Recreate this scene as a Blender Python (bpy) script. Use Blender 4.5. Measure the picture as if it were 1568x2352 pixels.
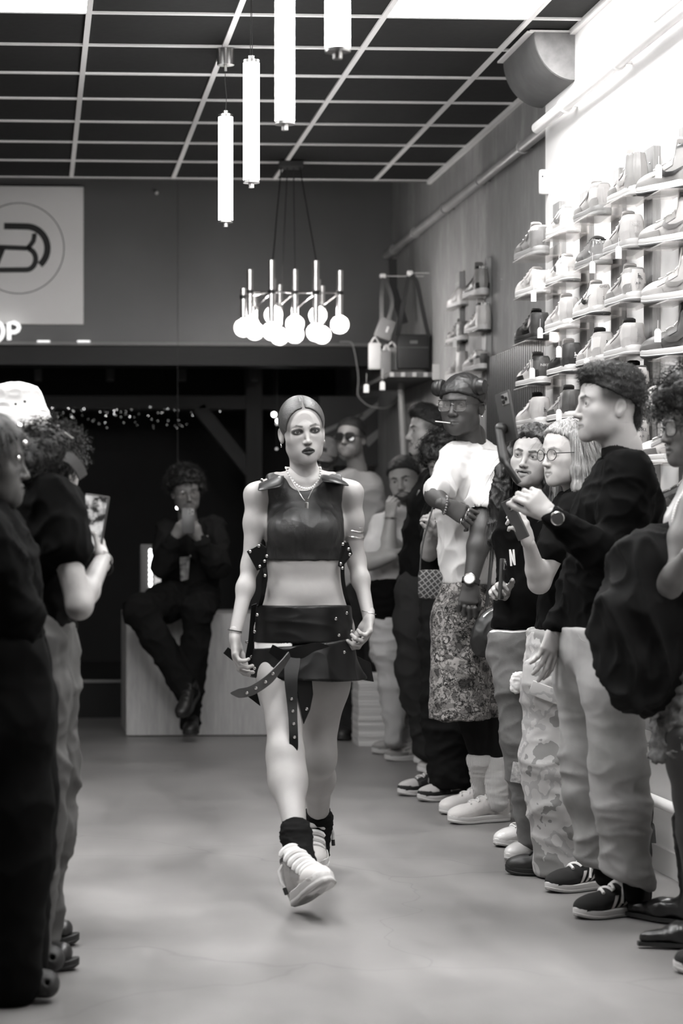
import bpy, bmesh, math, random
import numpy as np
from mathutils import Vector, Matrix
from mathutils.bvhtree import BVHTree
random.seed(7); np.random.seed(7)
for _o in list(bpy.data.objects): bpy.data.objects.remove(_o, do_unlink=True)
SC = bpy.context.scene
COL = SC.collection

# ------------------------------------------------------------------ camera
FPX, PX0, HY, HC = 5207.0, 375.0, 1235.0, 1.2      # focal length, principal column, horizon row (pixels of 1568x2352), eye height (m)
YAW = math.atan((PX0 - 75.0) / FPX)
cam_d = bpy.data.cameras.new('camera'); cam = bpy.data.objects.new('camera', cam_d); COL.objects.link(cam)
cam.location = (0, 0, HC); cam.rotation_euler = (math.pi / 2, 0, -YAW)
cam_d.sensor_fit = 'VERTICAL'; cam_d.sensor_height = 36.0; cam_d.lens = FPX / 2352.0 * 36.0
cam_d.shift_x = (784.0 - PX0) / 2352.0; cam_d.shift_y = (HY - 1176.0) / 2352.0
cam_d.clip_start = 0.1; cam_d.clip_end = 100
cam_d.dof.use_dof = True; cam_d.dof.focus_distance = 8.4; cam_d.dof.aperture_fstop = 3.0
SC.camera = cam
# ------------------------------------------------------------------ world and exposure
wd = bpy.data.worlds.new('night'); SC.world = wd; wd.use_nodes = True
wd.node_tree.nodes['Background'].inputs[0].default_value = (1, 0.99, 0.98, 1)
wd.node_tree.nodes['Background'].inputs[1].default_value = 0.004
SC.view_settings.view_transform = 'Standard'; SC.view_settings.look = 'None'
SC.view_settings.exposure = 1.8; SC.view_settings.gamma = 1.0; SC.view_settings.use_curve_mapping = False
PANEL_STRENGTH = 14.0        # ceiling light panels
TUBE_STRENGTH = 14.0         # hanging tube lamps
BULB_STRENGTH = 42.0        # chandelier filaments

CY = SC.cycles
CY.max_bounces = 4; CY.diffuse_bounces = 3; CY.glossy_bounces = 2; CY.transmission_bounces = 2; CY.transparent_max_bounces = 8
CY.use_adaptive_sampling = True; CY.adaptive_threshold = 0.1
CY.caustics_reflective = False; CY.caustics_refractive = False; CY.sample_clamp_indirect = 4.0
# ------------------------------------------------------------------ pixel -> world
_ca, _sa = math.cos(YAW), math.sin(YAW)
def P(px, py, Y):
    a, c = px - PX0, HY - py
    d = np.array([_sa * FPX + _ca * a, _ca * FPX - _sa * a, c])
    return np.array([0, 0, HC]) + d * (Y / d[1])
def PX(px, py, X):                 # on the plane x = X
    a, c = px - PX0, HY - py
    d = np.array([_sa * FPX + _ca * a, _ca * FPX - _sa * a, c])
    return np.array([0, 0, HC]) + d * (X / d[0])
def PF(px, py, z=0.0):             # on the plane z
    a, c = px - PX0, HY - py
    d = np.array([_sa * FPX + _ca * a, _ca * FPX - _sa * a, c])
    return np.array([0, 0, HC]) + d * ((z - HC) / d[2])

# ------------------------------------------------------------------ objects
def link(o, parent=None):
    COL.objects.link(o)
    if parent is not None: o.parent = parent
    return o
def tag(o, label=None, cat=None, group=None, kind=None):
    if label: o['label'] = label
    if cat: o['category'] = cat
    if group: o['group'] = group
    if kind: o['kind'] = kind
    return o
def empty(name, loc=(0, 0, 0), rot=(0, 0, 0), label=None, cat=None, group=None, parent=None):
    o = bpy.data.objects.new(name, None); o.empty_display_size = 0.05
    link(o, parent); o.location = tuple(float(v) for v in loc); o.rotation_euler = rot
    return tag(o, label, cat, group)
def mesh(verts, faces, smooth=False, cols=None, mats=None):
    me = bpy.data.meshes.new('m')
    verts = np.asarray(verts, dtype=np.float64)
    if isinstance(faces, np.ndarray) and faces.ndim == 2:
        n, k = faces.shape
        me.vertices.add(len(verts)); me.vertices.foreach_set('co', verts.astype(np.float32).ravel())
        me.loops.add(n * k); me.loops.foreach_set('vertex_index', faces.astype(np.int32).ravel())
        me.polygons.add(n); me.polygons.foreach_set('loop_start', np.arange(0, n * k, k, dtype=np.int32))
        me.update(calc_edges=True)
    else:
        me.from_pydata([tuple(float(c) for c in v) for v in verts], [], [tuple(int(i) for i in f) for f in faces]); me.update()
    if smooth: me.polygons.foreach_set('use_smooth', np.ones(len(me.polygons), dtype=bool))
    if cols is not None:
        at = me.color_attributes.new('Col', 'FLOAT_COLOR', 'POINT')
        c = np.asarray(cols, dtype=np.float32)
        if c.ndim == 1: c = np.stack([c, c * 0.985, c * 0.975, np.ones_like(c)], 1)
        at.data.foreach_set('color', c.ravel())
    return me
def ob(name, me, mat=None, parent=None, loc=None, rot=None):
    o = bpy.data.objects.new(name, me)
    if mat is not None and len(me.materials) == 0: me.materials.append(mat)
    link(o, parent)
    if loc is not None: o.location = tuple(float(v) for v in loc)
    if rot is not None: o.rotation_euler = rot
    return o
class MB:
    """collects boxes, tubes, lathes into one mesh"""
    def __init__(s): s.v = []; s.f = []
    def add(s, v, f):
        n = len(s.v); s.v += [tuple(p) for p in v]; s.f += [tuple(i + n for i in q) for q in f]; return s
    def box(s, c, d, R=None):
        c = np.array(c, float); d = np.array(d, float) / 2
        v = np.array([(x, y, z) for x in (-1, 1) for y in (-1, 1) for z in (-1, 1)]) * d
        if R is not None: v = v @ np.array(R).T
        return s.add(v + c, [(0, 1, 3, 2), (4, 6, 7, 5), (0, 4, 5, 1), (2, 3, 7, 6), (0, 2, 6, 4), (1, 5, 7, 3)])
    def bbox(s, lo, hi):
        lo = np.array(lo, float); hi = np.array(hi, float); return s.box((lo + hi) / 2, np.abs(hi - lo))
    def rbox(s, c, d, b=0.004, R=None):      # chamfered box
        c = np.array(c, float); h = np.array(d, float) / 2; b = min(b, h.min() * 0.95)
        bm = bmesh.new(); bmesh.ops.create_cube(bm, size=1.0)
        for w in bm.verts: w.co = Vector((w.co.x * 2 * h[0], w.co.y * 2 * h[1], w.co.z * 2 * h[2]))
        bmesh.ops.bevel(bm, geom=list(bm.edges), offset=b, segments=2, affect='EDGES', profile=0.6)
        bm.verts.index_update()
        v = np.array([w.co[:] for w in bm.verts]); f = [[w.index for w in q.verts] for q in bm.faces]; bm.free()
        if R is not None: v = v @ np.array(R).T
        return s.add(v + c, f)
    def tube(s, pts, r, n=8, closed=False, cap=True):
        pts = [np.array(p, float) for p in pts]; m = len(pts)
        rr = r if hasattr(r, '__len__') else [r] * m
        tang = []
        for i in range(m):
            a = pts[(i - 1) % m] if (closed or i > 0) else pts[i]; b = pts[(i + 1) % m] if (closed or i < m - 1) else pts[i]
            t = b - a; tang.append(t / (np.linalg.norm(t) + 1e-12))
        u = np.cross(tang[0], (0.13, 0.21, 1.0))
        if np.linalg.norm(u) < 1e-3: u = np.cross(tang[0], (1, 0, 0))
        u /= np.linalg.norm(u); vs = []
        for i in range(m):
            u = u - tang[i] * u.dot(tang[i]); u /= np.linalg.norm(u) + 1e-12; w = np.cross(tang[i], u)
            for k in range(n):
                an = 2 * math.pi * k / n; vs.append(pts[i] + rr[i] * (math.cos(an) * u + math.sin(an) * w))
        fs = []
        for i in range(m if closed else m - 1):
            j = (i + 1) % m
            for k in range(n): fs.append((i * n + k, i * n + (k + 1) % n, j * n + (k + 1) % n, j * n + k))
        if cap and not closed: fs += [tuple(range(n - 1, -1, -1)), tuple((m - 1) * n + k for k in range(n))]
        return s.add(vs, fs)
    def lathe(s, prof, c=(0, 0, 0), n=20, ax=None):
        """prof: (radius, height) list about z through c; ax optional 3x3 matrix"""
        vs = []; m = len(prof)
        for r, z in prof:
            for k in range(n):
                a = 2 * math.pi * k / n; vs.append((r * math.cos(a), r * math.sin(a), z))
        vs = np.array(vs)
        if ax is not None: vs = vs @ np.array(ax).T
        fs = [(i * n + k, i * n + (k + 1) % n, (i + 1) * n + (k + 1) % n, (i + 1) * n + k) for i in range(m - 1) for k in range(n)]
        if prof[0][0] > 1e-5: fs.append(tuple(range(n - 1, -1, -1)))
        if prof[-1][0] > 1e-5: fs.append(tuple((m - 1) * n + k for k in range(n)))
        return s.add(vs + np.array(c, float), fs)
    def ball(s, c, r, n=12, m=8):
        r = np.array(r if hasattr(r, '__len__') else (r, r, r), float)
        pr = [(max(1e-6, math.sin(math.pi * i / m)), -math.cos(math.pi * i / m)) for i in range(m + 1)]
        t = MB().lathe(pr, n=n); return s.add(np.array(t.v) * r + np.array(c, float), t.f)
    def prism(s, poly, y0, y1, frame=None):
        """2-D polygon (x,z) extruded from y0 to y1; frame optional function on points"""
        n = len(poly); v = [(x, y0, z) for x, z in poly] + [(x, y1, z) for x, z in poly]
        f = [tuple(range(n)), tuple(range(2 * n - 1, n - 1, -1))] + [(i, i + n, (i + 1) % n + n, (i + 1) % n) for i in range(n)]
        if frame: v = [frame(p) for p in v]
        return s.add(v, f)
    def build(s, name, mat, parent=None, smooth=False, loc=None, rot=None):
        me = mesh(s.v, s.f, smooth)
        bm = bmesh.new(); bm.from_mesh(me); bmesh.ops.recalc_face_normals(bm, faces=list(bm.faces)); bm.to_mesh(me); bm.free()
        if smooth: shade_auto(me)
        return ob(name, me, mat, parent, loc, rot)
def shade_auto(me, deg=40):
    me.polygons.foreach_set('use_smooth', np.ones(len(me.polygons), dtype=bool))
    try: me.set_sharp_from_angle(angle=math.radians(deg))
    except Exception: pass
def rotm(ax, ang):
    return np.array(Matrix.Rotation(ang, 3, ax))
def euler(rx, ry, rz): return rotm('Z', rz) @ rotm('Y', ry) @ rotm('X', rx)

# ------------------------------------------------------------------ materials
def lin(v): v /= 255.0; return v / 12.92 if v <= 0.04045 else ((v + 0.055) / 1.055) ** 2.4
MATS = {}
def newmat(name):
    m = bpy.data.materials.new(name); m.use_nodes = True; nt = m.node_tree; nt.nodes.clear()
    out = nt.nodes.new('ShaderNodeOutputMaterial'); b = nt.nodes.new('ShaderNodeBsdfPrincipled'); nt.links.new(b.outputs[0], out.inputs[0])
    return m, nt, b
def g4(g): return (g, g * 0.985, g * 0.975, 1)
def noise(nt, scale, detail=4, rough=0.55, vec=None, sc=None, coord='Object'):
    tc = nt.nodes.new('ShaderNodeTexCoord'); n = nt.nodes.new('ShaderNodeTexNoise')
    n.inputs['Scale'].default_value = scale; n.inputs['Detail'].default_value = detail; n.inputs['Roughness'].default_value = rough
    src = tc.outputs[coord]
    if sc:
        mp = nt.nodes.new('ShaderNodeMapping'); mp.inputs['Scale'].default_value = sc; nt.links.new(src, mp.inputs[0]); src = mp.outputs[0]
    nt.links.new(src, n.inputs['Vector']); return n
def ramp(nt, src, stops, interp='LINEAR'):
    r = nt.nodes.new('ShaderNodeValToRGB'); r.color_ramp.interpolation = interp; e = r.color_ramp.elements
    while len(e) < len(stops): e.new(0.5)
    for i, (p, g) in enumerate(stops): e[i].position = p; e[i].color = g4(g)
    nt.links.new(src, r.inputs[0]); return r
def bump(nt, b, src, strength=0.2, dist=0.01):
    bp = nt.nodes.new('ShaderNodeBump'); bp.inputs['Strength'].default_value = strength; bp.inputs['Distance'].default_value = dist
    nt.links.new(src, bp.inputs['Height']); nt.links.new(bp.outputs[0], b.inputs['Normal']); return bp
def mat(name, g, rough=0.5, metal=0.0, vary=0.0, vs=8.0, sc=None, bmp=0.0, bs=60.0, bd=0.004, coat=0.0, spec=0.5):
    if name in MATS: return MATS[name]
    m, nt, b = newmat(name)
    b.inputs['Base Color'].default_value = g4(g); b.inputs['Roughness'].default_value = rough; b.inputs['Metallic'].default_value = metal
    b.inputs['Coat Weight'].default_value = coat; b.inputs['Specular IOR Level'].default_value = spec
    if vary > 0:
        n = noise(nt, vs, sc=sc); r = ramp(nt, n.outputs['Fac'], [(0.3, g * (1 - vary)), (0.7, min(1, g * (1 + vary)))]); nt.links.new(r.outputs[0], b.inputs['Base Color'])
    if bmp > 0:
        n = noise(nt, bs, sc=sc); bump(nt, b, n.outputs['Fac'], bmp, bd)
    MATS[name] = m; return m
def colmat(name, rough=0.5, bmp=0.0, bs=80.0, bd=0.003, spec=0.5, sss=0.0, sc=None, mottle=0.0, coat=0.0, metal=0.0):
    """grey level comes from the mesh's colour attribute (the thing's own colours)"""
    if name in MATS: return MATS[name]
    m, nt, b = newmat(name)
    a = nt.nodes.new('ShaderNodeVertexColor'); a.layer_name = 'Col'
    src = a.outputs[0]
    if mottle > 0:
        n = noise(nt, 45.0); r = ramp(nt, n.outputs['Fac'], [(0.3, 1 - mottle), (0.7, 1.0)])
        mx = nt.nodes.new('ShaderNodeMix'); mx.data_type = 'RGBA'; mx.blend_type = 'MULTIPLY'; mx.inputs[0].default_value = 1
        nt.links.new(src, mx.inputs[6]); nt.links.new(r.outputs[0], mx.inputs[7]); src = mx.outputs[2]
    nt.links.new(src, b.inputs['Base Color'])
    b.inputs['Roughness'].default_value = rough; b.inputs['Specular IOR Level'].default_value = spec; b.inputs['Coat Weight'].default_value = coat
    b.inputs['Metallic'].default_value = metal
    if sss > 0:
        b.inputs['Subsurface Weight'].default_value = sss; b.inputs['Subsurface Radius'].default_value = (0.01, 0.01, 0.01); b.inputs['Subsurface Scale'].default_value = 1.0
    if bmp > 0:
        n = noise(nt, bs, sc=sc); bump(nt, b, n.outputs['Fac'], bmp, bd)
    MATS[name] = m; return m
def emat(name, g, strength, lamp=True):
    if name in MATS: return MATS[name]
    m, nt, b = newmat(name)
    b.inputs['Base Color'].default_value = g4(g); b.inputs['Emission Color'].default_value = (1, 0.995, 0.99, 1); b.inputs['Emission Strength'].default_value = strength
    if not lamp: m.cycles.emission_sampling = 'NONE'
    MATS[name] = m; return m
def clearmat(name, amount=0.85, rough=0.05, tint=1.0):
    """thin clear plastic or glass: see-through with a glossy skin"""
    if name in MATS: return MATS[name]
    m = bpy.data.materials.new(name); m.use_nodes = True; nt = m.node_tree; nt.nodes.clear()
    out = nt.nodes.new('ShaderNodeOutputMaterial'); mx = nt.nodes.new('ShaderNodeMixShader')
    t = nt.nodes.new('ShaderNodeBsdfTransparent'); t.inputs[0].default_value = g4(tint); gl = nt.nodes.new('ShaderNodeBsdfPrincipled')
    gl.inputs['Base Color'].default_value = g4(0.8); gl.inputs['Roughness'].default_value = rough
    lw = nt.nodes.new('ShaderNodeLayerWeight'); lw.inputs[0].default_value = 0.25
    ma = nt.nodes.new('ShaderNodeMath'); ma.operation = 'MULTIPLY_ADD'; ma.inputs[1].default_value = amount * 0.75; ma.inputs[2].default_value = 1 - amount
    nt.links.new(lw.outputs['Facing'], ma.inputs[0]); nt.links.new(ma.outputs[0], mx.inputs[0]); nt.links.new(t.outputs[0], mx.inputs[1]); nt.links.new(gl.outputs[0], mx.inputs[2])
    nt.links.new(mx.outputs[0], out.inputs[0]); MATS[name] = m; return m
# ================================================================== room shell
ZC = HC + 2.12                         # suspended ceiling
XW, XG = 2.26, 2.36                    # white wall, grey wall
YE = 9.9                               # where the white wall ends
YC = 13.36                             # where the suspended ceiling ends
YB = 14.8                              # painted bulkhead
def struct(name, mb, m, smooth=False):
    o = mb.build(name, m, smooth=smooth); o['kind'] = 'structure'; return o
# --- floor: trowelled grey screed
def floor_mat():
    m, nt, b = newmat('screed')
    n1 = noise(nt, 0.9, 6, 0.6); n2 = noise(nt, 2.2, 8, 0.65, sc=(1.0, 0.35, 1)); n3 = noise(nt, 140, 3)
    a = nt.nodes.new('ShaderNodeMath'); a.operation = 'MULTIPLY_ADD'; a.inputs[1].default_value = 0.55
    nt.links.new(n1.outputs[0], a.inputs[0]); nt.links.new(n2.outputs[0], a.inputs[2])
    r = ramp(nt, a.outputs[0], [(0.55, 0.14), (0.78, 0.2), (1.0, 0.26)])
    vo = nt.nodes.new('ShaderNodeTexVoronoi'); vo.feature = 'DISTANCE_TO_EDGE'; vo.inputs['Scale'].default_value = 0.55
    tc = nt.nodes.new('ShaderNodeTexCoord'); wn = noise(nt, 1.3, 3); mxv = nt.nodes.new('ShaderNodeVectorMath'); mxv.operation = 'MULTIPLY_ADD'
    mxv.inputs[1].default_value = (0.8, 0.8, 0); nt.links.new(wn.outputs['Color'], mxv.inputs[0]); nt.links.new(tc.outputs['Object'], mxv.inputs[2]); nt.links.new(mxv.outputs[0], vo.inputs['Vector'])
    cr = ramp(nt, vo.outputs['Distance'], [(0.0, 0.8), (0.004, 1.0)])
    mx = nt.nodes.new('ShaderNodeMix'); mx.data_type = 'RGBA'; mx.blend_type = 'MULTIPLY'; mx.inputs[0].default_value = 1
    nt.links.new(r.outputs[0], mx.inputs[6]); nt.links.new(cr.outputs[0], mx.inputs[7]); nt.links.new(mx.outputs[2], b.inputs['Base Color'])
    rr = ramp(nt, n2.outputs[0], [(0.3, 0.34), (0.7, 0.5)]); nt.links.new(rr.outputs[0], b.inputs['Roughness'])
    bump(nt, b, n3.outputs[0], 0.06, 0.002); return m
struct('floor', MB().bbox((-3.6, -1.2, -0.1), (2.6, 18, 0)), floor_mat())
white_wall = mat('white_paint', 0.72, 0.6, vary=0.02, vs=3, bmp=0.05, bs=90)
def plaster_mat():
    m, nt, b = newmat('grey_plaster')
    n1 = noise(nt, 1.6, 6, 0.65, sc=(1, 1.4, 0.35)); n2 = noise(nt, 7, 8, 0.7, sc=(1, 1, 0.4))
    a = nt.nodes.new('ShaderNodeMath'); a.operation = 'ADD'; nt.links.new(n1.outputs[0], a.inputs[0]); nt.links.new(n2.outputs[0], a.inputs[1])
    hlf = nt.nodes.new('ShaderNodeMath'); hlf.operation = 'MULTIPLY'; hlf.inputs[1].default_value = 0.5; nt.links.new(a.outputs[0], hlf.inputs[0]); r = ramp(nt, hlf.outputs[0], [(0.36, 0.20), (0.5, 0.26), (0.62, 0.37)])
    nt.links.new(r.outputs[0], b.inputs['Base Color']); b.inputs['Roughness'].default_value = 0.8; bump(nt, b, n2.outputs[0], 0.15, 0.006); return m
struct('wall_right', MB().bbox((XW, -1.2, 0), (2.6, YE, 3.9)), white_wall)
struct('wall_right_rear', MB().bbox((XG, YE - 0.05, 0), (2.6, 18, 3.9)), plaster_mat())
dark_paint = mat('dark_paint', 0.105, 0.38, vary=0.06, vs=2, bmp=0.03, bs=120)
struct('wall_back', MB().bbox((-3.6, YB, 2.47), (XG, YB + 0.25, 3.9)), dark_paint)
struct('wall_left', MB().bbox((-3.6, -1.2, 0), (-3.4, 18, 3.9)), mat('left_paint', 0.3, 0.7, vary=0.05))
struct('wall_front', MB().bbox((-3.4, -1.2, 0), (2.3, -1.0, 3.9)), mat('front_paint', 0.3, 0.7, vary=0.05))
black_matt = mat('black_boarding', 0.006, 0.8, vary=0.2, vs=5)
struct('wall_rear', MB().bbox((-3.6, 17.6, 0), (2.6, 17.8, 3.9)), black_matt)
struct('ceiling_rear', MB().bbox((-3.6, YC, 3.9), (2.6, 18, 4.0)), black_matt)
# bulkhead ledge and its bottom board
led = struct('trim_1', MB().bbox((-3.4, YB - 0.03, 2.455), (XG - 0.04, YB + 0.03, 2.475)), mat('ledge_edge', 0.22, 0.45, vary=0.03))
struct('beam', MB().bbox((-3.4, YB + 0.02, 2.33), (XG, YB + 0.3, 2.46)), mat('black_timber', 0.012, 0.6, vary=0.2, vs=9, sc=(1, 8, 8)))
# --- suspended ceiling: tiles and bars, each its own piece
tile_m = mat('ceiling_tile', 0.02, 0.9, spec=0.15, vary=0.12, vs=30, bmp=0.1, bs=200, bd=0.002)
bar_m = mat('ceiling_bar', 0.85, 0.45, vary=0.03, vs=4)
ceil = empty('ceiling'); ceil['kind'] = 'structure'
X0 = 0.227
LIGHTS = [(kx, ky) for ky in (7, 10) for kx in (-4, -1, 2)] + [(-1, 13), (2, 13)]     # cells (column, row from the back) that hold a light panel
tile_me = mesh(*(lambda t: (t.v, t.f))(MB().box((0, 0, 0), (0.585, 0.585, 0.014)))); tile_me.materials.append(tile_m)
for ky in range(0, 23):
    for kx in range(-6, 4):
        if (kx, ky) in LIGHTS: continue
        x0, x1 = X0 + 0.6 * kx, X0 + 0.6 * (kx + 1)
        y1 = YC - 0.6 * ky; y0 = y1 - 0.6
        xr = XW if y1 <= YE else XG
        if x1 > xr:
            if xr - x0 < 0.05: continue
            MB().box(((x0 + xr) / 2, (y0 + y1) / 2, ZC + 0.012), (xr - x0 - 0.01, 0.585, 0.014)).build('tile', tile_m, ceil)
        else:
            ob('tile', tile_me, None, ceil, ((x0 + x1) / 2, (y0 + y1) / 2, ZC + 0.012))
for kx in range(-6, 4):
    x = X0 + 0.6 * kx; MB().bbox((x - 0.012, -0.4, ZC - 0.004), (x + 0.012, YC, ZC + 0.006)).build('grid_bar', bar_m, ceil)
for ky in range(0, 23):
    y = YC - 0.6 * ky; MB().bbox((-3.4, y - 0.012, ZC - 0.003), (XW if y < YE else XG, y + 0.012, ZC + 0.0055)).build('cross_bar', bar_m, ceil)
MB().bbox((XW - 0.022, -0.4, ZC - 0.02), (XW, YE, ZC + 0.004)).build('edge_angle', bar_m, ceil)
MB().bbox((XG - 0.022, YE, ZC - 0.02), (XG, YC, ZC + 0.004)).build('edge_angle', bar_m, ceil)
MB().bbox((-3.4, YC - 0.01, ZC - 0.006), (XG, YC + 0.012, ZC + 0.3)).build('end_fascia', mat('fascia', 0.1, 0.7), ceil)
# --- light panels in the ceiling grid
pan_e = emat('panel_glow', 0.9, PANEL_STRENGTH)
def panel_label(kx, ky):
    if ky == 7 and kx > -4: return 'glowing square ceiling panel beside the round duct' if kx == 2 else 'glowing square ceiling panel above the white logo canvas'
    return 'square ceiling panel out of view, row %s toward the camera, %s column' % ({7: 'one', 10: 'two', 13: 'three'}[ky], {-4: 'far-side', -1: 'middle', 2: 'wall-side'}[kx])
for kx, ky in LIGHTS:
    x = X0 + 0.6 * kx + 0.3; y = YC - 0.6 * ky - 0.3
    e = empty('ceiling_light', (x, y, ZC), label=panel_label(kx, ky), cat='ceiling light', group='square panels in the ceiling grid')
    MB().box((0, 0, 0.03), (0.592, 0.592, 0.03)).build('housing', mat('lamp_housing', 0.7, 0.5), e)
    MB().box((0, 0, 0.008), (0.576, 0.576, 0.012)).build('diffuser', pan_e, e)
# --- boxed quarter-round duct in the ceiling corner
def quarter(r, y0, y1, cx, cz, n=14):
    mb = MB(); poly = [(cx, cz)] + [(cx - r * math.cos(a), cz - r * 1.18 * math.sin(a)) for a in np.linspace(0, math.pi / 2, n)]
    return mb.prism(poly, y0, y1)
dm = mat('duct_paint', 0.085, 0.75, vary=0.15, vs=12, bmp=0.1, bs=60)
dct = empty('duct', (0, 0, 0), label='dark quarter-round boxed duct in the ceiling corner above the white wall', cat='duct')
quarter(0.176, 9.36, 9.96, XW, ZC - 0.004).build('casing', dm, dct, smooth=True)
quarter(0.172, 9.352, 9.36, XW, ZC - 0.006).build('end_cap', mat('duct_end', 0.17, 0.8, vary=0.2, vs=20), dct)
MB().bbox((XW - 0.2, 9.36, ZC - 0.012), (XW - 0.172, 9.97, ZC - 0.004)).build('edge_strip', bar_m, dct)
MB().bbox((XW - 0.19, 9.35, ZC - 0.010), (XW, 9.362, ZC - 0.002)).build('edge_strip', bar_m, dct)
# --- pipes along the walls
pw = mat('pipe_white', 0.8, 0.4); pg = mat('pipe_grey', 0.30, 0.4, vary=0.15, vs=6)
def pipe(name, label, y0, y1, x, z, r, m, clips, wall):
    e = empty(name, (x, y0, z), label=label, cat='pipe')
    MB().tube([(0, 0, 0), (0, y1 - y0, 0)], r, 14).build('tube', m, e, True)
    for c in clips: MB().tube([(0, c - y0 - 0.012, 0), (0, c - y0 + 0.012, 0)], r * 1.3, 14).box(((wall - x) / 2 + r * 0.5, c - y0, 0), (abs(wall - x) - r, 0.012, 0.012)).build('clip', m, e, True)
pipe('pipe', 'thick white pipe running high along the white wall', -0.9, 9.82, XW - 0.055, 2.995, 0.025, pw, (1.5, 3.5, 5.5, 7.45, 8.45, 9.3), XW)
pipe('pipe', 'thin white pipe just above the thick one on the white wall', -0.9, 8.0, XW - 0.035, 3.055, 0.012, pw, (2.5, 4.5, 6.5), XW)
pipe('pipe', 'grey painted pipe running high along the streaked plaster wall', 9.96, 14.74, XG - 0.05, 3.045, 0.025, pg, (10.6, 11.6, 12.6, 13.6, 14.4), XG)
pipe('pipe', 'white heating pipe low along the wall behind the standing visitors', 3.0, 9.6, XW - 0.04, 0.26, 0.02, pw, (4.5, 6.5, 7.6, 8.8), XW)
bb = MB().bbox((XW - 0.015, -0.9, 0), (XW, YE, 0.09)).build('baseboard_right', mat('skirting', 0.55, 0.5)); bb['kind'] = 'structure'
# --- alarm sensor on the wall end
e = empty('alarm_sensor', P(1250, 418, 9.85), label='small white motion sensor at the end of the white wall', cat='sensor')
MB().rbox((0, 0, 0), (0.05, 0.03, 0.11), 0.012).build('housing', mat('sensor_white', 0.8, 0.3), e, True)
MB().ball((-0.012, -0.015, 0.022), 0.004, 8, 6).build('lens', mat('lens_black', 0.01, 0.1), e, True)
# --- slatted black wall panel
sp = empty('slat_panel', (XG, 10.7, 0), label='black vertical slat panel on the plaster wall beside the white wall corner', cat='wall panel')
MB().bbox((-0.014, -0.85, 0), (-0.002, 0.85, 2.12)).build('backing', mat('slat_felt', 0.006, 0.9), sp)
slm = mesh(*(lambda t: (t.v, t.f))(MB().box((0, 0, 0), (0.022, 0.026, 2.12)))); slm.materials.append(mat('slat_black', 0.035, 0.4, vary=0.1, vs=30, sc=(1, 1, .1)))
for i in range(36): ob('slat', slm, None, sp, (-0.025, -0.83 + i * 0.047, 1.06))
# --- tube lamps
steel = mat('brushed_steel', 0.5, 0.28, 1.0, vary=0.06, vs=60, sc=(1, 1, 0.05))
tube_e = emat('tube_glow', 0.9, TUBE_STRENGTH)
clear = clearmat('clear_plastic')
cord_m = mat('black_cord', 0.02, 0.5)
TL = [((518, 258), (518, 518), 9.78, 'tube pendant lamp lowest and farthest, under the steel ceiling cup'),
      ((575, 132), (577, 428), 8.55, 'tube pendant lamp second from the back, hung on twin thin wires'),
      ((653, -70), (654, 295), 7.05, 'tall tube pendant lamp cut by the top edge, second from the front'),
      ((775, -290), (775, 130), 5.75, 'thick tube pendant lamp nearest, only its lower end in the picture')]
for i, (a, b_, Y, lab) in enumerate(TL):
    top = P(a[0], a[1], Y); bot = P(b_[0], b_[1], Y); L = top[2] - bot[2]; r = 0.031
    e = empty('tube_lamp', bot, label=lab, cat='pendant lamp', group='row of glowing tube pendants')
    MB().lathe([(r, 0.02), (r, L - 0.02)], n=24).build('glowing_tube', tube_e, e, True)
    MB().lathe([(r * 1.02, 0.012), (r * 1.02, 0.022)], n=24).lathe([(0.011, -0.006), (0.011, 0.013)], n=14).build('end_cap', steel, e, True)
    MB().lathe([(r * 1.02, L - 0.022), (r * 1.02, L - 0.01)], n=24).lathe([(0.012, L - 0.011), (0.012, L + 0.006)], n=14).build('end_cap', steel, e, True)
    zt = ZC - bot[2]
    if i == 0:
        MB().lathe([(0.0375, zt - 0.075), (0.0375, zt - 0.006)], n=24).lathe([(0.006, zt - 0.1), (0.006, zt - 0.074)], n=10).build('ceiling_cup', steel, e, True)
        MB().tube([(0, 0, L), (0.004, 0, L + 0.07), (-0.003, 0, L + 0.14), (0, 0, zt - 0.09)], 0.0016, 6).build('wire', cord_m, e)
    else:
        MB().lathe([(0.0375, zt - 0.075), (0.0375, zt - 0.006)], n=24).build('ceiling_cup', steel, e, True)
        for dx in (-0.004, 0.004): MB().tube([(dx, 0, L), (dx * 0.3, 0, zt - 0.07)], 0.0014, 6).build('wire', cord_m, e)
# --- chandelier
chrome = mat('chrome', 0.72, 0.16, 1.0)
bulb_glass = clearmat('bulb_glass', 0.80, 0.03, 0.97)
fil_e = emat('filament_glow', 0.9, BULB_STRENGTH)
YCH = 12.72; cc = P(667, 700, YCH); cz = cc[2]
ch = empty('chandelier', (cc[0], cc[1], cz), label='chrome cluster chandelier of clear globe bulbs before the dark back wall', cat='chandelier')
s = YCH / FPX
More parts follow.
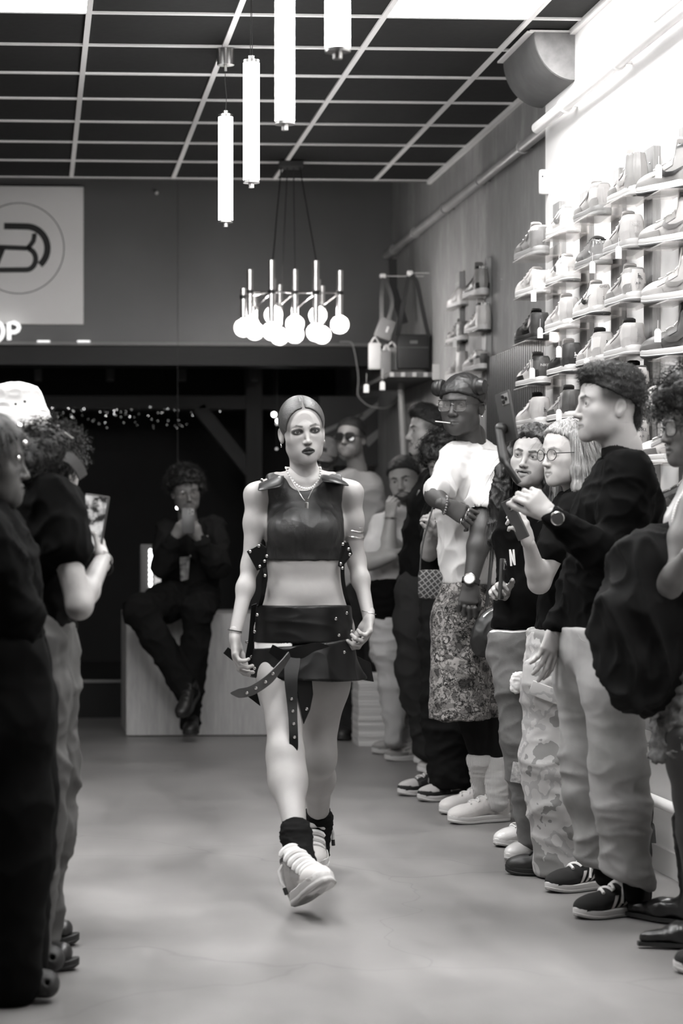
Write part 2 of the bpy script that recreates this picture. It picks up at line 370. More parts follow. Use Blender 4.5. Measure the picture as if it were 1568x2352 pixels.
# tube: (px centre, py top, py collar, py bottom of tube, depth offset, bulb centre py)
TB = [(555, 667, 687, 735, -0.10, 757), (576, 617, 668, 722, 0.05, 745), (614, 608, 680, 750, -0.22, 769), (638, 629, 660, 692, 0.24, 714),
      (655, 640, 690, 738, 0.30, 762), (678, 618, 671, 722, 0.02, 744), (714, 610, 682, 752, -0.22, 772), (741, 632, 663, 694, 0.22, 716),
      (755, 642, 690, 735, 0.30, 759), (779, 622, 674, 725, -0.02, 747), (597, 660, 697, 728, 0.30, 750), (693, 660, 698, 728, 0.34, 756)]
nodes_ = []
for px, pt, pc, pb, dY, py in TB:
    q = P(px, pc, YCH) - np.array([cc[0], cc[1], cz]); q[1] = dY; nodes_.append(q)
    zt = q[2] + (pc - pt) * s; zb = q[2] - (pb - pc) * s; zz = q[2] - (py - pc) * s
    t = MB().lathe([(0.0185, zb), (0.0185, zt)], c=(q[0], q[1], 0), n=18).build('tube', chrome, ch, True)
    MB().lathe([(0.0205, q[2] - 0.011), (0.0205, q[2] + 0.011)], c=(q[0], q[1], 0), n=18).build('collar', mat('collar_black', 0.02, 0.4), t, True)
    gl = MB().ball((q[0], q[1], zz), 0.053, 20, 14).build('bulb', bulb_glass, ch, True)
    MB().lathe([(0.017, zz + 0.045), (0.02, zz + 0.01), (0.012, zz - 0.025), (0.004, zz - 0.032)], c=(q[0], q[1], 0), n=14).build('filament', fil_e, gl, True)
for i, j in ((0, 2), (1, 2), (1, 3), (2, 10), (3, 5), (5, 7), (5, 6), (6, 11), (7, 9), (8, 9), (4, 5), (6, 9), (3, 2)):
    MB().tube([nodes_[i], nodes_[j]], 0.004, 8).build('arm', chrome, ch, True)
zt = ZC - cz
MB().box((0, 0, zt - 0.02), (0.13, 0.13, 0.03)).build('ceiling_plate', mat('plate_black', 0.03, 0.5), ch)
for k, (px, pt) in enumerate(((618, 606), (656, 640), (678, 618), (716, 610))):
    q = P(px, pt, YCH) - np.array([cc[0], cc[1], cz]); q[1] = (-0.2, 0.2, 0.02, -0.2)[k]
    MB().tube([q, ((k - 1.5) * 0.035, 0.0, zt - 0.03)], 0.0035, 8).build('cord', cord_m, ch)
# --- logo canvas on the bulkhead
YS = YB - 0.05
tl = P(-190, 425, YS); br = P(192, 745, YS)
sg = empty('logo_canvas', ((tl[0] + br[0]) / 2, YB - 0.002, (tl[2] + br[2]) / 2), label='white square canvas with black emblem in a thin ring', cat='sign')
wS, hS = br[0] - tl[0], tl[2] - br[2]
MB().rbox((0, -0.022, 0), (wS, 0.04, hS), 0.006).build('canvas', mat('canvas_white', 0.93, 0.6, vary=0.01), sg, True)
ink = mat('print_black', 0.012, 0.5)
def canv(px, py):
    q = P(px, py, YS); return (q[0] - sg.location.x, q[2] - sg.location.z)
def stroke(pts, w, name='emblem', closed=False):
    """flat printed band along pixel points, width in pixels"""
    pts = np.array(pts, float); n = len(pts); v = []; f = []
    for i in range(n):
        a = pts[i - 1] if (i > 0 or closed) else pts[i]; b = pts[(i + 1) % n] if (i < n - 1 or closed) else pts[i]
        t = (b - a) / np.linalg.norm(b - a); nn = np.array([-t[1], t[0]]) * w / 2
        for sgn in (-1, 1): c = canv(*(pts[i] + sgn * nn)); v.append((c[0], -0.0432, c[1]))
    for i in range(n if closed else n - 1):
        j = (i + 1) % n; f.append((2 * i, 2 * i + 1, 2 * j + 1, 2 * j))
    ob(name, mesh(v, f), ink, sg)
def arc(cx, cy, rx, ry, a0, a1, n=24): return [(cx + rx * math.cos(math.radians(a)), cy + ry * math.sin(math.radians(a))) for a in np.linspace(a0, a1, n)]
stroke(arc(43, 570, 104, 104, 0, 356, 90), 1.8, 'ring', True)
stroke([(9, 519), (40, 519.5)] + arc(60, 570, 49, 50, -90, 50, 26), 15)
stroke([(-45, 566), (0, 567.5), (60, 570), (67, 569)], 11)
stroke([(63, 570), (70, 563), (77, 553), (79, 541), (78, 536)], 11)
stroke([(-60, 620), (0, 620), (60, 619.5)] + arc(60, 595, 22, 24.5, 90, -75, 16), 12)
stroke([(6, 570), (-6, 600), (-14, 622)], 13)
stroke([(-80, 519), (-60, 519), (-78, 566), (-45, 566)], 12)
# --- glowing letters under it
neon = emat('letter_glow', 0.9, 0.28, False)
lt = empty('letter_sign', (br[0] - 0.55, YB - 0.12, P(30, 760, YB)[2]), label='glowing white block letters below the logo canvas', cat='sign')
def letter(pts_px, closed=False):
    v = [P(px, py, YB - 0.12) - np.array(lt.location) for px, py in pts_px]
    return MB().tube(v, 0.014, 10, closed)
letter([(21, 781), (20, 742), (33, 741), (41, 745), (44, 752), (41, 759), (34, 763), (22, 763)]).build('letter', neon, lt, True)
letter(arc(-8, 761, 15, 21, 0, 354, 24), True).build('letter', neon, lt, True)
letter([(-62, 741), (-62, 781)]).tube([P(-62, 761, YB - 0.12) - np.array(lt.location), P(-40, 761, YB - 0.12) - np.array(lt.location)], 0.014).tube([P(-40, 741, YB - 0.12) - np.array(lt.location), P(-40, 781, YB - 0.12) - np.array(lt.location)], 0.014).build('letter', neon, lt, True)
letter([(-78, 745), (-88, 741), (-97, 746), (-96, 755), (-82, 764), (-80, 775), (-90, 781), (-100, 776)]).build('letter', neon, lt, True)
MB().tube([np.array((0.0, 0.05, 0.0)) + (P(21, 770, YB - .12) - np.array(lt.location)), (P(21, 770, YB) - np.array(lt.location))], 0.004).build('bracket', steel, lt)
# --- hook lamp and spots on the ledge
MB().ball((0, 0, 0), 0.012, 12, 8).tube([(0, 0, 0), (0, 0.05, 0)], 0.006).build('wall_hook', mat('hook_white', 0.85, 0.2), None, True, P(360, 443, YB - 0.045))
tag(bpy.data.objects['wall_hook'], 'tiny white round hook alone high on the dark bulkhead', 'hook')
for i, (px, lab) in enumerate(((96, 'oval glowing ledge spot under the logo canvas corner'), (150, 'oval glowing ledge spot right of the canvas, beside the letters'))):
    sO = MB().rbox((0, 0, 0), (0.085, 0.035, 0.011), 0.005).build('ledge_light', emat('spot_glow', 0.9, 0.3, False), None, True, P(px + (42 if i else 4), 784, YB - 0.05) + np.array([0, 0, 0.0]))
    tag(sO, lab, 'ledge light', 'small lights on the bulkhead ledge')
# --- dark back room: posts, brace, rafters, platform, string lights
tim = mat('dark_timber', 0.022, 0.7, vary=0.25, vs=14, sc=(1, 1, 0.1))
def timber(name, label, a, b_, w, d):
    a = np.array(a, float); b_ = np.array(b_, float); n = b_ - a; L = np.linalg.norm(n); n /= L
    y = np.array([0, 1, 0.0]); x = np.cross(y, n); x /= np.linalg.norm(x); y = np.cross(n, x)
    o = MB().rbox((0, 0, L / 2), (w, d, L), 0.006).build(name, tim); o.matrix_world = Matrix([[x[0], y[0], n[0], a[0]], [x[1], y[1], n[1], a[1]], [x[2], y[2], n[2], a[2]], [0, 0, 0, 1]])
    tag(o, label, 'timber')
YT = 16.4
timber('timber_post', 'dark upright timber post in the back room behind the model', P(582, 1600, YT) * [1, 1, 0], P(582, 800, YT), 0.12, 0.12)
timber('timber_brace', 'slanting dark timber brace leaning to the upright post', P(455, 935, YT), P(575, 1085, YT), 0.1, 0.1)
timber('timber_beam', 'long dark timber beam across the back room above the fairy lights', P(-200, 925, YT), P(900, 925, YT), 0.1, 0.1)
for px, lab in ((88, 'short dark timber strut nearest the logo canvas'), (253, 'short dark timber strut second from the canvas'), (418, 'short dark timber strut above the seated man'), (583, 'short dark timber strut under the chandelier')):
    timber('timber_strut', lab, P(px, 876, YT - .6), P(px, 346, YT - .6), 0.055, 0.06)
pl = MB().bbox((-3.4, YB + 0.3, 0), (XG, 17.6, 0.24)).build('platform', black_matt); pl['kind'] = 'structure'
tr = MB().bbox((-3.4, YB + 0.28, 0.235), (XG - 0.9, YB + 0.31, 0.255)).build('trim_2', mat('step_edge', 0.16, 0.4)); tr['kind'] = 'structure'
fe = [emat('fairy_%d' % i, 0.9, st, False) for i, st in enumerate((0.15, 0.5, 1.6, 4.0))]
fl = empty('string_lights', P(300, 930, YT - 0.06), label='string of tiny fairy lights hanging in the dark back room', cat='string lights')
org = np.array(fl.location)
wire = []
rs = random.Random(4)
pts = [(120, 937, 3), (157, 938, 3), (169, 945, 2), (193, 939, 3), (230, 946, 2), (262, 944, 3), (262, 951, 3), (243, 955, 3), (298, 957, 3), (345, 935, 2), (340, 955, 2), (371, 948, 2), (385, 939, 2), (165, 958, 3), (268, 941, 2), (289, 945, 1), (302, 941, 1),
       (241, 971, 2), (284, 971, 1), (145, 948, 1), (442, 954, 2), (505, 945, 2), (348, 963, 1), (386, 966, 1), (133, 960, 1)] + [(rs.uniform(110, 440), rs.uniform(938, 985), 0 if k % 2 else 1) for k in range(44)]
for px, py, l in pts: MB().ball((0, 0, 0), 0.0022, 6, 4).build('bulb', fe[l], fl, False, P(px, py, YT - 0.06) - org)
MB().tube([P(px, 938 + 8 * math.sin(px / 23.0), YT - 0.055) - org for px in range(100, 520, 12)], 0.002, 5).build('wire', cord_m, fl)
# bright lamps seen behind the model's head
for px, py, r_, lab in ((629, 952, 0.017, 'bright round back-room lamp peeking out beside the model hair'), (637, 966, 0.012, 'smaller bright lamp just below, touching the model hair'), (636, 973, .012, 'dim lamp lowest of the cluster beside the model head'), (635, 1031, 0.009, 'dim lone lamp beside the model jaw')):
    o = MB().ball((0, 0, 0), r_, 12, 8).build('hanging_lamp', emat('lamp_far' if py < 968 else 'lamp_far_dim', 0.9, 4 if py < 968 else 0.15, False), None, True, P(px, py, 16.0)); tag(o, lab, 'lamp', 'lamps in the back room'); MB().tube([(0, 0, r_ * 0.8), (0, 0, 3.9 - o.location.z)], 0.0015, 5).build('cord', cord_m, o)
# --- wooden display plinth the man sits on
def wood_mat(name, g0, g1, axis=(14, 14, 1.2), rough=0.5):
    if name in MATS: return MATS[name]
    m, nt, b = newmat(name); n = noise(nt, 3.0, 6, 0.6, sc=axis); n2 = noise(nt, 12.0, 4, 0.6, sc=axis)
    a = nt.nodes.new('ShaderNodeMath'); a.operation = 'MULTIPLY_ADD'; a.inputs[1].default_value = 0.35; nt.links.new(n2.outputs[0], a.inputs[0]); nt.links.new(n.outputs[0], a.inputs[2])
    r = ramp(nt, a.outputs[0], [(0.45, g0), (0.9, g1)]); nt.links.new(r.outputs[0], b.inputs['Base Color']); b.inputs['Roughness'].default_value = rough
    bump(nt, b, a.outputs[0], 0.08, 0.003); MATS[name] = m; return m
pw_m = wood_mat('plinth_ply', 0.30, 0.42)
cl, cr_ = PF(290, 1692), PF(628, 1692); ht = P(400, 1410, 13.66)[2]
pe = empty('plinth', (cl[0], 13.66, 0), label='large pale plywood display plinth the seated man sits on', cat='plinth')
W_ = cr_[0] - cl[0]
for nm, lo, hi in (('front_panel', (0, 0, 0.008), (W_, 0.018, ht - 0.018)), ('side_panel', (0, 0.0181, 0.008), (0.018, 0.8, ht - 0.018)), ('side_panel', (W_ - 0.018, 0.0181, 0.008), (W_, 0.8, ht - 0.018)), ('top_panel', (0, 0, ht - 0.018), (W_, 0.8, ht)), ('back_panel', (0.018, 0.782, 0.008), (W_ - 0.018, 0.8, ht - 0.018)), ('foot_rail', (0.01, 0.01, 0), (W_ - 0.01, 0.79, 0.008))):
    MB().bbox(lo, hi).build(nm, mat('foot_dark', 0.01, 0.8) if nm == 'foot_rail' else pw_m, pe)
# --- lit mirror cabinet behind the man
ms = empty('lit_sign_box', P(333, 1365, 14.5) * [1, 1, 0] + np.array([0, 0, 0.24]), label='slim box with a glowing edge standing behind the seated man', cat='light box')
hb = P(340, 1250, 14.5)[2] - 0.24
MB().rbox((0.1, 0.06, hb / 2), (0.26, 0.1, hb), 0.01).build('case', mat('lightbox_case', 0.12, 0.5), ms)
for k in range(9):
    MB().ball((0.035, 0.005, hb - 0.045 - k * 0.03), (0.012, 0.006, 0.016), 10, 6).build('glowing_cell', emat('cell_glow', 0.9, 1.5, False), ms, True)
MB().bbox((0.06, -0.004, 0.1), (0.2, 0.009, hb - 0.03)).build('lit_face', emat('face_glow', 0.8, 0.08, False), ms)
o = tag(MB().ball((0, 0, 0), 0.012, 10, 8).build('hanging_lamp', emat('lamp_far', 0.9, 4, False), None, True, P(408, 1166, 14.1)), 'bright small lamp beside the seated man face', 'lamp', 'lamps in the back room'); MB().tube([(0, 0, 0.01), (0, 0, 3.9 - o.location.z)], 0.0015, 5).build('cord', cord_m, o)
# --- stack of flat boxes by the wall
sx = PF(821, 1713); rs = random.Random(3); z = 0.0; k = 0
zt = P(860, 1550, 12.95)[2]; bxm = [mat('flat_box_%d' % i, g, 0.6) for i, g in enumerate((0.62, 0.7, 0.55))]
BOXES = []
while z < zt - 0.005:
    h = rs.choice((0.012, 0.016, 0.02)); dx = rs.uniform(-.004, .004); dy = rs.uniform(-.004, .004)
    o = MB().bbox((0, 0, 0), (0.36, 0.26, h - 0.0012)).build('flat_box', bxm[k % 3], None, False, (sx[0] + dx, 12.95 + dy, z + 0.0004)); k += 1
    z += h; BOXES.append(o); o['category'] = 'box'; o['group'] = 'pile of white flat boxes'
ORD = 'lowest second third fourth fifth sixth seventh eighth ninth tenth eleventh twelfth thirteenth fourteenth fifteenth sixteenth seventeenth eighteenth nineteenth'.split()
for i, o in enumerate(BOXES):
    n = len(BOXES) - 1 - i; o['label'] = 'topmost white flat box of the pile beside the plinth' if n == 0 else ('white flat box, %s from the top of the pile' % ORD[n] if n < i else 'white flat box, %s from the bottom of the pile' % ORD[i] if i else 'lowest white flat box of the pile, on the floor')
# --- display shelf with bags
sh = empty('wall_shelf', (XG, 13.1, 2.15), label='shelf with ticked front edge carrying the bags on the plaster wall', cat='shelf')
MB().bbox((-0.29, 0.006, -0.012), (0, 1.25, 0.012)).build('board', mat('shelf_dark', 0.10, 0.5), sh)
MB().bbox((-0.29, 0, -0.014), (0, 0.006, 0.014)).build('front_edge', mat('shelf_edge', 0.12, 0.4), sh)
for k in range(5): MB().bbox((-0.285 + k * 0.066, -0.004, -0.013), (-0.262 + k * 0.066, 0.0, 0.013)).build('edge_tick', mat('tick_pale', 0.5, 0.4), sh)
MB().bbox((-0.035, -0.02, -0.03), (0, 0.0, 0.06)).build('end_bracket', mat('bracket_pale', 0.55, 0.4), sh)
MB().tube([(-0.14, 0.5, -0.012), (-0.10, 0.5, -0.9)], 0.02, 8).build('support_pole', mat('pole_grey', 0.25, 0.5), sh, True)
# power cable from the ledge
cp = [(780, 785), (805, 786), (812, 800), (818, 830), (823, 870), (821, 905), (833, 922), (850, 933), (880, 938), (895, 933), (912, 920), (920, 900), (922, 870)]
cps = [P(px, py, YB - 0.06 - 0.35 * max(0, i - 8) / 4) for i, (px, py) in enumerate(cp)]
def catmull(pts, n=6):
    pts = [np.array(p, float) for p in pts]; out = []
    for i in range(len(pts) - 1):
        p0, p1, p2, p3 = pts[max(i - 1, 0)], pts[i], pts[i + 1], pts[min(i + 2, len(pts) - 1)]
        for t in np.linspace(0, 1, n, endpoint=False): out.append(0.5 * ((2 * p1) + (-p0 + p2) * t + (2 * p0 - 5 * p1 + 4 * p2 - p3) * t * t + (-p0 + 3 * p1 - 3 * p2 + p3) * t ** 3))
    return out + [pts[-1]]
tag(MB().tube(catmull(cps), 0.004, 6).build('power_cable', mat('cable_white', 0.5, 0.4), None, True), 'thin pale power cable dangling from the bulkhead ledge to the shelf', 'cable')
# graffiti board on the dark wall right of the model head
gb = empty('poster_board', P(800, 985, 15.4), label='board with grey abstract strokes behind the man in sunglasses', cat='poster')
MB().bbox((-0.2, 0, -0.25), (0.3, 0.02, 0.22)).build('board', mat('poster_dark', 0.02, 0.6), gb)
for a, b_, w in (((-0.17, -0.02), (0.1, 0.1), 0.03), ((-0.2, -0.2), (-0.02, -0.09), 0.03), ((0.02, 0.02), (0.22, 0.18), 0.05), ((-0.05, -0.2), (0.1, -0.02), 0.06), ((0.12, -0.1), (0.26, 0.02), 0.06)):
    a = np.array(a); b_ = np.array(b_); t = (b_ - a) / np.linalg.norm(b_ - a); n = np.array([-t[1], t[0]]) * w / 2
    q = [a - n, b_ - n * 0.6, b_ + n * 0.6, a + n]; ob('brush_stroke', mesh([(p[0], -0.002, p[1]) for p in q], [(0, 1, 2, 3)]), mat('stroke_grey', 0.2, 0.6), gb)
# ================================================================== soft-shape modeller: blended round forms turned into one mesh
def unit(v): v = np.asarray(v, float); return v / (np.linalg.norm(v) + 1e-12)
def A3(*v): return np.array(v, float)
class Soft:
    def __init__(s): s.ops = []
    def cap(s, a, b, ra, rb=None, side=None, k=0.02, sub=False, flat=None):
        """tapered capsule a->b; ra, rb = radius or (side radius, depth radius); flat = end rounding"""
        a = np.array(a, float); b = np.array(b, float)
        ra = ra if hasattr(ra, '__len__') else (ra, ra); rb = ra if rb is None else (rb if hasattr(rb, '__len__') else (rb, rb))
        n = b - a; L = np.linalg.norm(n)
        n = n / L if L > 1e-9 else A3(0, 0, 1)
        u = np.array(side if side is not None else ((1, 0, 0) if abs(n[0]) < 0.9 else (0, 1, 0)), float)
        u = unit(u - n * u.dot(n)); v = np.cross(n, u)
        mr = max(*ra, *rb); s.ops.append(('cap', a, L, n, u, v, ra, rb, k, sub, flat, np.minimum(a, b) - mr, np.maximum(a, b) + mr)); return s
    def ell(s, c, r, R=None, k=0.02, sub=False):
        c = np.array(c, float); r = np.array(r if hasattr(r, '__len__') else (r, r, r), float); R = np.eye(3) if R is None else np.array(R)
        ext = np.sqrt(((R * r) ** 2).sum(1)); s.ops.append(('ell', c, r, R, k, sub, c - ext, c + ext)); return s
    def chain(s, pts, rads, side=None, k=0.015, sub=False):
        for i in range(len(pts) - 1): s.cap(pts[i], pts[i + 1], rads[i], rads[i + 1], side, k, sub)
        return s
    def cut(s, p, n, k=0.0):                # keep the side n points away from
        s.ops.append(('cut', np.array(p, float), unit(n), k)); return s
    def frame(s, R, t, sc=1.0):
        """move all ops by a rotation, scale and shift"""
        R = np.array(R); t = np.array(t, float); out = []
        for o in s.ops:
            if o[0] == 'cap':
                _, a, L, n, u, v, ra, rb, k, sub, flat, lo, hi = o
                a2 = R @ a * sc + t; b2 = R @ (a + n * L) * sc + t; q = Soft()
                q.cap(a2, b2, tuple(x * sc for x in ra), tuple(x * sc for x in rb), R @ u, k * sc, sub, None if flat is None else flat * sc); out += q.ops
            elif o[0] == 'ell':
                q = Soft(); q.ell(R @ o[1] * sc + t, o[2] * sc, R @ o[3], o[4] * sc, o[5]); out += q.ops
            else: out.append(('cut', R @ o[1] * sc + t, R @ o[2], o[3] * sc))
        s.ops = out; return s
    def copy(s): q = Soft(); q.ops = list(s.ops); return q
    def mesh(s, h, lo=None, hi=None):
        """sample on a grid of step h, return verts, quads"""
        pos = [o for o in s.ops if o[0] != 'cut' and not o[4 if o[0] == 'ell' else 8] is None]
        adds = [o for o in s.ops if (o[0] == 'cap' and not o[9]) or (o[0] == 'ell' and not o[5])]
        l0 = np.min([o[-2] for o in adds], 0) - 3 * h; h0 = np.max([o[-1] for o in adds], 0) + 3 * h
        if lo is not None: l0 = np.maximum(l0, lo)
        if hi is not None: h0 = np.minimum(h0, hi)
        N = np.ceil((h0 - l0) / h).astype(int) + 1
        D = np.full(N, 0.08, np.float32)
        ax = [(l0[i] + h * np.arange(N[i])).astype(np.float32) for i in range(3)]
        for o in s.ops:
            if o[0] == 'cut':
                _, p, n, k = o
                d = (ax[0] - p[0])[:, None, None] * np.float32(n[0]) + (ax[1] - p[1])[None, :, None] * np.float32(n[1]) + (ax[2] - p[2])[None, None, :] * np.float32(n[2])
                D = smax(D, d, k); continue
            k = o[8] if o[0] == 'cap' else o[4]; sub = o[9] if o[0] == 'cap' else o[5]
            m = k + 2.5 * h
            i0 = np.maximum(np.floor((o[-2] - m - l0) / h).astype(int), 0); i1 = np.minimum(np.ceil((o[-1] + m - l0) / h).astype(int) + 1, N)
            if (i1 <= i0).any(): continue
            sl = tuple(slice(i0[i], i1[i]) for i in range(3)); X, Y, Z = ax[0][sl[0]][:, None, None], ax[1][sl[1]][None, :, None], ax[2][sl[2]][None, None, :]
            f = np.float32
            if o[0] == 'cap':
                _, a, L, n, u, v, ra, rb, _, _, flat, _, _ = o
                lc = lambda w: (X - f(a[0])) * f(w[0]) + (Y - f(a[1])) * f(w[1]) + (Z - f(a[2])) * f(w[2])
                w = lc(n); pu = lc(u); pv = lc(v); t = np.clip(w / f(max(L, 1e-6)), 0, 1)
                ru = f(ra[0]) + f(rb[0] - ra[0]) * t; rv = f(ra[1]) + f(rb[1] - ra[1]) * t; ov = w - t * f(L)
                rw = np.minimum(ru, rv) if flat is None else np.full_like(ru, f(flat))
                qu, qv, qw = pu / ru, pv / rv, ov / rw
                k0 = np.sqrt(qu * qu + qv * qv + qw * qw) + f(1e-6); k1 = np.sqrt((qu / ru) ** 2 + (qv / rv) ** 2 + (qw / rw) ** 2) + f(1e-6)
                d = k0 * (k0 - 1) / k1
            else:
                _, c, r, R, _, _, _, _ = o
                lc = lambda w: (X - f(c[0])) * f(w[0]) + (Y - f(c[1])) * f(w[1]) + (Z - f(c[2])) * f(w[2])
                q = [lc(R[:, i]) / f(r[i]) for i in range(3)]
                k0 = np.sqrt(q[0] ** 2 + q[1] ** 2 + q[2] ** 2) + f(1e-6); k1 = np.sqrt((q[0] / f(r[0])) ** 2 + (q[1] / f(r[1])) ** 2 + (q[2] / f(r[2])) ** 2) + f(1e-6)
                d = k0 * (k0 - 1) / k1
            S = D[sl]; D[sl] = smax(S, -d, k) if sub else smin(S, d, k)
        return nets(D, l0, h)
def smin(a, b, k):
    if k <= 0: return np.minimum(a, b)
    h = np.maximum(np.float32(k) - np.abs(a - b), 0) / np.float32(k); return np.minimum(a, b) - h * h * np.float32(k * 0.25)
def smax(a, b, k): return -smin(-a, -b, k)
_CN = np.array([(i, j, k) for i in (0, 1) for j in (0, 1) for k in (0, 1)])
_ED = [(a, b) for a in range(8) for b in range(a + 1, 8) if np.abs(_CN[a] - _CN[b]).sum() == 1]
def nets(D, org, h):
    # closed at the borders
    D[0], D[-1] = np.maximum(D[0], 1e-4), np.maximum(D[-1], 1e-4); D[:, 0], D[:, -1] = np.maximum(D[:, 0], 1e-4), np.maximum(D[:, -1], 1e-4); D[:, :, 0], D[:, :, -1] = np.maximum(D[:, :, 0], 1e-4), np.maximum(D[:, :, -1], 1e-4)
    I = D < 0
    c = np.zeros(tuple(n - 1 for n in D.shape), np.int8)
    nx, ny, nz = c.shape
    for i, j, k in _CN: c += I[i:i + nx, j:j + ny, k:k + nz]
    act = (c > 0) & (c < 8); idx = np.argwhere(act)
    n = len(idx); acc = np.zeros((n, 3)); cnt = np.zeros(n)
    dv = [D[idx[:, 0] + q[0], idx[:, 1] + q[1], idx[:, 2] + q[2]] for q in _CN]
    for a, b in _ED:
        d0, d1 = dv[a], dv[b]; cr = (d0 < 0) != (d1 < 0)
        t = d0[cr] / (d0[cr] - d1[cr]); acc[cr] += _CN[a] + t[:, None] * (_CN[b] - _CN[a]); cnt[cr] += 1
    V = org + h * (idx + acc / cnt[:, None])
    G = np.full(c.shape, -1, np.int32); G[act] = np.arange(n); F = []
    for axn in range(3):
        sl0 = [slice(1, -1)] * 3; sl1 = [slice(1, -1)] * 3; sl0[axn] = slice(0, -1); sl1[axn] = slice(1, None)
        a, b = I[tuple(sl0)], I[tuple(sl1)]
        e = np.argwhere(a != b)
        if len(e) == 0: continue
        ins = a[e[:, 0], e[:, 1], e[:, 2]]
        p = e.copy(); o1, o2 = (axn + 1) % 3, (axn + 2) % 3; p[:, o1] += 1; p[:, o2] += 1
        def g(d1, d2):
            q = p.copy(); q[:, o1] -= d1; q[:, o2] -= d2; return G[q[:, 0], q[:, 1], q[:, 2]]
        Q = np.stack([g(1, 1), g(0, 1), g(0, 0), g(1, 0)], 1); Q[~ins] = Q[~ins][:, ::-1]; F.append(Q)
    F = np.concatenate(F); F = F[(F >= 0).all(1)]; return V, F
def join(parts):
    """[(V,F,col)] -> one"""
    V, F, C, n = [], [], [], 0
    for v, f, c in parts:
        V.append(v); F.append(f + n); C.append(np.broadcast_to(np.asarray(c, float), (len(v),)) if np.ndim(c) < 2 else c); n += len(v)
    return np.concatenate(V), np.concatenate(F), np.concatenate(C)
def normals(V, F):
    t = np.cross(V[F[:, 2]] - V[F[:, 0]], V[F[:, 3]] - V[F[:, 1]]); N = np.zeros_like(V)
    for i in range(4): np.add.at(N, F[:, i], t)
    return N / (np.linalg.norm(N, axis=1, keepdims=True) + 1e-12)
_PERM = np.random.RandomState(3).permutation(256); _PERM = np.concatenate([_PERM, _PERM, _PERM])
_GR = np.random.RandomState(5).normal(size=(256, 3)); _GR /= np.linalg.norm(_GR, axis=1, keepdims=True)
def pnoise(p):
    i = np.floor(p).astype(int); f = p - i; u = f * f * f * (f * (f * 6 - 15) + 10); i &= 255; r = 0
    for dx, dy, dz in _CN:
        g = _GR[_PERM[_PERM[_PERM[i[:, 0] + dx] + i[:, 1] + dy] + i[:, 2] + dz] & 255]
        w = (u[:, 0] if dx else 1 - u[:, 0]) * (u[:, 1] if dy else 1 - u[:, 1]) * (u[:, 2] if dz else 1 - u[:, 2])
        r = r + w * ((f - (dx, dy, dz)) * g).sum(1)
    return r
def ridge(p): return 1 - 2 * np.abs(pnoise(p))
def wrinkle(V, F, amp, sc, seed=0.0, mask=None, rid=True):
    """push vertices along normals; sc = (x,y,z) frequency"""
    N = normals(V, F); q = V * np.array(sc) + seed
    w = q + 0.35 * np.stack([pnoise(q * 0.5 + 7), pnoise(q * 0.5 + 13), pnoise(q * 0.5 + 29)], 1)
    d = (np.maximum(ridge(w), 0) ** 3 - 0.35 + 0.5 * (np.maximum(ridge(w * 1.9 + 11), 0) ** 3 - 0.35)) if rid else pnoise(w) * 1.5
    d = d + 0.3 * pnoise(w * 2.1 + 3)
    if mask is not None: d = d * mask
    return V + N * (amp * d)[:, None]
def sobj(name, soft, h, m, parent, col=None, amp=0, sc=(8, 8, 8), seed=0.0, mask=None, rid=True, lo=None, hi=None):
    V, F = soft.mesh(h, lo, hi)
    if amp: V = wrinkle(V, F, amp, sc, seed, mask(V) if mask else None, rid)
    return ob(name, mesh(V, F, True, None if col is None else (col(V) if callable(col) else np.full(len(V), col))), m, parent)
# ================================================================== people: head, hand, body builders
def sphere_q(c, r, R, nu=18, nv=18):
    """uv sphere with quads, pole along local -y (the gaze)"""
    V = []; F = []
    for i in range(nv + 1):
        th = max(1e-3, math.pi * i / nv * 0.999)
        for j in range(nu):
            a = 2 * math.pi * j / nu; V.append((math.sin(th) * math.cos(a), -math.cos(th), math.sin(th) * math.sin(a)))
    for i in range(nv):
        for j in range(nu): F.append((i * nu + j, i * nu + (j + 1) % nu, (i + 1) * nu + (j + 1) % nu, (i + 1) * nu + j))
    return np.array(V) * r @ np.array(R).T + c, np.array(F)
def seg_d(p, a, b):
    a = np.array(a, float); b = np.array(b, float); ab = b - a; t = np.clip(((p - a) @ ab) / (ab @ ab), 0, 1); return np.linalg.norm(p - a - t[:, None] * ab, axis=1)
def sstep(x, a, b): t = np.clip((x - a) / (b - a), 0, 1); return t * t * (3 - 2 * t)
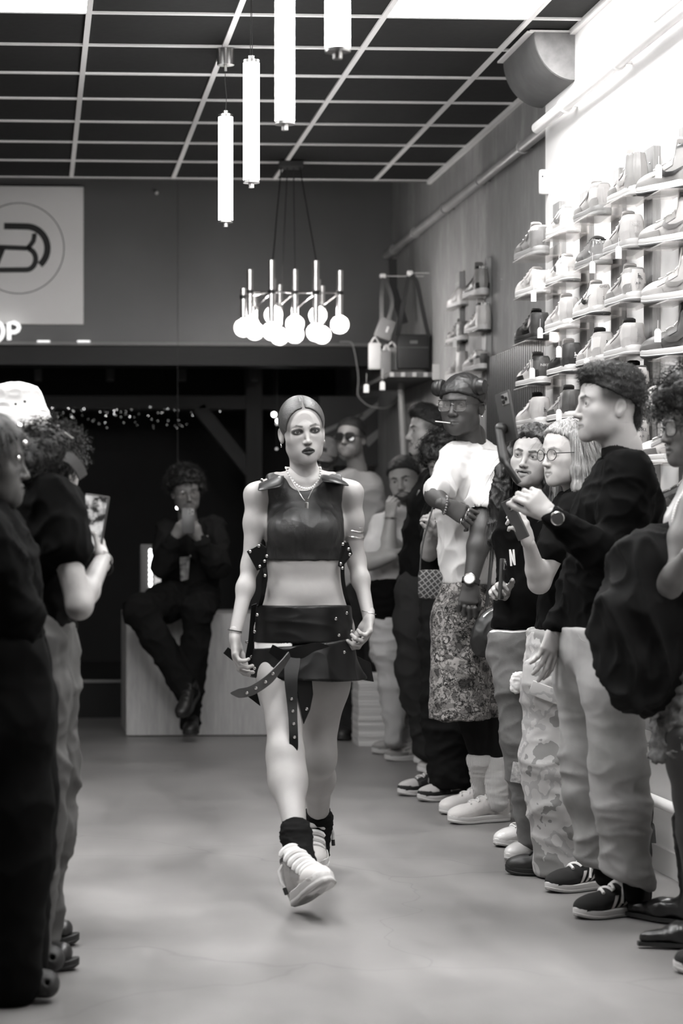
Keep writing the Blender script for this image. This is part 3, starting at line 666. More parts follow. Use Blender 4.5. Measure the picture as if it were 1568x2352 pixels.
class Head:
    """face looks along local -y; z up; eyes at z = 0; top of skull z = 0.12; chin z = -0.112"""
    def __init__(s, c, yaw=0, pitch=0, roll=0, sc=1.0, male=True, skin=0.4, lips=None, brow=0.03, brow_w=0.0035, beard=0.0, stubble=0.0, fade=0.0, makeup=0.0, smile=0.0, nose=1.0, jaw=1.0, look=(0, 0), lid=0.0, eye_open=1.0, fat=0.0, neck=None, neck_r=None, iris=0.03, stache=None, mouth_open=0.0, liner=0.0, hairline=0.0):
        s.__dict__.update(locals()); s.c = np.array(c, float)
        s.R = euler(0, 0, math.radians(yaw)) @ euler(-math.radians(pitch), 0, 0) @ euler(0, math.radians(roll), 0)
        s.ex = 0.0315
    def w(s, p): return s.R @ np.array(p, float) * s.sc + s.c
    def local(s, V): return (V - s.c) @ s.R / s.sc
    def soft(s):
        S = Soft(); m = s.male; j = s.jaw; n = s.nose; f = s.fat
        S.ell((0, 0.018, 0.036), (0.0755, 0.095, 0.084), k=0.0)
        S.ell((0, -0.026, 0.02), (0.066, 0.063, 0.07), k=0.03)                                    # forehead
        S.ell((0, -0.026, -0.038), ((0.061 if m else 0.0585) * (1 + f), 0.06, 0.07), k=0.03)                          # face
        for x in (-1, 1):
            S.ell((x * 0.0435, -0.048, -0.027), (0.023 + 0.004 * f, 0.024, 0.02), k=0.022)           # cheek bone
            S.ell((x * 0.036 * j, -0.034, -0.066), (0.024 + .006 * f, 0.034, 0.034), k=0.03)          # cheek
            S.cap((x * 0.05 * j, 0.006, -0.062), (x * 0.014 * j, -0.064, -0.1), 0.015 + 0.008 * f, 0.0135, k=0.03)  # jaw
            S.cap((x * 0.012, -0.0815, 0.016), (x * 0.044, -0.066, 0.019), 0.0095 if m else 0.007, 0.007, k=0.018)   # brow
        S.ell((0, -0.073, -0.1), (0.019 * j, 0.015, 0.014), k=0.022)                              # chin
        S.ell((0, -0.074, -0.071), (0.029, 0.0155, 0.021), k=0.022)                               # mouth mound
        for x in (-1, 1): S.ell((x * s.ex, -0.089, -0.001), (0.0185, 0.0105, 0.0125), k=0.012, sub=True)
        for x in (-1, 1): S.ell((x * s.ex, -0.0695, 0), (0.0165, 0.0150, 0.0142), k=0.006)         # lids
        S.cap((0, -0.083, 0.008), (0, -0.1025, -0.034), 0.0066 * n, 0.0088 * n, k=0.012)           # nose
        S.ell((0, -0.103, -0.0385), (0.0092 * n, 0.0092, 0.008), k=0.006)
        for x in (-1, 1):
            S.ell((x * 0.0112 * n, -0.0935, -0.0405), (0.0068 * n, 0.0095, 0.0068), k=0.007)
            S.ell((x * 0.0062 * n, -0.0985, -0.047), (0.0032, 0.005, 0.0036), k=0.003, sub=True)
        sm = s.smile; o = s.mouth_open
        zc = -0.0715; wl = (0.0225 if m else 0.0168) + 0.009 * sm; s.wl = wl
        lip = 1.25 if not m else 0.95; du = 0.0015 if not m else 0
        for x in (-1, 1):
            S.cap((x * wl, -0.081 + 0.004 * sm, zc + 0.001 + 0.009 * sm), (x * 0.005, -0.0895, zc + 0.0050 + du + o * .3), 0.0032, 0.0056 * lip, k=0.004)
            S.cap((x * wl, -0.081 + 0.004 * sm, zc - 0.001 + 0.009 * sm), (0, -0.0885, zc - 0.0060 - du - o), 0.0032, 0.0068 * lip, k=0.004)
            S.cap((x * wl, -0.0885, zc + 0.009 * sm), (0, -0.0975, zc - 0.0005 - o * .4), 0.0011 + o, 0.0013 + o, k=0.003, sub=True)
        if o > 0: S.ell((0, -0.086, zc + 0.003 * sm - 0.0005), (wl * 0.92, 0.0145, 0.0035 + o), k=0.002, sub=True)
        for x in (-1, 1):                                                                        # ears
            RE = euler(math.radians(-12), 0, math.radians(-x * 18))
            S.ell((x * 0.0755, 0.018, -0.014), (0.0075, 0.0165, 0.029), RE, k=0.006)
            S.ell((x * 0.0835, 0.013, -0.010), (0.0062, 0.009, 0.018), RE, k=0.004, sub=True)
            S.ell((x * s.ex, -0.0895, -0.001 - 0.001 * s.lid), (0.0165, 0.0125, 0.0066 * s.eye_open), euler(0, math.radians(-x * 5), 0), k=0.002, sub=True)
        nb = s.neck if s.neck is not None else s.w((0, 0.03, -0.2)); nr = s.neck_r or (0.054 if m else 0.046)
        S.frame(s.R, s.c, s.sc)
        S.cap(s.w((0, 0.022, -0.05)), nb, (nr, nr), (nr * 1.05, nr * 1.05), k=0.028)
        return S
    def colors(s, V):
        p = s.local(V); c = np.full(len(V), float(s.skin)); x, y, z = p[:, 0], p[:, 1], p[:, 2]; front = (y < -0.03)
        ax = np.abs(x); pm = p.copy(); pm[:, 0] = ax
        def paint(d, r0, r1, g, a=1.0):
            nonlocal c; k = (1 - sstep(d, r0, r1)) * a; c = c * (1 - k) + g * k
        if s.stubble > 0 or s.beard > 0 or s.stache:
            a = max(s.beard, s.stubble)
            yy = sstep(-y, -0.005, 0.055); top = 0.028 + 0.03 * yy + 0.012 * np.clip((ax - 0.03) / 0.03, 0, 1) * yy
            mk = sstep(-z - top, 0.0, 0.012) * sstep(z, -0.132, -0.112) * (1 - sstep(y, 0.002, 0.014)) * np.where((y > -0.03) & (ax < 0.04), sstep(-y, 0.005, 0.03), 1)
            if s.stache is not None and a == 0: mk = mk * 0
            st = (1 - sstep(np.minimum(seg_d(pm, (0.003, -0.093, -0.058), (0.026, -0.083, -0.066)), 1), 0.004, 0.008)) * (s.stache or a); mk = np.maximum(mk * a, st)
            lipd = np.minimum(seg_d(pm, (0.0225, -0.079, -0.0705), (0.0, -0.0885, -0.0755)), seg_d(pm, (0.0225, -0.079, -0.0705), (0.004, -0.0895, -0.066)))
            mk = mk * sstep(lipd, 0.005, 0.008); c = c * (1 - mk) + 0.018 * mk
        if s.hairline > 0:
            hd = ((x / 0.064) ** 2 + ((y + 0.10) / 0.075) ** 2 + ((z + 0.01) / 0.092) ** 2); k = sstep(hd, 0.84, 1.04) * sstep(z - 0.3 * np.minimum(0, y + 0.01), -0.02, 0.02) * (y < 0.03) * s.hairline; c = c * (1 - k) + 0.06 * k
        if s.fade > 0:
            k = sstep(z + 0.35 * np.minimum(0, y + 0.015), -0.022, 0.022) * sstep(y, -0.06, -0.035) * s.fade; c = c * (1 - k) + 0.02 * k
        lp = s.lips if s.lips is not None else s.skin * 0.62; sm = s.smile; wl = (0.0225 if s.male else 0.0168) + 0.009 * sm
        d = np.minimum(seg_d(pm, (wl, -0.083 + .004 * sm, -0.0712 + 0.009 * sm), (0.003, -0.0915, -0.0672 + (0 if s.male else .0015))), seg_d(pm, (wl, -0.083 + .004 * sm, -0.0722 + 0.009 * sm), (0, -0.091, -0.0772 - (0 if s.male else .0015) - s.mouth_open)))
        paint(d, 0.0066 + (0 if s.male else 0.0012), 0.0082 + (0 if s.male else 0.0012), lp)
        for a, b, w in (((0.0145, -0.09, 0.0175), (0.034, -0.083, 0.0220), 1.0), ((0.034, -0.083, 0.0220), (0.05, -0.067, 0.0165), 0.7)):
            q = pm.copy(); q[:, 1] *= 0.4; aa = np.array(a) * [1, .4, 1]; bb = np.array(b) * [1, .4, 1]
            paint(seg_d(q, aa, bb), s.brow_w * w, s.brow_w * w + 0.0025, s.brow, 0.85)
        e = np.sqrt(((ax - s.ex) / 1.9) ** 2 + ((z + 0.001) * 1.0) ** 2)
        if s.liner > 0: paint(np.where(y < -0.05, e, 1), 0.0092, 0.0132, 0.02, s.liner)
        if s.makeup > 0:
            up = np.where((y < -0.05) & (z > 0.0025) & (np.abs(ax - s.ex) < 0.019), np.abs(np.sqrt(((ax - s.ex) / 1.9) ** 2 + ((z - 0.000)) ** 2) - 0.0136), 1); paint(up, 0.001, 0.0024, 0.75, s.makeup)
            ck = seg_d(pm, (0.062, -0.02, -0.035), (0.04, -0.062, -0.058)); paint(ck, 0.003, 0.014, s.skin * 0.6, 0.6)
        paint(np.where(y < -0.05, np.sqrt((pm[:, 0] - 0.0065) ** 2 + (z + 0.0475) ** 2), 1), 0.002, 0.0045, s.skin * 0.35, 0.8)
        return c
    def parts(s, h):
        S = s.soft(); V, F = S.mesh(h, lo=np.min([s.w((a, b, -0.205)) for a in (-.13, .13) for b in (-.13, .14)], 0) - 0.02)
        out = [(V, F, s.colors(V))]
        lx, lz = s.look
        for x in (-1, 1):
            R = s.R @ euler(-math.radians(lz), 0, math.radians(lx)); v, f = sphere_q(s.w((x * s.ex, -0.0695, 0)), 0.0136 * s.sc, R)
            k = (v - s.w((x * s.ex, -0.0695, 0))) @ (R @ A3(0, -1, 0)) / (0.0136 * s.sc); out.append((v, f, np.where(k > 0.87, s.iris, min(0.6, s.skin * 0.6 + 0.06))))
        return out
def hand_soft(wr, d, pn, side, curl=(25, 30, 35, 40), thumb=(35, 20), sc=1.0, spread=4.0, bend2=1.0, straight=None):
    """wr wrist, d wrist->knuckles, pn palm-facing direction; side=+1 puts the thumb on +(d x pn)"""
    d = unit(d); pn = np.array(pn, float); pn = unit(pn - d * pn.dot(d)); t = np.cross(d, pn) * side
    S = Soft(); L = 0.092 * sc; wr = np.array(wr, float)
    S.cap(wr - d * 0.022 * sc, wr + d * 0.012 * sc, (0.0215 * sc, 0.0175 * sc), (0.0265 * sc, 0.017 * sc), t, k=0.012)
    S.cap(wr + d * 0.012 * sc, wr + d * 0.068 * sc, (0.03 * sc, 0.0155 * sc), (0.039 * sc, 0.0135 * sc), t, k=0.015)
    S.ell(wr + d * 0.035 * sc + t * 0.02 * sc + pn * 0.008 * sc, (0.017 * sc,) * 3, k=0.015)
    ln = (0.074, 0.083, 0.077, 0.06); rr = (0.0088, 0.009, 0.0085, 0.0075)
    for i in range(4):
        off = (0.029, 0.0098, -0.0098, -0.0285)[i]; b = wr + d * (L - (0.004, 0, 0.004, 0.012)[i]) * sc * 0.93 + t * off * sc
        dd = unit(d + t * math.tan(math.radians((1.5 - i) * spread))); a = curl[i]; p = b; ax = unit(np.cross(dd, pn))
        for q, (fr, ca) in enumerate(((0.45, 0.75), (0.31, 1.15 * bend2), (0.24, 0.8 * bend2))):
            an = math.radians(a * ca); dd = dd * math.cos(an) + np.cross(ax, dd) * math.sin(an)
            e = p + dd * ln[i] * fr * sc; r = rr[i] * sc * (1 - 0.08 * q); S.cap(p, e, r, r * 0.92, k=0.005 if q else 0.009); p = e
    tb = wr + d * 0.022 * sc + t * 0.022 * sc + pn * 0.008 * sc
    td = unit(d * math.cos(math.radians(thumb[0])) + t * math.sin(math.radians(thumb[0])) + pn * 0.35); p = tb
    for q, (l, r) in enumerate(((0.042, 0.0125), (0.032, 0.0102), (0.026, 0.009))):
        if q:
            an = math.radians(thumb[1]); ax = unit(np.cross(td, unit(d - t * 0.6 + pn * 0.3))); td = td * math.cos(an) + np.cross(ax, td) * math.sin(an)
        e = p + td * l * sc; S.cap(p, e, r * sc, r * sc * 0.9, k=0.008); p = e
    return S
skin_m = colmat('skin', 0.48, 0.08, 220, 0.0015, spec=0.4, mottle=0.04)
hair_m = None
def hairmat(name, g, rough=0.45, sc=(60, 60, 6), b=0.6):
    return mat(name, g, rough, vary=0.35, vs=6, sc=sc, bmp=b, bs=8, bd=0.006, spec=0.35)
def hair_cap(H, t=0.012, front=(-0.085, 0.072), nape=(0.095, -0.075), k=0.01, extra=None, side=1.0, face=None):
    """hair shell over the skull, cut by a plane from hairline to nape"""
    S = Soft(); S.ell((0, 0.018, 0.036), (0.0755 * side + t, 0.095 + t, 0.084 + t)); S.ell((0, -0.022, 0.028), (0.0665 * side + t, 0.062 + t, 0.068 + t), k=0.03)
    if extra: extra(S)
    dy, dz = nape[0] - front[0], nape[1] - front[1]; n = unit((0, dz, -dy)); S.cut((0, front[0], front[1]), n if n[2] < 0 else -n, k)
    if face: S.ell((0, -0.10, -0.01), face, k=k, sub=True)
    S.frame(H.R, H.c, H.sc); return S
class Person:
    def __init__(s, label, foot, Y=None):
        s.Y = foot[1] if Y is None else Y
        s.e = empty('person', (foot[0], foot[1], 0), label=label, cat='person'); s.o = np.array([foot[0], foot[1], 0.0]); s.parts = []
    def j(s, px, py, dy=0.0): return P(px, py, s.Y + dy)
    def put(s, o):
        o.parent = s.e; o.matrix_parent_inverse = Matrix.Translation(-Vector(s.e.location)); return o
    def skin(s, soft, h, col, lo=None, hi=None):
        V, F = soft.mesh(h, lo, hi); s.parts.append((V, F, col(V) if callable(col) else np.full(len(V), float(col))))
    def body(s, m=None):
        V, F, C = join(s.parts); return s.put(ob('body', mesh(V, F, True, C), m or skin_m))
    def cloth(s, name, soft, h, m, amp=0.006, sc=(9, 9, 9), seed=0.0, mask=None, col=None, rid=True, parent=None):
        o = sobj(name, soft, h, m, None, col, amp, sc, seed, mask, rid)
        if parent is not None: o.parent = parent; o.matrix_parent_inverse = Matrix.Translation(-Vector(s.e.location)); return o
        return s.put(o)
    def add(s, name, mb, m, smooth=True, parent=None):
        o = mb.build(name, m, None, smooth)
        if parent is not None: o.parent = parent; o.matrix_parent_inverse = Matrix.Translation(-Vector(s.e.location)); return o
        return s.put(o)
def torso(S, hips, neck, side, w, d, k=0.03, top=1.0, belly=0.0, fwd=None):
    """lofted trunk: w, d = half widths / depths at hip, waist, rib, chest, shoulder"""
    ts = (0.0, 0.22, 0.45, 0.68, 0.86); pts = [hips + (neck - hips) * t for t in ts]
    side = unit(side)
    if fwd is not None and belly: pts[1] = pts[1] + unit(fwd) * belly; pts[2] = pts[2] + unit(fwd) * belly * 0.7
    for i in range(4): S.cap(pts[i], pts[i + 1], (w[i], d[i]), (w[i + 1], d[i + 1]), side, k)
    return pts
def specs(H, r=0.023, frame_m=None, lens_m=None, P_=None, tw=0.0016, square=0.0, gap=0.0, name='glasses', y=-0.099, drop=-0.004, lens_r=None):
    """pair of glasses worn on head H: rims, bridge, temples, lenses"""
    g = empty(name); ex = 0.033
    def rim(x):
        pts = []
        for i in range(22):
            a = 2 * math.pi * i / 22; ca, sa = math.cos(a), math.sin(a); k = 1.0 + square * 0.16 * (abs(ca * sa) * 4) ** 1.0
            pts.append(H.w((x * ex + r * 1.08 * k * ca, y + 0.006 * abs(ca) * (1 if ca * x > 0 else 0), drop + r * 0.92 * k * sa)))
        return pts
    first = None
    for x in (-1, 1):
        pts = rim(x); o = P_.add('rim', MB().tube(pts, tw * H.sc, 6, True), frame_m)
        if first is None: first = o
        c = np.mean(pts, 0); V = [c] + pts; n = len(pts)
        le = ob('lens', mesh(V, [(0, i + 1, (i + 1) % n + 1) for i in range(n)], True), lens_m); P_.put(le)
        P_.add('temple', MB().tube([H.w((x * (ex + r), y + 0.006, drop + 0.006)), H.w((x * 0.079, y + 0.03, drop + 0.006)), H.w((x * 0.084, 0.015, 0.004)), H.w((x * 0.082, 0.035, -0.02))], tw * 1.1 * H.sc, 6), frame_m)
    P_.add('bridge', MB().tube([H.w((-ex + r, y, drop + 0.003)), H.w((0, y - 0.003, drop + 0.006)), H.w((ex - r, y, drop + 0.003))], tw * H.sc, 6), frame_m)
    bpy.data.objects.remove(g)

def limb(S, a, b, c, r, k=0.02, bulge=0.0, bdir=None):
    """two-segment limb a-b-c with radii (start, mid1, joint, mid2, end)"""
    m1 = a + (b - a) * 0.4; m2 = b + (c - b) * 0.32
    if bdir is not None: m2 = m2 + np.array(bdir) * bulge
    S.chain([a, m1, b, m2, c], r, k=k); return S
def ribbon(pts, wdir, w, th=0.003, taper=None):
    """flat strap along points; wdir = width direction (one or per point)"""
    mb = MB(); pts = [np.array(p, float) for p in pts]; n = len(pts); vs = []
    for i, p in enumerate(pts):
        t = unit(pts[min(i + 1, n - 1)] - pts[max(i - 1, 0)]); wd = np.array(wdir[i] if np.ndim(wdir) == 2 else wdir, float); wd = unit(wd - t * wd.dot(t)); nn = np.cross(t, wd)
        ww = (w if not hasattr(w, '__len__') else w[i]) / 2
        vs += [p - wd * ww - nn * th / 2, p + wd * ww - nn * th / 2, p + wd * ww + nn * th / 2, p - wd * ww + nn * th / 2]
    fs = [(i * 4 + j, i * 4 + (j + 1) % 4, (i + 1) * 4 + (j + 1) % 4, (i + 1) * 4 + j) for i in range(n - 1) for j in range(4)] + [(3, 2, 1, 0), tuple((n - 1) * 4 + j for j in range(4))]
    return mb.add(vs, fs)
def worn(Pn, heel, toe, style='low', pal=None, um=None, mark='', sc=None, h=0.0045, bow=False, th=(0.034, 0.026), z=(0.0, 0.0), name='shoe', laces=True, tongue=True, up=(0, 0, 1), Yh=None, Yt=None, lace_r=0.0032):
    a = PF(*heel, z[0]) if Yh is None else P(*heel, Yh); b = PF(*toe, z[1]) if Yt is None else P(*toe, Yt); L = np.linalg.norm(b - a); sc = sc or L / 0.29; a = (a + b) / 2 - (b - a) / L * sc * 0.145
    e = empty(name); sneaker(e, style, pal, h, um, mark, None, laces, th, bow=bow, tongue=tongue, lace_r=lace_r); place(e, a, b - a, up, sc)
    M = e.matrix_world.copy(); e.parent = Pn.e; e.matrix_parent_inverse = Matrix.Translation(-Vector(Pn.e.location)); e.matrix_basis = M; return e
def fabric(name, g, vary=0.08, bmp=0.15, bs=300, rough=0.9, vs=6): return mat(name, g, rough, vary=vary, vs=vs, bmp=bmp, bs=bs, bd=0.002, spec=0.08)
def phone(label, c, up, normal, w=0.075, h=0.155, th=0.008, screen=None, lens=True, grp=None):
    """smartphone: normal = direction the back (camera side) faces"""
    z = unit(up); y = -np.array(normal, float); y = unit(y - z * y.dot(z)); x = np.cross(y, z); e = empty('phone', label=label, cat='phone', group=grp)
    MB().rbox((0, 0, 0), (w, th, h), 0.0035).build('case', mat('phone_case', 0.05, 0.35), e, True)
    MB().rbox((0, th / 2, 0), (w * 0.92, 0.0012, h * 0.95), 0.0005).build('screen', screen or mat('screen_black', 0.01, 0.08), e)
    if lens:
        MB().rbox((w * 0.22, -th / 2 - 0.001, h * 0.34), (w * 0.44, 0.003, h * 0.22), 0.001).build('camera_bump', mat('phone_back', 0.25, 0.3), e)
        for lx, lz in ((0.12, 0.39), (0.12, 0.29), (0.32, 0.34)): MB().lathe([(0.0065, 0), (0.0065, 0.003)], n=12, ax=rotm('X', math.pi / 2)).build('camera_lens', mat('lens_black', 0.01, 0.1), e, True, (w * lx + w * 0.0, -th / 2 - 0.0022, h * lz))
    e.matrix_world = Matrix([[x[0], y[0], z[0], c[0]], [x[1], y[1], z[1], c[1]], [x[2], y[2], z[2], c[2]], [0, 0, 0, 1]]); return e

def strands(V, F, style, n, L, w, seed=0, lift=0.5, flow=(0, 0, -1), R=None, keep=None):
    """fine locks growing on a hair surface: short tufts, long strands or small curls"""
    rs = np.random.RandomState(seed); N = normals(V, F); i = rs.randint(0, len(F), n); wt = rs.dirichlet((1, 1, 1, 1), n)
    p = (V[F[i]] * wt[:, :, None]).sum(1); nn = N[F[i]].mean(1); nn /= np.linalg.norm(nn, axis=1, keepdims=True) + 1e-9
    if keep is not None: q_ = keep(p); p, nn, n = p[q_], nn[q_], int(q_.sum())
    fl = np.array(flow, float) if R is None else np.array(R) @ np.array(flow, float)
    t = fl[None] - nn * (nn @ fl)[:, None] + rs.normal(size=(n, 3)) * (0.45 if style != 'long' else 0.08); t -= nn * (t * nn).sum(1)[:, None]; t /= np.linalg.norm(t, axis=1, keepdims=True) + 1e-9
    b = np.cross(nn, t); ln = L * (0.6 + 0.8 * rs.rand(n)); m = {'short': 3, 'long': 6, 'curly': 9}[style]; vs = []; q = np.linspace(0, 1, m); ph0 = rs.rand(n) * 6.28
    for k, u in enumerate(q):
        if style == 'curly':
            a = (u * 2 * math.pi * 1.6 + ph0)[:, None]; r = 0.0075
            c = p + nn * (u * ln * lift)[:, None] + (t * np.cos(a) + b * np.sin(a)) * r + t * (u * ln * 0.3)[:, None]
        else: c = p - nn * 0.001 + t * (ln * u)[:, None] * (1 - lift * 0.4) + nn * (ln * lift * (u - (0.55 if style == 'long' else 0.15) * u * u))[:, None] + A3(0, 0, -1) * (ln * 0.25 * u * u)[:, None]
        ww = w * (1 - u * 0.75) * 0.5
        sd = b if style != 'curly' else nn
        vs += [c - sd * ww, c + sd * ww]
    Vn = np.stack(vs, 1).reshape(-1, 3); base = np.arange(n)[:, None] * (2 * m); Fn = []
    for k in range(m - 1): Fn.append(base + np.array([[2 * k, 2 * k + 1, 2 * k + 3, 2 * k + 2]]))
    return Vn, np.concatenate(Fn)
def hair(Pn, soft, h, m, style='short', n=2500, L=0.02, w=0.0016, lift=0.5, flow=(0, 0, -1), R=None, amp=0.003, sc=(50, 50, 50), rid=False, seed=0, name='hair', keep=None):
    V, F = soft.mesh(h); V = wrinkle(V, F, amp, sc, seed, None, rid) if amp else V
    v2, f2 = strands(V, F, style, n, L, w, seed, lift, flow, R, keep); o = ob(name, mesh(np.concatenate([V, v2]), np.concatenate([F, f2 + len(V)]), True), m); o['kind'] = 'stuff'; return Pn.put(o)
# ================================================================== shoes
SOLE_T = [0, .02, .06, .15, .3, .45, .6, .72, .85, .94, .98, 1]; SOLE_W = [0.002, .016, .027, .0345, .035, .036, .043, .0475, .043, .030, .018, .002]
def sole_mb(L=0.29, th=(0.036, 0.028), z0=0.0, w=1.0, flare=0.0, groove=0.0015, spring=0.012):
    ts = np.concatenate([(1 - np.cos(np.linspace(0, math.pi, 17))) / 2]); hw = np.interp(ts, SOLE_T, SOLE_W) * w
    loop = [(h, t) for h, t in zip(hw, ts)] + [(-h, t) for h, t in list(zip(hw, ts))[::-1]][1:-1]
    sp = lambda t: spring * max(0, (t - 0.72) / 0.28) ** 2
    prof = ((-0.006, 0.0), (-0.001, 0.004), (0.0, 0.35), (-groove, 0.42), (0.0, 0.5), (0.0, 0.92), (-0.003, 1.0), (-0.016, 0.99))
    vs = []; n = len(loop)
    for ins, zf in prof:
        for x, t in loop:
            h = th[0] + (th[1] - th[0]) * t; k = max(0.02, (abs(x) + ins * (1 if abs(x) > 0.006 else 0.3)) / max(abs(x), 1e-4)) if abs(x) > 1e-4 else 1
            ty = t * L; ty = min(max(ty, -ins), L + ins)
            z = zf * h if zf > 0.01 else zf
            vs.append((x * k, ty, z0 + z + sp(t)))
    m = len(prof); fs = [(i * n + j, i * n + (j + 1) % n, (i + 1) * n + (j + 1) % n, (i + 1) * n + j) for i in range(m - 1) for j in range(n)]
    fs += [tuple(range(n)), tuple((m - 1) * n + j for j in range(n - 1, -1, -1))]
    return MB().add(vs, fs)
_UP = {}
def upper(style, h=0.0048):
    """sneaker upper: returns V, F, bvh, collar height"""
    key = (style, h)
    if key in _UP: return _UP[key]
    zc = {'low': 0.094, 'mid': 0.112, 'high': 0.152, 'runner': 0.118, 'ball': 0.088, 'clog': 0.075}[style]
    S = Soft()
    S.ell((0, 0.238, 0.036), (0.0425, 0.05, 0.034 if style != 'ball' else 0.03), k=0)
    S.cap((0, 0.205, 0.04), (0, 0.115, 0.068), (0.0415, 0.034), (0.033, 0.038), (1, 0, 0), k=0.03)
    S.cap((0, 0.05, 0.026), (0, 0.05, 0.085), (0.0345, 0.043), (0.0285, 0.041), (1, 0, 0), k=0.03)
    S.cap((0, 0.056, 0.06), (0, 0.062, zc - 0.022), (0.031, 0.045), (0.0315, 0.05), (1, 0, 0), k=0.025)
    S.cut((0, 0, 0.018), (0, 0, -1)); S.cut((0, 0.02, zc - (0.004 if style != 'runner' else 0)), unit((0, -0.28, 1)), 0.005)
    S.cap((0, 0.056, zc - 0.035), (0, 0.062, zc + 0.08), (0.024, 0.037), (0.026, 0.040), (1, 0, 0), k=0.005, sub=True)
    V, F = S.mesh(h); b = BVHTree.FromPolygons([tuple(v) for v in V], [tuple(q) for q in F.tolist()])
    _UP[key] = (V, F, b, zc); return _UP[key]
def regions(V, zc, pal, style):
    x, y, z = np.abs(V[:, 0]), V[:, 1], V[:, 2]; g = lambda k, d: float(pal.get(k, pal.get(d, 0.5)))
    c = np.full(len(V), g('a', 'a'))
    c[(y > 0.205) & (z > 0.04)] = g('toe', 'a')
    c[(y > 0.17) & (z < 0.044 + (y - 0.17) * 0.06)] = g('rim', 'b')
    eye = (y > 0.1) & (y < 0.2) & (z > 0.055 + (0.2 - y) * 0.22) & (x < 0.03); c[eye] = g('b', 'a')
    c[(y > 0.105) & (y < 0.195) & (x < 0.0125)] = g('t', 'a')
    c[(y < 0.05 + (z - 0.03) * 0.25) & (z < zc - 0.014)] = g('heel', 'b')
    c[(y < 0.095) & (z > zc - 0.022)] = g('col', 'b')
    inn = (x < 0.029) & (y > 0.012) & (y < 0.1) & (z > zc - 0.06) & (((x / 0.029) ** 2 + ((y - 0.06) / 0.041) ** 2) < 1.02); c[inn] = g('n', 'b')
    return c
def decal(bvh, curveA, curveB, side, n=12, off=0.0012):
    """thin patch between two (y,z) poly-lines laid on the shoe's side (side=+-1) or heel (side=0, then (x,z))"""
    A = np.array(curveA, float); B = np.array(curveB, float)
    def rs(C): t = np.linspace(0, 1, len(C)); q = np.linspace(0, 1, n + 1); return np.stack([np.interp(q, t, C[:, 0]), np.interp(q, t, C[:, 1])], 1)
    A, B = rs(A), rs(B); v = []
    for a, b in zip(A, B):
        for f in (0, 0.5, 1):
            p = a + (b - a) * f
            v.append(onshoe(bvh, p[0], p[1], side, off))
    v = [q if q is not None else None for q in v]; ok = [q for q in v if q is not None]
    if not ok: return None
    last = ok[0]; vv = []
    for q in v: last = q if q is not None else last; vv.append(last)
    f = []
    for i in range(n):
        for j in range(2): f.append((i * 3 + j, i * 3 + j + 1, i * 3 + j + 4, i * 3 + j + 3))
    return np.array(vv), f
def onshoe(bvh, a, z, side, off):
    if side: hit = bvh.ray_cast(Vector((side * 0.15, a, z)), Vector((-side, 0, 0)))
    else: hit = bvh.ray_cast(Vector((a, -0.15, z)), Vector((0, 1, 0)))
    if hit[0] is None: return None
    n = Vector((side, 0, 0)) if side else Vector((0, -1, 0)); return np.array(hit[0] + (hit[1] * 0.5 + n * 0.5) * off)
SWOOSH_T = [(0.092, 0.084), (0.098, 0.066), (0.115, 0.056), (0.14, 0.053), (0.165, 0.055), (0.2, 0.062)]; SWOOSH_B = [(0.092, 0.084), (0.086, 0.06), (0.098, 0.044), (0.125, 0.042), (0.155, 0.049), (0.2, 0.062)]
SWT = [(0.03, 0.073), (0.06, 0.066), (0.095, 0.061), (0.125, 0.062), (0.14, 0.07), (0.145, 0.082)]; SWB = [(0.03, 0.073), (0.06, 0.06), (0.1, 0.048), (0.135, 0.047), (0.155, 0.06), (0.145, 0.082)]
_TXT = {}
def text_geo(t, size=1.0):
    if t not in _TXT:
        cu = bpy.data.curves.new('t', 'FONT'); cu.body = t; cu.align_x = 'CENTER'; cu.size = 1.0; cu.resolution_u = 2
        o = bpy.data.objects.new('t', cu); COL.objects.link(o); dg = bpy.context.evaluated_depsgraph_get(); me = bpy.data.meshes.new_from_object(o.evaluated_get(dg))
        _TXT[t] = (np.array([v.co[:] for v in me.vertices])[:, :2], [tuple(p.vertices) for p in me.polygons]); bpy.data.objects.remove(o); bpy.data.curves.remove(cu)
    v, f = _TXT[t]; return v * size, f
LEAP = [(-0.1, 1.0), (0.02, 1.02), (0.06, 0.9), (0.03, 0.8), (0.1, 0.66), (0.3, 0.5), (0.52, 0.42), (0.55, 0.48), (0.36, 0.58), (0.16, 0.74), (0.12, 0.56), (0.14, 0.4), (0.32, 0.26), (0.6, 0.02), (0.74, -0.06), (0.72, 0.04), (0.4, 0.36), (0.12, 0.3), (-0.02, 0.3), (-0.28, 0.16), (-0.6, -0.02), (-0.72, 0.02), (-0.7, -0.1), (-0.5, -0.12), (-0.22, 0.02), (-0.1, 0.34), (-0.12, 0.6), (-0.06, 0.78), (-0.12, 0.86)]
from mathutils.geometry import tessellate_polygon
def leap_geo(size):
    t = tessellate_polygon([[Vector((x, z, 0)) for x, z in LEAP]]); return np.array(LEAP) * size, [tuple(q) for q in t]
def heel_mark(bvh, geo, cz, off=0.0040, mir=-1, cx=0.0):
    v, f = geo; out = []
    for x, z in v:
        p = onshoe(bvh, cx + mir * x * -1, cz + z, 0, off)
        if p is None: return None
        out.append(p)
    return out, f
lace_m = colmat('laces', 0.8); up_m = colmat('shoe_leather', 0.45, 0.06, 120, 0.002, mottle=0.03); suede_m = colmat('shoe_suede', 0.9, 0.2, 400, 0.002, mottle=0.06); patent_m = colmat('shoe_patent', 0.2, coat=0.6); sole_c = colmat('sole_rubber', 0.55)
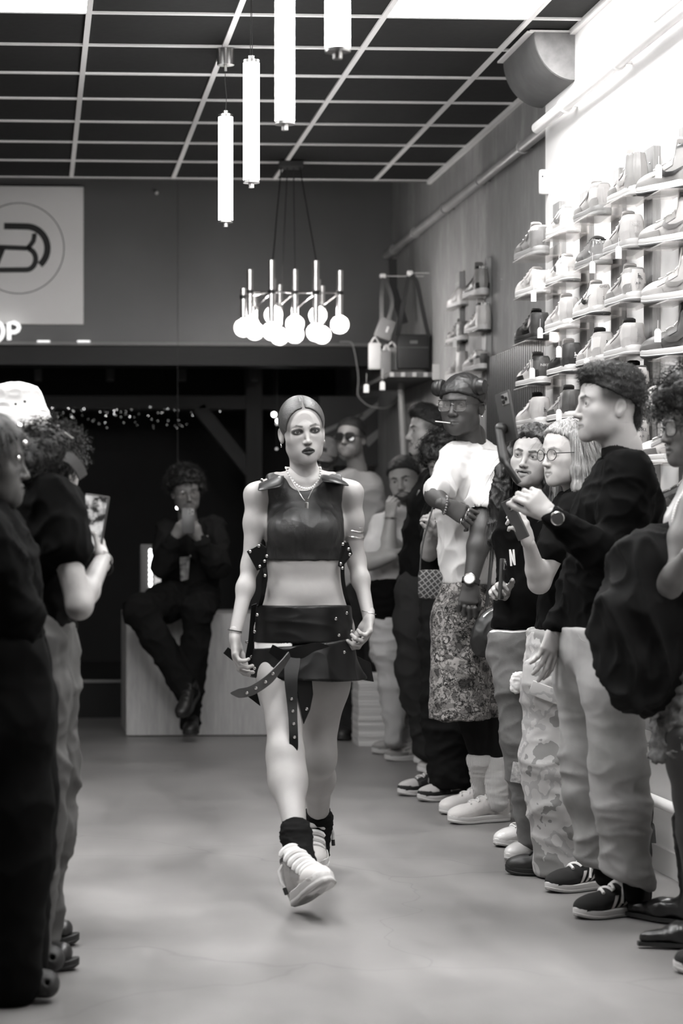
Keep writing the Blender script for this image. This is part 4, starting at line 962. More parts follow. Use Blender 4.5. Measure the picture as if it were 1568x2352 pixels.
def cmesh(mb, g, smooth=True):
    me = mesh(mb.v, mb.f, smooth, np.full(len(mb.v), float(g)))
    bm = bmesh.new(); bm.from_mesh(me); bmesh.ops.recalc_face_normals(bm, faces=list(bm.faces)); bm.to_mesh(me); bm.free()
    if smooth: shade_auto(me)
    return me
def sneaker(root, style, pal, h=0.0052, um=None, mark='swoosh', heel=None, laces=True, th=(0.034, 0.026), detail=True, tag_=None, up_name='upper', tongue=True, bow=False, lace_r=0.0032):
    """parts of one sneaker in local space under root (an Empty or the matrix-bearing object)"""
    V, F, bvh, zc = upper(style, h); um = um or up_m
    U = ob(up_name, mesh(V, F, True, regions(V, zc, pal, style)), um, root)
    sub = root
    ob('sole', cmesh(sole_mb(th=th, w=1.07), pal.get('sole', 0.6)), sole_c, sub)
    if 'out' in pal: ob('outsole', cmesh(sole_mb(th=(0.011, 0.009), w=1.085), pal['out']), sole_c, sub)
    if tongue:
        t = [(0.165, 0.072), (0.135, 0.088), (0.112, zc - 0.002 if zc < 0.12 else 0.105), (0.098, zc + 0.018)]
        mb = MB(); vs = []
        for i, (y, z) in enumerate(t):
            for x in (-0.021, -0.012, 0.012, 0.021):
                for o in (0, -0.007): vs.append((x, y + o * (0.6), z + o - (0.004 if abs(x) > 0.02 else 0)))
        fs = []
        for i in range(3):
            for j in range(3):
                a = i * 8 + j * 2; fs += [(a, a + 2, a + 10, a + 8), (a + 1, a + 9, a + 11, a + 3)]
            fs += [(i * 8, i * 8 + 8, i * 8 + 9, i * 8 + 1), (i * 8 + 6, i * 8 + 7, i * 8 + 15, i * 8 + 14)]
        fs += [tuple(24 + q for q in (0, 2, 3, 1)), tuple(24 + q for q in (2, 4, 5, 3)), tuple(24 + q for q in (4, 6, 7, 5))]
        ob('tongue', cmesh(mb.add(vs, fs), pal.get('t', pal['a'])), um, sub)
    if laces:
        mb = MB()
        for i in range(5):
            y = 0.19 - i * 0.019; pts = []
            for x in np.linspace(-0.024, 0.024, 7):
                hit = bvh.ray_cast(Vector((x, y, 0.3)), Vector((0, 0, -1))); z = hit[0].z if hit[0] else 0.07
                pts.append((x, y + (0.008 * x / 0.024) * (1 if i % 2 else -1), z + 0.003))
            mb.tube(pts, lace_r, 6)
        if bow:
            for sx in (-1, 1):
                mb.tube([(0, 0.112, 0.106), (sx * 0.012, 0.12, 0.112), (sx * 0.03, 0.128, 0.098), (sx * 0.036, 0.135, 0.07), (sx * 0.04, 0.14, 0.045)], lace_r, 6)
                mb.tube([(0, 0.112, 0.106), (sx * 0.02, 0.105, 0.115), (sx * 0.034, 0.11, 0.1), (sx * 0.02, 0.12, 0.098), (0, 0.114, 0.106)], lace_r, 6)
        ob('laces', cmesh(mb, pal.get('l', 0.8)), lace_m, sub)
    mg = pal.get('m', pal.get('b', 0.1))
    if detail and style in ('runner', 'mid', 'high', 'low'):
        gb = pal.get('b', 0.3); gh = pal.get('heel', gb); zt = zc - 0.012
        def patch(nm, A, B, side, g, off=0.0022):
            d = decal(bvh, A, B, side, 10, off)
            if d: ob(nm, cmesh(MB().add(*d), g, True), um, sub)
        patch('heel_tab', [(-0.017, zt), (-0.021, zt - 0.03), (-0.024, 0.05), (-0.027, 0.042)], [(0.017, zt), (0.021, zt - 0.03), (0.024, 0.05), (0.027, 0.042)], 0, gh)
        for sd in (-1, 1):
            patch('toe_overlay', [(0.268, 0.034), (0.24, 0.042), (0.2, 0.047), (0.165, 0.05)], [(0.268, 0.026), (0.24, 0.024), (0.2, 0.024), (0.165, 0.024)], sd, pal.get('rim', gb))
            patch('heel_overlay', [(0.012, 0.06), (0.035, 0.058), (0.065, 0.045), (0.09, 0.032)], [(0.012, 0.024), (0.035, 0.024), (0.065, 0.024), (0.09, 0.024)], sd, gb)
            patch('eyestay', [(0.108, 0.098 if zc < 0.13 else 0.115), (0.125, 0.088), (0.15, 0.078), (0.19, 0.063)], [(0.1, 0.08), (0.12, 0.072), (0.148, 0.064), (0.186, 0.052)], sd, gb)
            if style == 'runner': patch('wing', [(0.092, 0.096), (0.084, 0.078)], [(0.098, 0.094), (0.122, 0.058)], sd, pal.get('out', 0.05) if pal.get('out', 1) < 0.3 else gb * 0.5)
    if mark in ('swoosh', 'stripes'):
        for sd in (-1, 1):
            cs = [(SWT, SWB)] if mark == 'swoosh' else [([(0.098 + i * 0.026, 0.076 - i * 0.003), (0.117 + i * 0.026, 0.030)], [(0.111 + i * 0.026, 0.075 - i * 0.003), (0.13 + i * 0.026, 0.030)]) for i in range(3)]
            for a, b in cs:
                d = decal(bvh, a, b, sd, 12, 0.0034)
                if d: ob('side_stripe', cmesh(MB().add(*d), mg, True), um, sub)
    if heel:
        for geo, cz, g in heel:
            d = heel_mark(bvh, geo, cz)
            if d: ob('heel_print', cmesh(MB().add(d[0], d[1]), g, False), lace_m, sub)
    return U
def place(o, heel, toe_dir, up=(0, 0, 1), sc=1.0):
    y = unit(toe_dir); z = np.array(up, float); z = unit(z - y * z.dot(y)); x = np.cross(y, z)
    o.matrix_world = Matrix([[x[0] * sc, y[0] * sc, z[0] * sc, heel[0]], [x[1] * sc, y[1] * sc, z[1] * sc, heel[1]], [x[2] * sc, y[2] * sc, z[2] * sc, heel[2]], [0, 0, 0, 1]]); return o
# ------------------------------------------------------------------ display wall
acr = clearmat('acrylic', 0.94, 0.04, 0.98)
board_m = wood_mat('board_pine', 0.20, 0.34, (10, 10, 0.8), 0.55)
def plank(label, X, Y, z0, z1, w=0.12, th=0.03):
    o = MB().rbox((0, 0, 0), (th, w, z1 - z0), 0.003).build('plank', board_m, None, False, (X - th / 2, Y, (z0 + z1) / 2)); tag(o, label, 'plank', 'upright planks of the shoe wall')
    for dz in (-0.06,):
        for dy in (-0.03, 0.03): MB().ball((-th / 2, dy, (z1 - z0) / 2 + dz), 0.004, 8, 5).build('screw', steel, o)
    return o
def tagcard(px, py, Y, lab, w=0.022, h=0.045, string=20):
    p = P(px, py, Y); e = empty('price_tag', p, label=lab, cat='price tag', group='white paper price tags')
    MB().prism([(-w / 2, -h), (w / 2, -h), (w / 2, -0.008), (w * 0.25, 0), (-w * 0.25, 0), (-w / 2, -0.008)], -0.0008, 0.0008).build('card', mat('tag_card', 0.85, 0.6), e)
    MB().tube([(0, 0, -0.002), (0.002, 0.004, string * Y / FPX)], 0.0007, 5).build('string', mat('tag_string', 0.7, 0.7), e)
JM = lambda s_, z_, g_: (leap_geo(s_), z_, g_)
TX = lambda t_, s_, z_, g_: (text_geo(t_, s_), z_, g_)
def nike_air(g, z=0.062): return [TX('NIKE', 0.016, z + 0.012, g), TX('AIR', 0.010, z - 0.012, g)]
# columns of the white wall: depth of plank centre
COLS = {'A': 9.5, 'B': 9.02, 'C': 8.52, 'D': 8.05, 'E': 7.6}
PL = {'A': (455, 'pine plank nearest the wall corner, first of the white wall'), 'B': (428, 'pine plank second from the wall corner'), 'C': (376, 'pine plank third from the wall corner'), 'D': (324, 'pine plank fourth from the wall corner'), 'E': (270, 'pine plank at the edge of the picture')}
for c, (py, lab) in PL.items():
    zt = PX(1300, py, XW)[2]
    zt = HC + (HY - py) / FPX * COLS[c] * 1.005
    plank(lab, XW, COLS[c] + 0.07, 0.5, zt)
# shoes: column, pixel of heel-bottom centre region (px,py), style, palette, mark, heel print, label
W1, W2, G1, G2, G3, K = 0.5, 0.36, 0.22, 0.13, 0.06, 0.012
SH = [
 ('A', 1262, 583, 'runner', dict(a=G1, b=G2, sole=G1, t=W2, l=W1, n=G3, rim=G2, col=W1, toe=G1), '', None, 'grey trainer with white laces, top of the row beside the wall corner'),
 ('A', 1264, 672, 'low', dict(a=W1, b=W1, sole=W1, t=W1, l=W1, n=W2, heel=W1, m=W2), 'swoosh', None, 'all-white low sneaker with small dark heel patch, beside the grey plaster edge'),
 ('A', 1262, 780, 'mid', dict(a=K, b=0.03, sole=K, t=K, l=K, n=K, m=0.05), 'swoosh', None, 'all-black mid sneaker with a white tag hanging on its side'),
 ('A', 1265, 884, 'runner', dict(a=W1, b=K, sole=W1, out=K, t=G3, l=W1, n=G3, heel=G3, rim=K), '', [TX('NIKE', 0.014, 0.072, 0.5)], 'white and black sneaker with dark heel tab, left of the black one'),
 ('A', 1264, 978, 'runner', dict(a=W1, b=W2, sole=W1, t=K, l=W1, n=K, heel=W2, rim=W1), '', [JM(0.02, 0.05, 0.02)], 'white sneaker with grey heel tab and dark leaping figure above the smiling woman'),
 ('B', 1332, 532, 'low', dict(a=W1, b=W1, sole=W1, t=W1, l=G2, n=W2, m=G2, heel=W1), 'swoosh', None, 'white sneaker with wiry laces, second row from the corner, top'),
 ('B', 1332, 645, 'low', dict(a=W1, b=W1, sole=W1, out=G2, t=W1, l=G3, n=W2, m=G3), 'swoosh', None, 'white sneaker with striped heel, below the wiry-laced one'),
 ('B', 1330, 752, 'runner', dict(a=W1, b=W2, sole=W1, t=W1, l=W1, n=W2), '', None, 'cream-white chunky trainer beside the all-black mid sneaker'),
 ('B', 1335, 857, 'runner', dict(a=K, b=0.025, sole=W1, out=K, t=W1, l=K, n=W1, heel=0.03), '', [JM(0.024, 0.052, 0.85)], 'black sneaker with white leaping figure on its heel'),
 ('B', 1335, 965, 'runner', dict(a=G1, b=G3, sole=W1, out=K, t=G3, l=W1, n=K, heel=G3), '', None, 'mid-grey sneaker with dark triangle, beside the young man face'),
 ('C', 1402, 492, 'runner', dict(a=W2, b=G1, sole=G1, t=W1, l=W1, n=W2, heel=W2, rim=G1), '', None, 'pale trainer with wavy grey sole, top of the third row'),
 ('C', 1405, 605, 'ball', dict(a=G1, b=G2, sole=G1, t=G3, l=G2, n=K, heel=G1), '', None, 'shiny grey basketball shoe with dark collar and hanging tag'),
 ('C', 1400, 722, 'mid', dict(a=W1, b=W1, sole=W1, out=K, t=W1, l=K, n=G3, m=K), 'swoosh', [TX('GIGI', 0.013, 0.092, 0.05), TX('2', 0.014, 0.052, 0.1)], 'white sneaker lettered on the heel with chequered band'),
 ('C', 1408, 836, 'runner', dict(a=W1, b=W2, sole=W1, out=K, t=G3, l=W1, n=K, heel=W1), '', [JM(0.022, 0.06, 0.03)], 'white sneaker with dark leaping figure, just above the young man hair'),
 ('D', 1486, 447, 'high', dict(a=W1, b=G1, sole=W1, out=W2, t=W1, l=W1, n=W2, heel=G1, m=W2, toe=W1), 'swoosh', None, 'pale grey and white high-top, top of the fourth row'),
 ('D', 1476, 570, 'runner', dict(a=W2, b=W2, sole=W2, out=G1, t=W2, l=W1, n=W2, heel=W2), '', nike_air(0.45), 'washed pale grey trainer with faint heel print, fourth row'),
 ('D', 1480, 692, 'runner', dict(a=W2, b=G1, sole=W1, out=G2, t=W1, l=W1, n=G2, heel=W1), '', [JM(0.019, 0.072, 0.06), TX('AIR', 0.012, 0.055, 0.06)], 'white and grey trainer with leaping figure and lettering on its heel'),
 ('D', 1478, 815, 'mid', dict(a=W2, b=W2, sole=W1, out=G1, t=G3, l=W2, n=G3, heel=W2), '', [JM(0.02, 0.055, 0.3)], 'beige-grey mid sneaker with tall split collar and faint figure'),
 ('D', 1488, 918, 'runner', dict(a=W1, b=G3, sole=W1, t=K, l=W1, n=K, heel=W1, rim=G3), '', [TX('NIKE', 0.016, 0.07, 0.02), TX('AIR', 0.011, 0.048, 0.1)], 'white trainer with bold dark heel lettering behind the young man head'),
 ('D', 1488, 1040, 'runner', dict(a=W1, b=G1, sole=W1, t=W2, l=W1, n=W2, heel=W1, rim=G1), '', [TX('NIKE', 0.015, 0.07, 0.1), TX('AIR', 0.011, 0.05, 0.1)], 'white trainer with grey rim and heel lettering behind the young man neck'),
 ('E', 1560, 430, 'high', dict(a=G1, b=G1, sole=W1, out=K, t=W1, l=W1, n=K, heel=G1, m=K, col=K), 'swoosh', None, 'grey high-top with black collar and tag, top corner of the shoe wall'),
 ('E', 1566, 552, 'high', dict(a=W2, b=G1, sole=W1, out=G3, t=W1, l=W1, n=K, heel=W2, m=G2, col=G2), 'swoosh', None, 'pale high-top with dark tongue tip, second in the edge row'),
 ('E', 1572, 686, 'high', dict(a=W2, b=W2, sole=W1, out=G2, t=W1, l=W1, n=W1, heel=G1, m=G1, col=W1), 'swoosh', None, 'light grey high-top with white collar, third in the edge row'),
 ('E', 1570, 815, 'high', dict(a=G3, b=0.1, sole=W1, out=K, t=G3, l=W1, n=K, heel=G3, m=0.08, col=0.05), 'swoosh', None, 'dark satin high-top with white sole, fourth in the edge row'),
 ('E', 1574, 930, 'high', dict(a=W1, b=W1, sole=W1, t=W1, l=W1, n=K, heel=W1, col=G3), '', [(text_geo('O', 0.03), 0.08, 0.1)], 'white high-top with winged round emblem above the curly hair'),
 ('E', 1558, 1062, 'low', dict(a=W1, b=G2, sole=W1, t=W2, l=W1, n=W1, heel=G2, toe=W1), '', None, 'white low sneaker beside the curly-haired visitor cheek'),
 ('E', 1580, 1185, 'high', dict(a=G3, b=K, sole=W2, t=W1, l=W1, n=W1, heel=K, col=K, m=K), 'swoosh', None, 'black and grey high-top lowest on the shoe wall'),
]
def display_shoe(X, Y, px, py, style, pal, mark, heel, lab, ang, grp, h=0.0056, sc=1.0):
    # heel stands near the wall plank, toe points away from wall and away from the viewer
    hp = P(px, py, Y); d = A3(-math.cos(ang), math.sin(ang), 0.0)
    e = empty('sneaker', label=lab, cat='shoe', group=grp)
    hz = hp[2]
    sneaker(e, style, pal, h, um=patent_m if style == 'ball' else up_m, mark=mark, heel=heel, th=(0.034, 0.026))
    heel_pos = A3(hp[0], hp[1], hz); place(e, heel_pos, d, sc=sc)
    # acrylic ledge
    L = empty('shoe_ledge', (X, heel_pos[1], hz), label='clear acrylic ledge under the ' + ' '.join(lab.split(',')[0].split()[:9]), cat='ledge', group='clear ledges of the shoe wall')
    fx = heel_pos[0] + d[0] * 0.15 * sc - 0.06 - X; y1 = d[1] * 0.26 * sc
    MB().bbox((fx, 0.02, -0.0045), (-0.002, y1, -0.0005)).build('plate', acr, L); MB().bbox((-0.006, 0.02, -0.0005), (-0.002, y1, 0.05)).build('back_lip', acr, L)
for c, px, py, st, pal, mk, hl, lab in SH:
    Y = COLS[c] - 0.06; px += 68 if c == 'E' else 0
    display_shoe(XW - 0.03, Y, px - 14, py, st, pal, mk, hl, lab, math.radians({'A': 86, 'E': 64}.get(c, 89)), 'sneakers on the white wall', sc=1.1)
# rack on the plaster wall
for Y, py, lab in ((11.62, 588, 'dark plank of the small rack on the plaster wall, next to the slat panel'), (12.35, 620, 'farther plank of the small rack on the plaster wall')):
    plank(lab, XG, Y, 1.4, HC + (HY - py) / FPX * Y, 0.11, 0.03)
SH2 = [(1118, 676, 11.5, 'high', dict(a=G2, b=K, sole=W1, t=G2, l=W1, n=K, heel=G1, m=K, col=K, toe=W2), 'swoosh', [TX('NIKE', 0.018, 0.128, 0.8)], 'dark-collared high-top with white sole, top of the plaster wall rack'),
       (1122, 760, 11.5, 'high', dict(a=W1, b=W1, sole=W1, out=K, t=W1, l=K, n=W1, heel=W1, m=W2, col=K), 'swoosh', [TX('NIKE', 0.018, 0.128, 0.8)], 'white high-top with black lettered tab, middle of the plaster wall rack'),
       (1118, 850, 11.5, 'low', dict(a=W1, b=W2, sole=W1, out=G3, t=W2, l=W1, n=W1, heel=G3, m=G3, rim=W1), 'swoosh', None, 'white low sneaker with black side panel, lowest of the plaster wall rack'),
       (1078, 702, 12.2, 'low', dict(a=W2, b=W1, sole=W1, out=G2, t=W2, l=W1, n=G1), '', None, 'crumpled pale sneaker, top of the rack farther plank'),
       (1076, 784, 12.2, 'mid', dict(a=G2, b=G1, sole=W1, out=K, t=G1, l=K, n=G3, heel=G2), 'swoosh', None, 'grey patterned sneaker with loose laces, middle of the farther plank'),
       (1074, 868, 12.2, 'high', dict(a=G1, b=W2, sole=W1, t=W1, l=W1, n=W2, heel=W2, m=G2, col=W2), 'swoosh', None, 'pale grey high-top above the headphones, lowest of the farther plank')]
for px, py, Y, st, pal, mk, hl, lab in SH2: display_shoe(XG - 0.03, Y, px - 6, py, st, pal, mk, hl, lab, math.radians(86), 'sneakers on the plaster wall rack', sc=1.05)
for px, py, Y, lab in ((1225, 668, 9.42, 'white tag hanging from the all-white low sneaker'), (1283, 605, 8.95, 'white tag below the wiry-laced sneaker'), (1240, 752, 9.42, 'white tag on the all-black mid sneaker'), (1222, 845, 9.42, 'white tag on the white and black sneaker'), (1283, 795, 8.95, 'long white tag on the black sneaker with leaping figure'),
                       (1360, 600, 8.4, 'white tag on the shiny basketball shoe'), (1420, 565, 7.95, 'white tag on the washed grey trainer'), (1283, 940, 8.95, 'white tag on the grey sneaker beside the young man face'), (1512, 378, 7.5, 'white tag on the black-collared high-top'), (1347, 822, 8.4, 'white tag on the sneaker above the young man hair'), (1510, 755, 7.5, 'white tag on the dark satin high-top'), (1044, 778, 12.1, 'white tag on the grey patterned rack sneaker')):
    tagcard(px, py, Y, lab)
# ================================================================== the walking model
def leather_mat():
    m, nt, b = newmat('black_leather'); n = noise(nt, 60, 5, 0.6); n2 = noise(nt, 5, 3)
    r = ramp(nt, n2.outputs[0], [(0.3, 0.002), (0.7, 0.004)]); nt.links.new(r.outputs[0], b.inputs['Base Color']); b.inputs['Roughness'].default_value = 0.36; b.inputs['Specular IOR Level'].default_value = 0.25
    bump(nt, b, n.outputs[0], 0.12, 0.002); return m
def snake_mat():
    m, nt, b = newmat('snake_leather'); v = nt.nodes.new('ShaderNodeTexVoronoi'); v.inputs['Scale'].default_value = 330; v.feature = 'DISTANCE_TO_EDGE'
    tc = nt.nodes.new('ShaderNodeTexCoord'); mp = nt.nodes.new('ShaderNodeMapping'); mp.inputs['Scale'].default_value = (1, 1, 0.7); nt.links.new(tc.outputs['Object'], mp.inputs[0]); nt.links.new(mp.outputs[0], v.inputs['Vector'])
    n2 = noise(nt, 9, 4); r = ramp(nt, n2.outputs[0], [(0.35, 0.005), (0.62, 0.02)]); nt.links.new(r.outputs[0], b.inputs['Base Color'])
    rr = ramp(nt, n2.outputs[0], [(0.4, 0.5), (0.6, 0.33)]); nt.links.new(rr.outputs[0], b.inputs['Roughness'])
    e = ramp(nt, v.outputs['Distance'], [(0.0, 0.0), (0.12, 1.0)]); bump(nt, b, e.outputs[0], 0.35, 0.0015); return m
leather = leather_mat(); snake = snake_mat(); silver = mat('silver', 0.75, 0.2, 1.0)
M = Person('model mid-stride in black leather crop top, studded skirt and tall pale sneakers', (0.95, 7.72), 7.75)
SKM = 0.35
j = M.j
H = Head(j(694, 988, 0.0), yaw=3, pitch=-5, roll=-6, sc=0.965, male=False, skin=SKM, lips=0.012, makeup=1.0, liner=0.95, hairline=0.75, brow=0.09, brow_w=0.0018, nose=0.86, look=(0, -3), lid=0.8, eye_open=0.74, neck=j(698, 1112, 0.03), neck_r=0.0455, iris=0.04, jaw=0.86)
M.parts += H.parts(0.002)
shA, elA, wrA = j(587, 1136, 0.02), j(575, 1298, 0.0), j(539, 1462, -0.10)
shB, elB, wrB = j(807, 1132, 0.02), j(819, 1290, 0.05), j(847, 1418, -0.06)
hpA, knA, anA = j(647, 1450, 0.0), P(655, 1738, 7.52), P(680, 1920, 7.30)
hpB, knB, anB = j(752, 1450, 0.0), P(730, 1742, 7.82), P(731, 1885, 8.12)
nk, hip = j(698, 1108, 0.03), j(698, 1440, 0.02)
B = Soft()
B.cap(nk - A3(0, 0, 0.10), nk + A3(0, 0.0, 0.06), 0.05, 0.0455, k=0.02)
torso(B, hip, nk, (1, 0, 0), (0.155, 0.128, 0.122, 0.135, 0.125), (0.1, 0.088, 0.09, 0.098, 0.07), k=0.03, belly=0.014, fwd=(0, -1, 0))
B.cap(j(650, 1112, 0.03), shA, (0.042, 0.042), 0.036, k=0.04); B.cap(j(745, 1110, 0.03), shB, (0.042, 0.042), 0.036, k=0.04)
for x in (664, 735): B.ell(j(x, 1218, -0.06), (0.055, 0.046, 0.055), k=0.04)
limb(B, shA, elA, wrA, (0.036, 0.031, 0.0275, 0.0275, 0.0205), 0.03); limb(B, shB, elB, wrB, (0.036, 0.031, 0.0275, 0.0275, 0.0205), 0.03)
limb(B, hpA, knA, anA, (0.086, 0.078, 0.051, 0.052, 0.036), 0.06, 0.02, (0, 1, 0)); limb(B, hpB, knB, anB, (0.086, 0.079, 0.052, 0.052, 0.036), 0.06, 0.02, (0, 1, 0))
for k_ in (knA, knB): B.ell(k_ + A3(0, -0.018, 0.005), (0.028, 0.03, 0.04), k=0.04)
B.cap(j(698, 1335, -0.104), j(698, 1280, -0.108), (0.004, 0.006), k=0.02, sub=True)
B.ell(j(703, 1346, -0.1), (0.0042, 0.012, 0.0055), k=0.006, sub=True)                     # navel
for x in (-1, 1): B.cap(nk + A3(x * 0.015, -0.045, 0.0), nk + A3(x * 0.10, -0.02, 0.028), 0.008, 0.007, k=0.02)
def mcol(V):
    c = np.full(len(V), SKM)
    for q in (knA, knB): d = np.linalg.norm(V - q - A3(0, -0.05, -0.01), axis=1); c *= 1 - 0.22 * (1 - sstep(d, 0.01, 0.06))
    return c
M.skin(B, 0.0048, mcol)
M.skin(hand_soft(wrA, P(541, 1530, 7.62) - wrA, (1, -0.1, 0), -1, curl=(26, 34, 40, 44), thumb=(24, 12), sc=0.97), 0.0022, SKM)
M.skin(hand_soft(wrB, P(840, 1475, 7.64) - wrB, (-1, -0.25, 0.1), 1, curl=(34, 42, 48, 50), thumb=(26, 14), sc=0.97), 0.0022, SKM)
M.body()
# slicked hair with centre parting, low bun
hs = hair_cap(H, 0.0045, front=(-0.03, -0.012), nape=(0.095, -0.072), k=0.004, face=(0.079, 0.084, 0.096)); hs.ell(H.w((0, 0.105, -0.015)), (0.03, 0.03, 0.028), k=0.02)
hs.chain([H.w(q) for q in ((0, -0.08, 0.07), (0, -0.064, 0.092), (0, -0.046, 0.1075), (0, -0.02, 0.1205), (0, 0.01, 0.1265))], [0.0055, 0.005, 0.0045, 0.004, 0.002], k=0.002, sub=True)
M.cloth('hair', hs, 0.003, mat('slick_hair', 0.05, 0.33, vary=0.3, vs=4, sc=(3, 50, 50), bmp=0.35, bs=6, bd=0.006), amp=0)
for x in (-1, 1):
    mb = MB()
    for i in range(7): a = i * 0.9; mb.ball(H.w((x * 0.0785, 0.014 + 0.003 * math.cos(a), -0.043 - 0.0035 * i * 0.5)), 0.0022, 8, 6)
    M.add('earring', mb, silver)
# crop top
T = Soft(); torso(T, hip, nk, (1, 0, 0), (0.158, 0.133, 0.131, 0.141, 0.128), (0.102, 0.092, 0.096, 0.106, 0.08), k=0.03, belly=0.014, fwd=(0, -1, 0))
for x in (664, 735): T.ell(j(x, 1218, -0.066), (0.06, 0.05, 0.06), k=0.05)
T.cap(j(640, 1116, 0.03), j(620, 1122, 0.03), (0.05, 0.05), k=0.04); T.cap(j(755, 1114, 0.03), j(775, 1120, 0.03), (0.05, 0.05), k=0.04)
T.cut(j(700, 1287), (0, 0, -1), 0.004); T.cut(j(698, 1085), (0, 0, 1), 0.004)
T.cap(j(698, 1095, -0.16), j(698, 1095, 0.14), (0.062, 0.048), (0.062, 0.048), (1, 0, 0), k=0.006, sub=True)      # neckline
for sx, x in ((-1, 588), (1, 809)): T.cap(j(x, 1070, 0.02), j(x + sx * -2, 1250, 0.02), (0.040, 0.1), (0.034, 0.1), (1, 0, 0), k=0.006, sub=True)
top = M.cloth('crop_top', T, 0.0045, snake, amp=0.003, sc=(16, 16, 7))
# shoulder flaps
def slab(name, px, dys, th=0.006, m=leather, parent=None):
    q = [j(x, y, d) for (x, y), d in zip(px, dys)]; n = unit(np.cross(q[1] - q[0], q[-1] - q[0])); k = len(q)
    v = [p - n * th / 2 for p in q] + [p + n * th / 2 for p in q]; f = [tuple(range(k)), tuple(range(2 * k - 1, k - 1, -1))] + [(i, i + k, (i + 1) % k + k, (i + 1) % k) for i in range(k)]
    bm = bmesh.new(); vv = [bm.verts.new(tuple(p)) for p in v]
    for ff in f: bm.faces.new([vv[i] for i in ff])
    bmesh.ops.recalc_face_normals(bm, faces=list(bm.faces)); bmesh.ops.bevel(bm, geom=list(bm.edges), offset=0.0015, segments=1, affect='EDGES'); me = bpy.data.meshes.new('m'); bm.to_mesh(me); bm.free()
    o = ob(name, me, m); return M.put(o)
def flap(rows, name='shoulder_flap'):
    """curved leather plate: rows of (px,py,dy)"""
    q = [[j(*p) for p in r] for r in rows]; n = len(q[0]); v = [p for r in q for p in r]; f = [(i * n + k, i * n + k + 1, (i + 1) * n + k + 1, (i + 1) * n + k) for i in range(len(q) - 1) for k in range(n - 1)]
    me = mesh(v, f, True); o = M.put(ob(name, me, leather)); sd = o.modifiers.new('t', 'SOLIDIFY'); sd.thickness = 0.006; sd.offset = 0; ss = o.modifiers.new('s', 'SUBSURF'); ss.levels = 2; ss.render_levels = 2; return o
flap([[(653, 1087, 0.07), (630, 1094, 0.08), (606, 1104, 0.085), (594, 1108, 0.08)], [(653, 1092, -0.02), (630, 1098, -0.03), (608, 1107, -0.03), (594, 1112, -0.02)], [(650, 1104, -0.10), (628, 1110, -0.11), (606, 1117, -0.11), (592, 1121, -0.10)], [(650, 1119, -0.125), (628, 1122, -0.135), (606, 1126, -0.135), (590, 1129, -0.125)]])
flap([[(737, 1086, 0.07), (757, 1090, 0.08), (780, 1099, 0.085), (792, 1104, 0.08)], [(737, 1091, -0.02), (757, 1094, -0.03), (780, 1102, -0.03), (795, 1109, -0.02)], [(737, 1098, -0.09), (760, 1100, -0.11), (784, 1107, -0.11), (800, 1113, -0.09)], [(737, 1108, -0.11), (762, 1108, -0.13), (786, 1113, -0.13), (804, 1118, -0.11)]])
slab('side_tab', [(566, 1266), (600, 1248), (612, 1258), (612, 1300), (590, 1311)], [-0.06, -0.06, -0.07, -0.07, -0.06], 0.006)
slab('side_tab', [(786, 1246), (799, 1245), (809, 1272), (784, 1305), (776, 1300)], [-0.06, -0.05, -0.05, -0.06, -0.07], 0.006)
for sx, pts in ((0, [(607, 1290, -0.06), (609, 1330, -0.07), (604, 1365, -0.06), (596, 1395, -0.03)]), (1, [(786, 1295, -0.06), (787, 1330, -0.06), (793, 1365, -0.05), (803, 1395, -0.03)])):
    M.add('side_strap', ribbon(catmull([j(*p) for p in pts], 5), (1, 0, 0), 0.014, 0.003), leather)
def studs(pts, r=0.0052, dy=-0.085):
    for p in pts:
        d = p[2] if len(p) > 2 else dy; M.add('stud', MB().lathe([(r, -0.001), (r, 0.002), (r * 0.45, 0.003), (r * 0.45, 0.0012), (0.0003, 0.001)], n=12, ax=rotm('X', math.pi / 2), c=j(p[0], p[1], d)), silver)
studs([(574, 1267, -0.066), (594, 1254, -0.066), (612, 1277, -0.074), (607, 1289, -0.074), (596, 1301, -0.066), (608, 1322, -0.075), (787, 1250, -0.066), (800, 1261, -0.058), (803, 1274, -0.058), (782, 1295, -0.068), (786, 1305, -0.068)])
studs([(601, 1103, -0.02), (641, 1098, -0.03), (641, 1110, -0.095)], 0.006)
# necklace, pendant, chain
mb = MB(); nb = []
for i in range(47):
    a = -math.pi * 0.98 + 2 * math.pi * 0.98 * i / 46 - math.pi / 2; ca, sa = math.cos(a), math.sin(a)
    nb.append(j(696, 1074, 0.02) + A3(0.060 * ca, 0.052 * sa - 0.012 * (sa < 0) * -sa, 0.0) + A3(0, -0.03 * max(0, -sa) ** 1.5, -0.075 * max(0, -sa) ** 1.3))
for p in nb: mb.ball(p, 0.0036, 8, 6)
M.add('pearl_necklace', mb, mat('pearl', 0.8, 0.2, coat=0.4))
M.add('chain', MB().tube(catmull([j(668, 1100, -0.07), j(685, 1128, -0.10), j(702, 1150, -0.112), j(716, 1128, -0.10), j(732, 1098, -0.07)], 6), 0.0011, 6), silver)
M.add('pendant', MB().rbox(j(704, 1161, -0.118), (0.012, 0.004, 0.022), 0.002).lathe([(0.006, -0.002), (0.006, 0.002)], c=j(704, 1148, -0.116), n=10, ax=rotm('X', math.pi / 2)), silver)
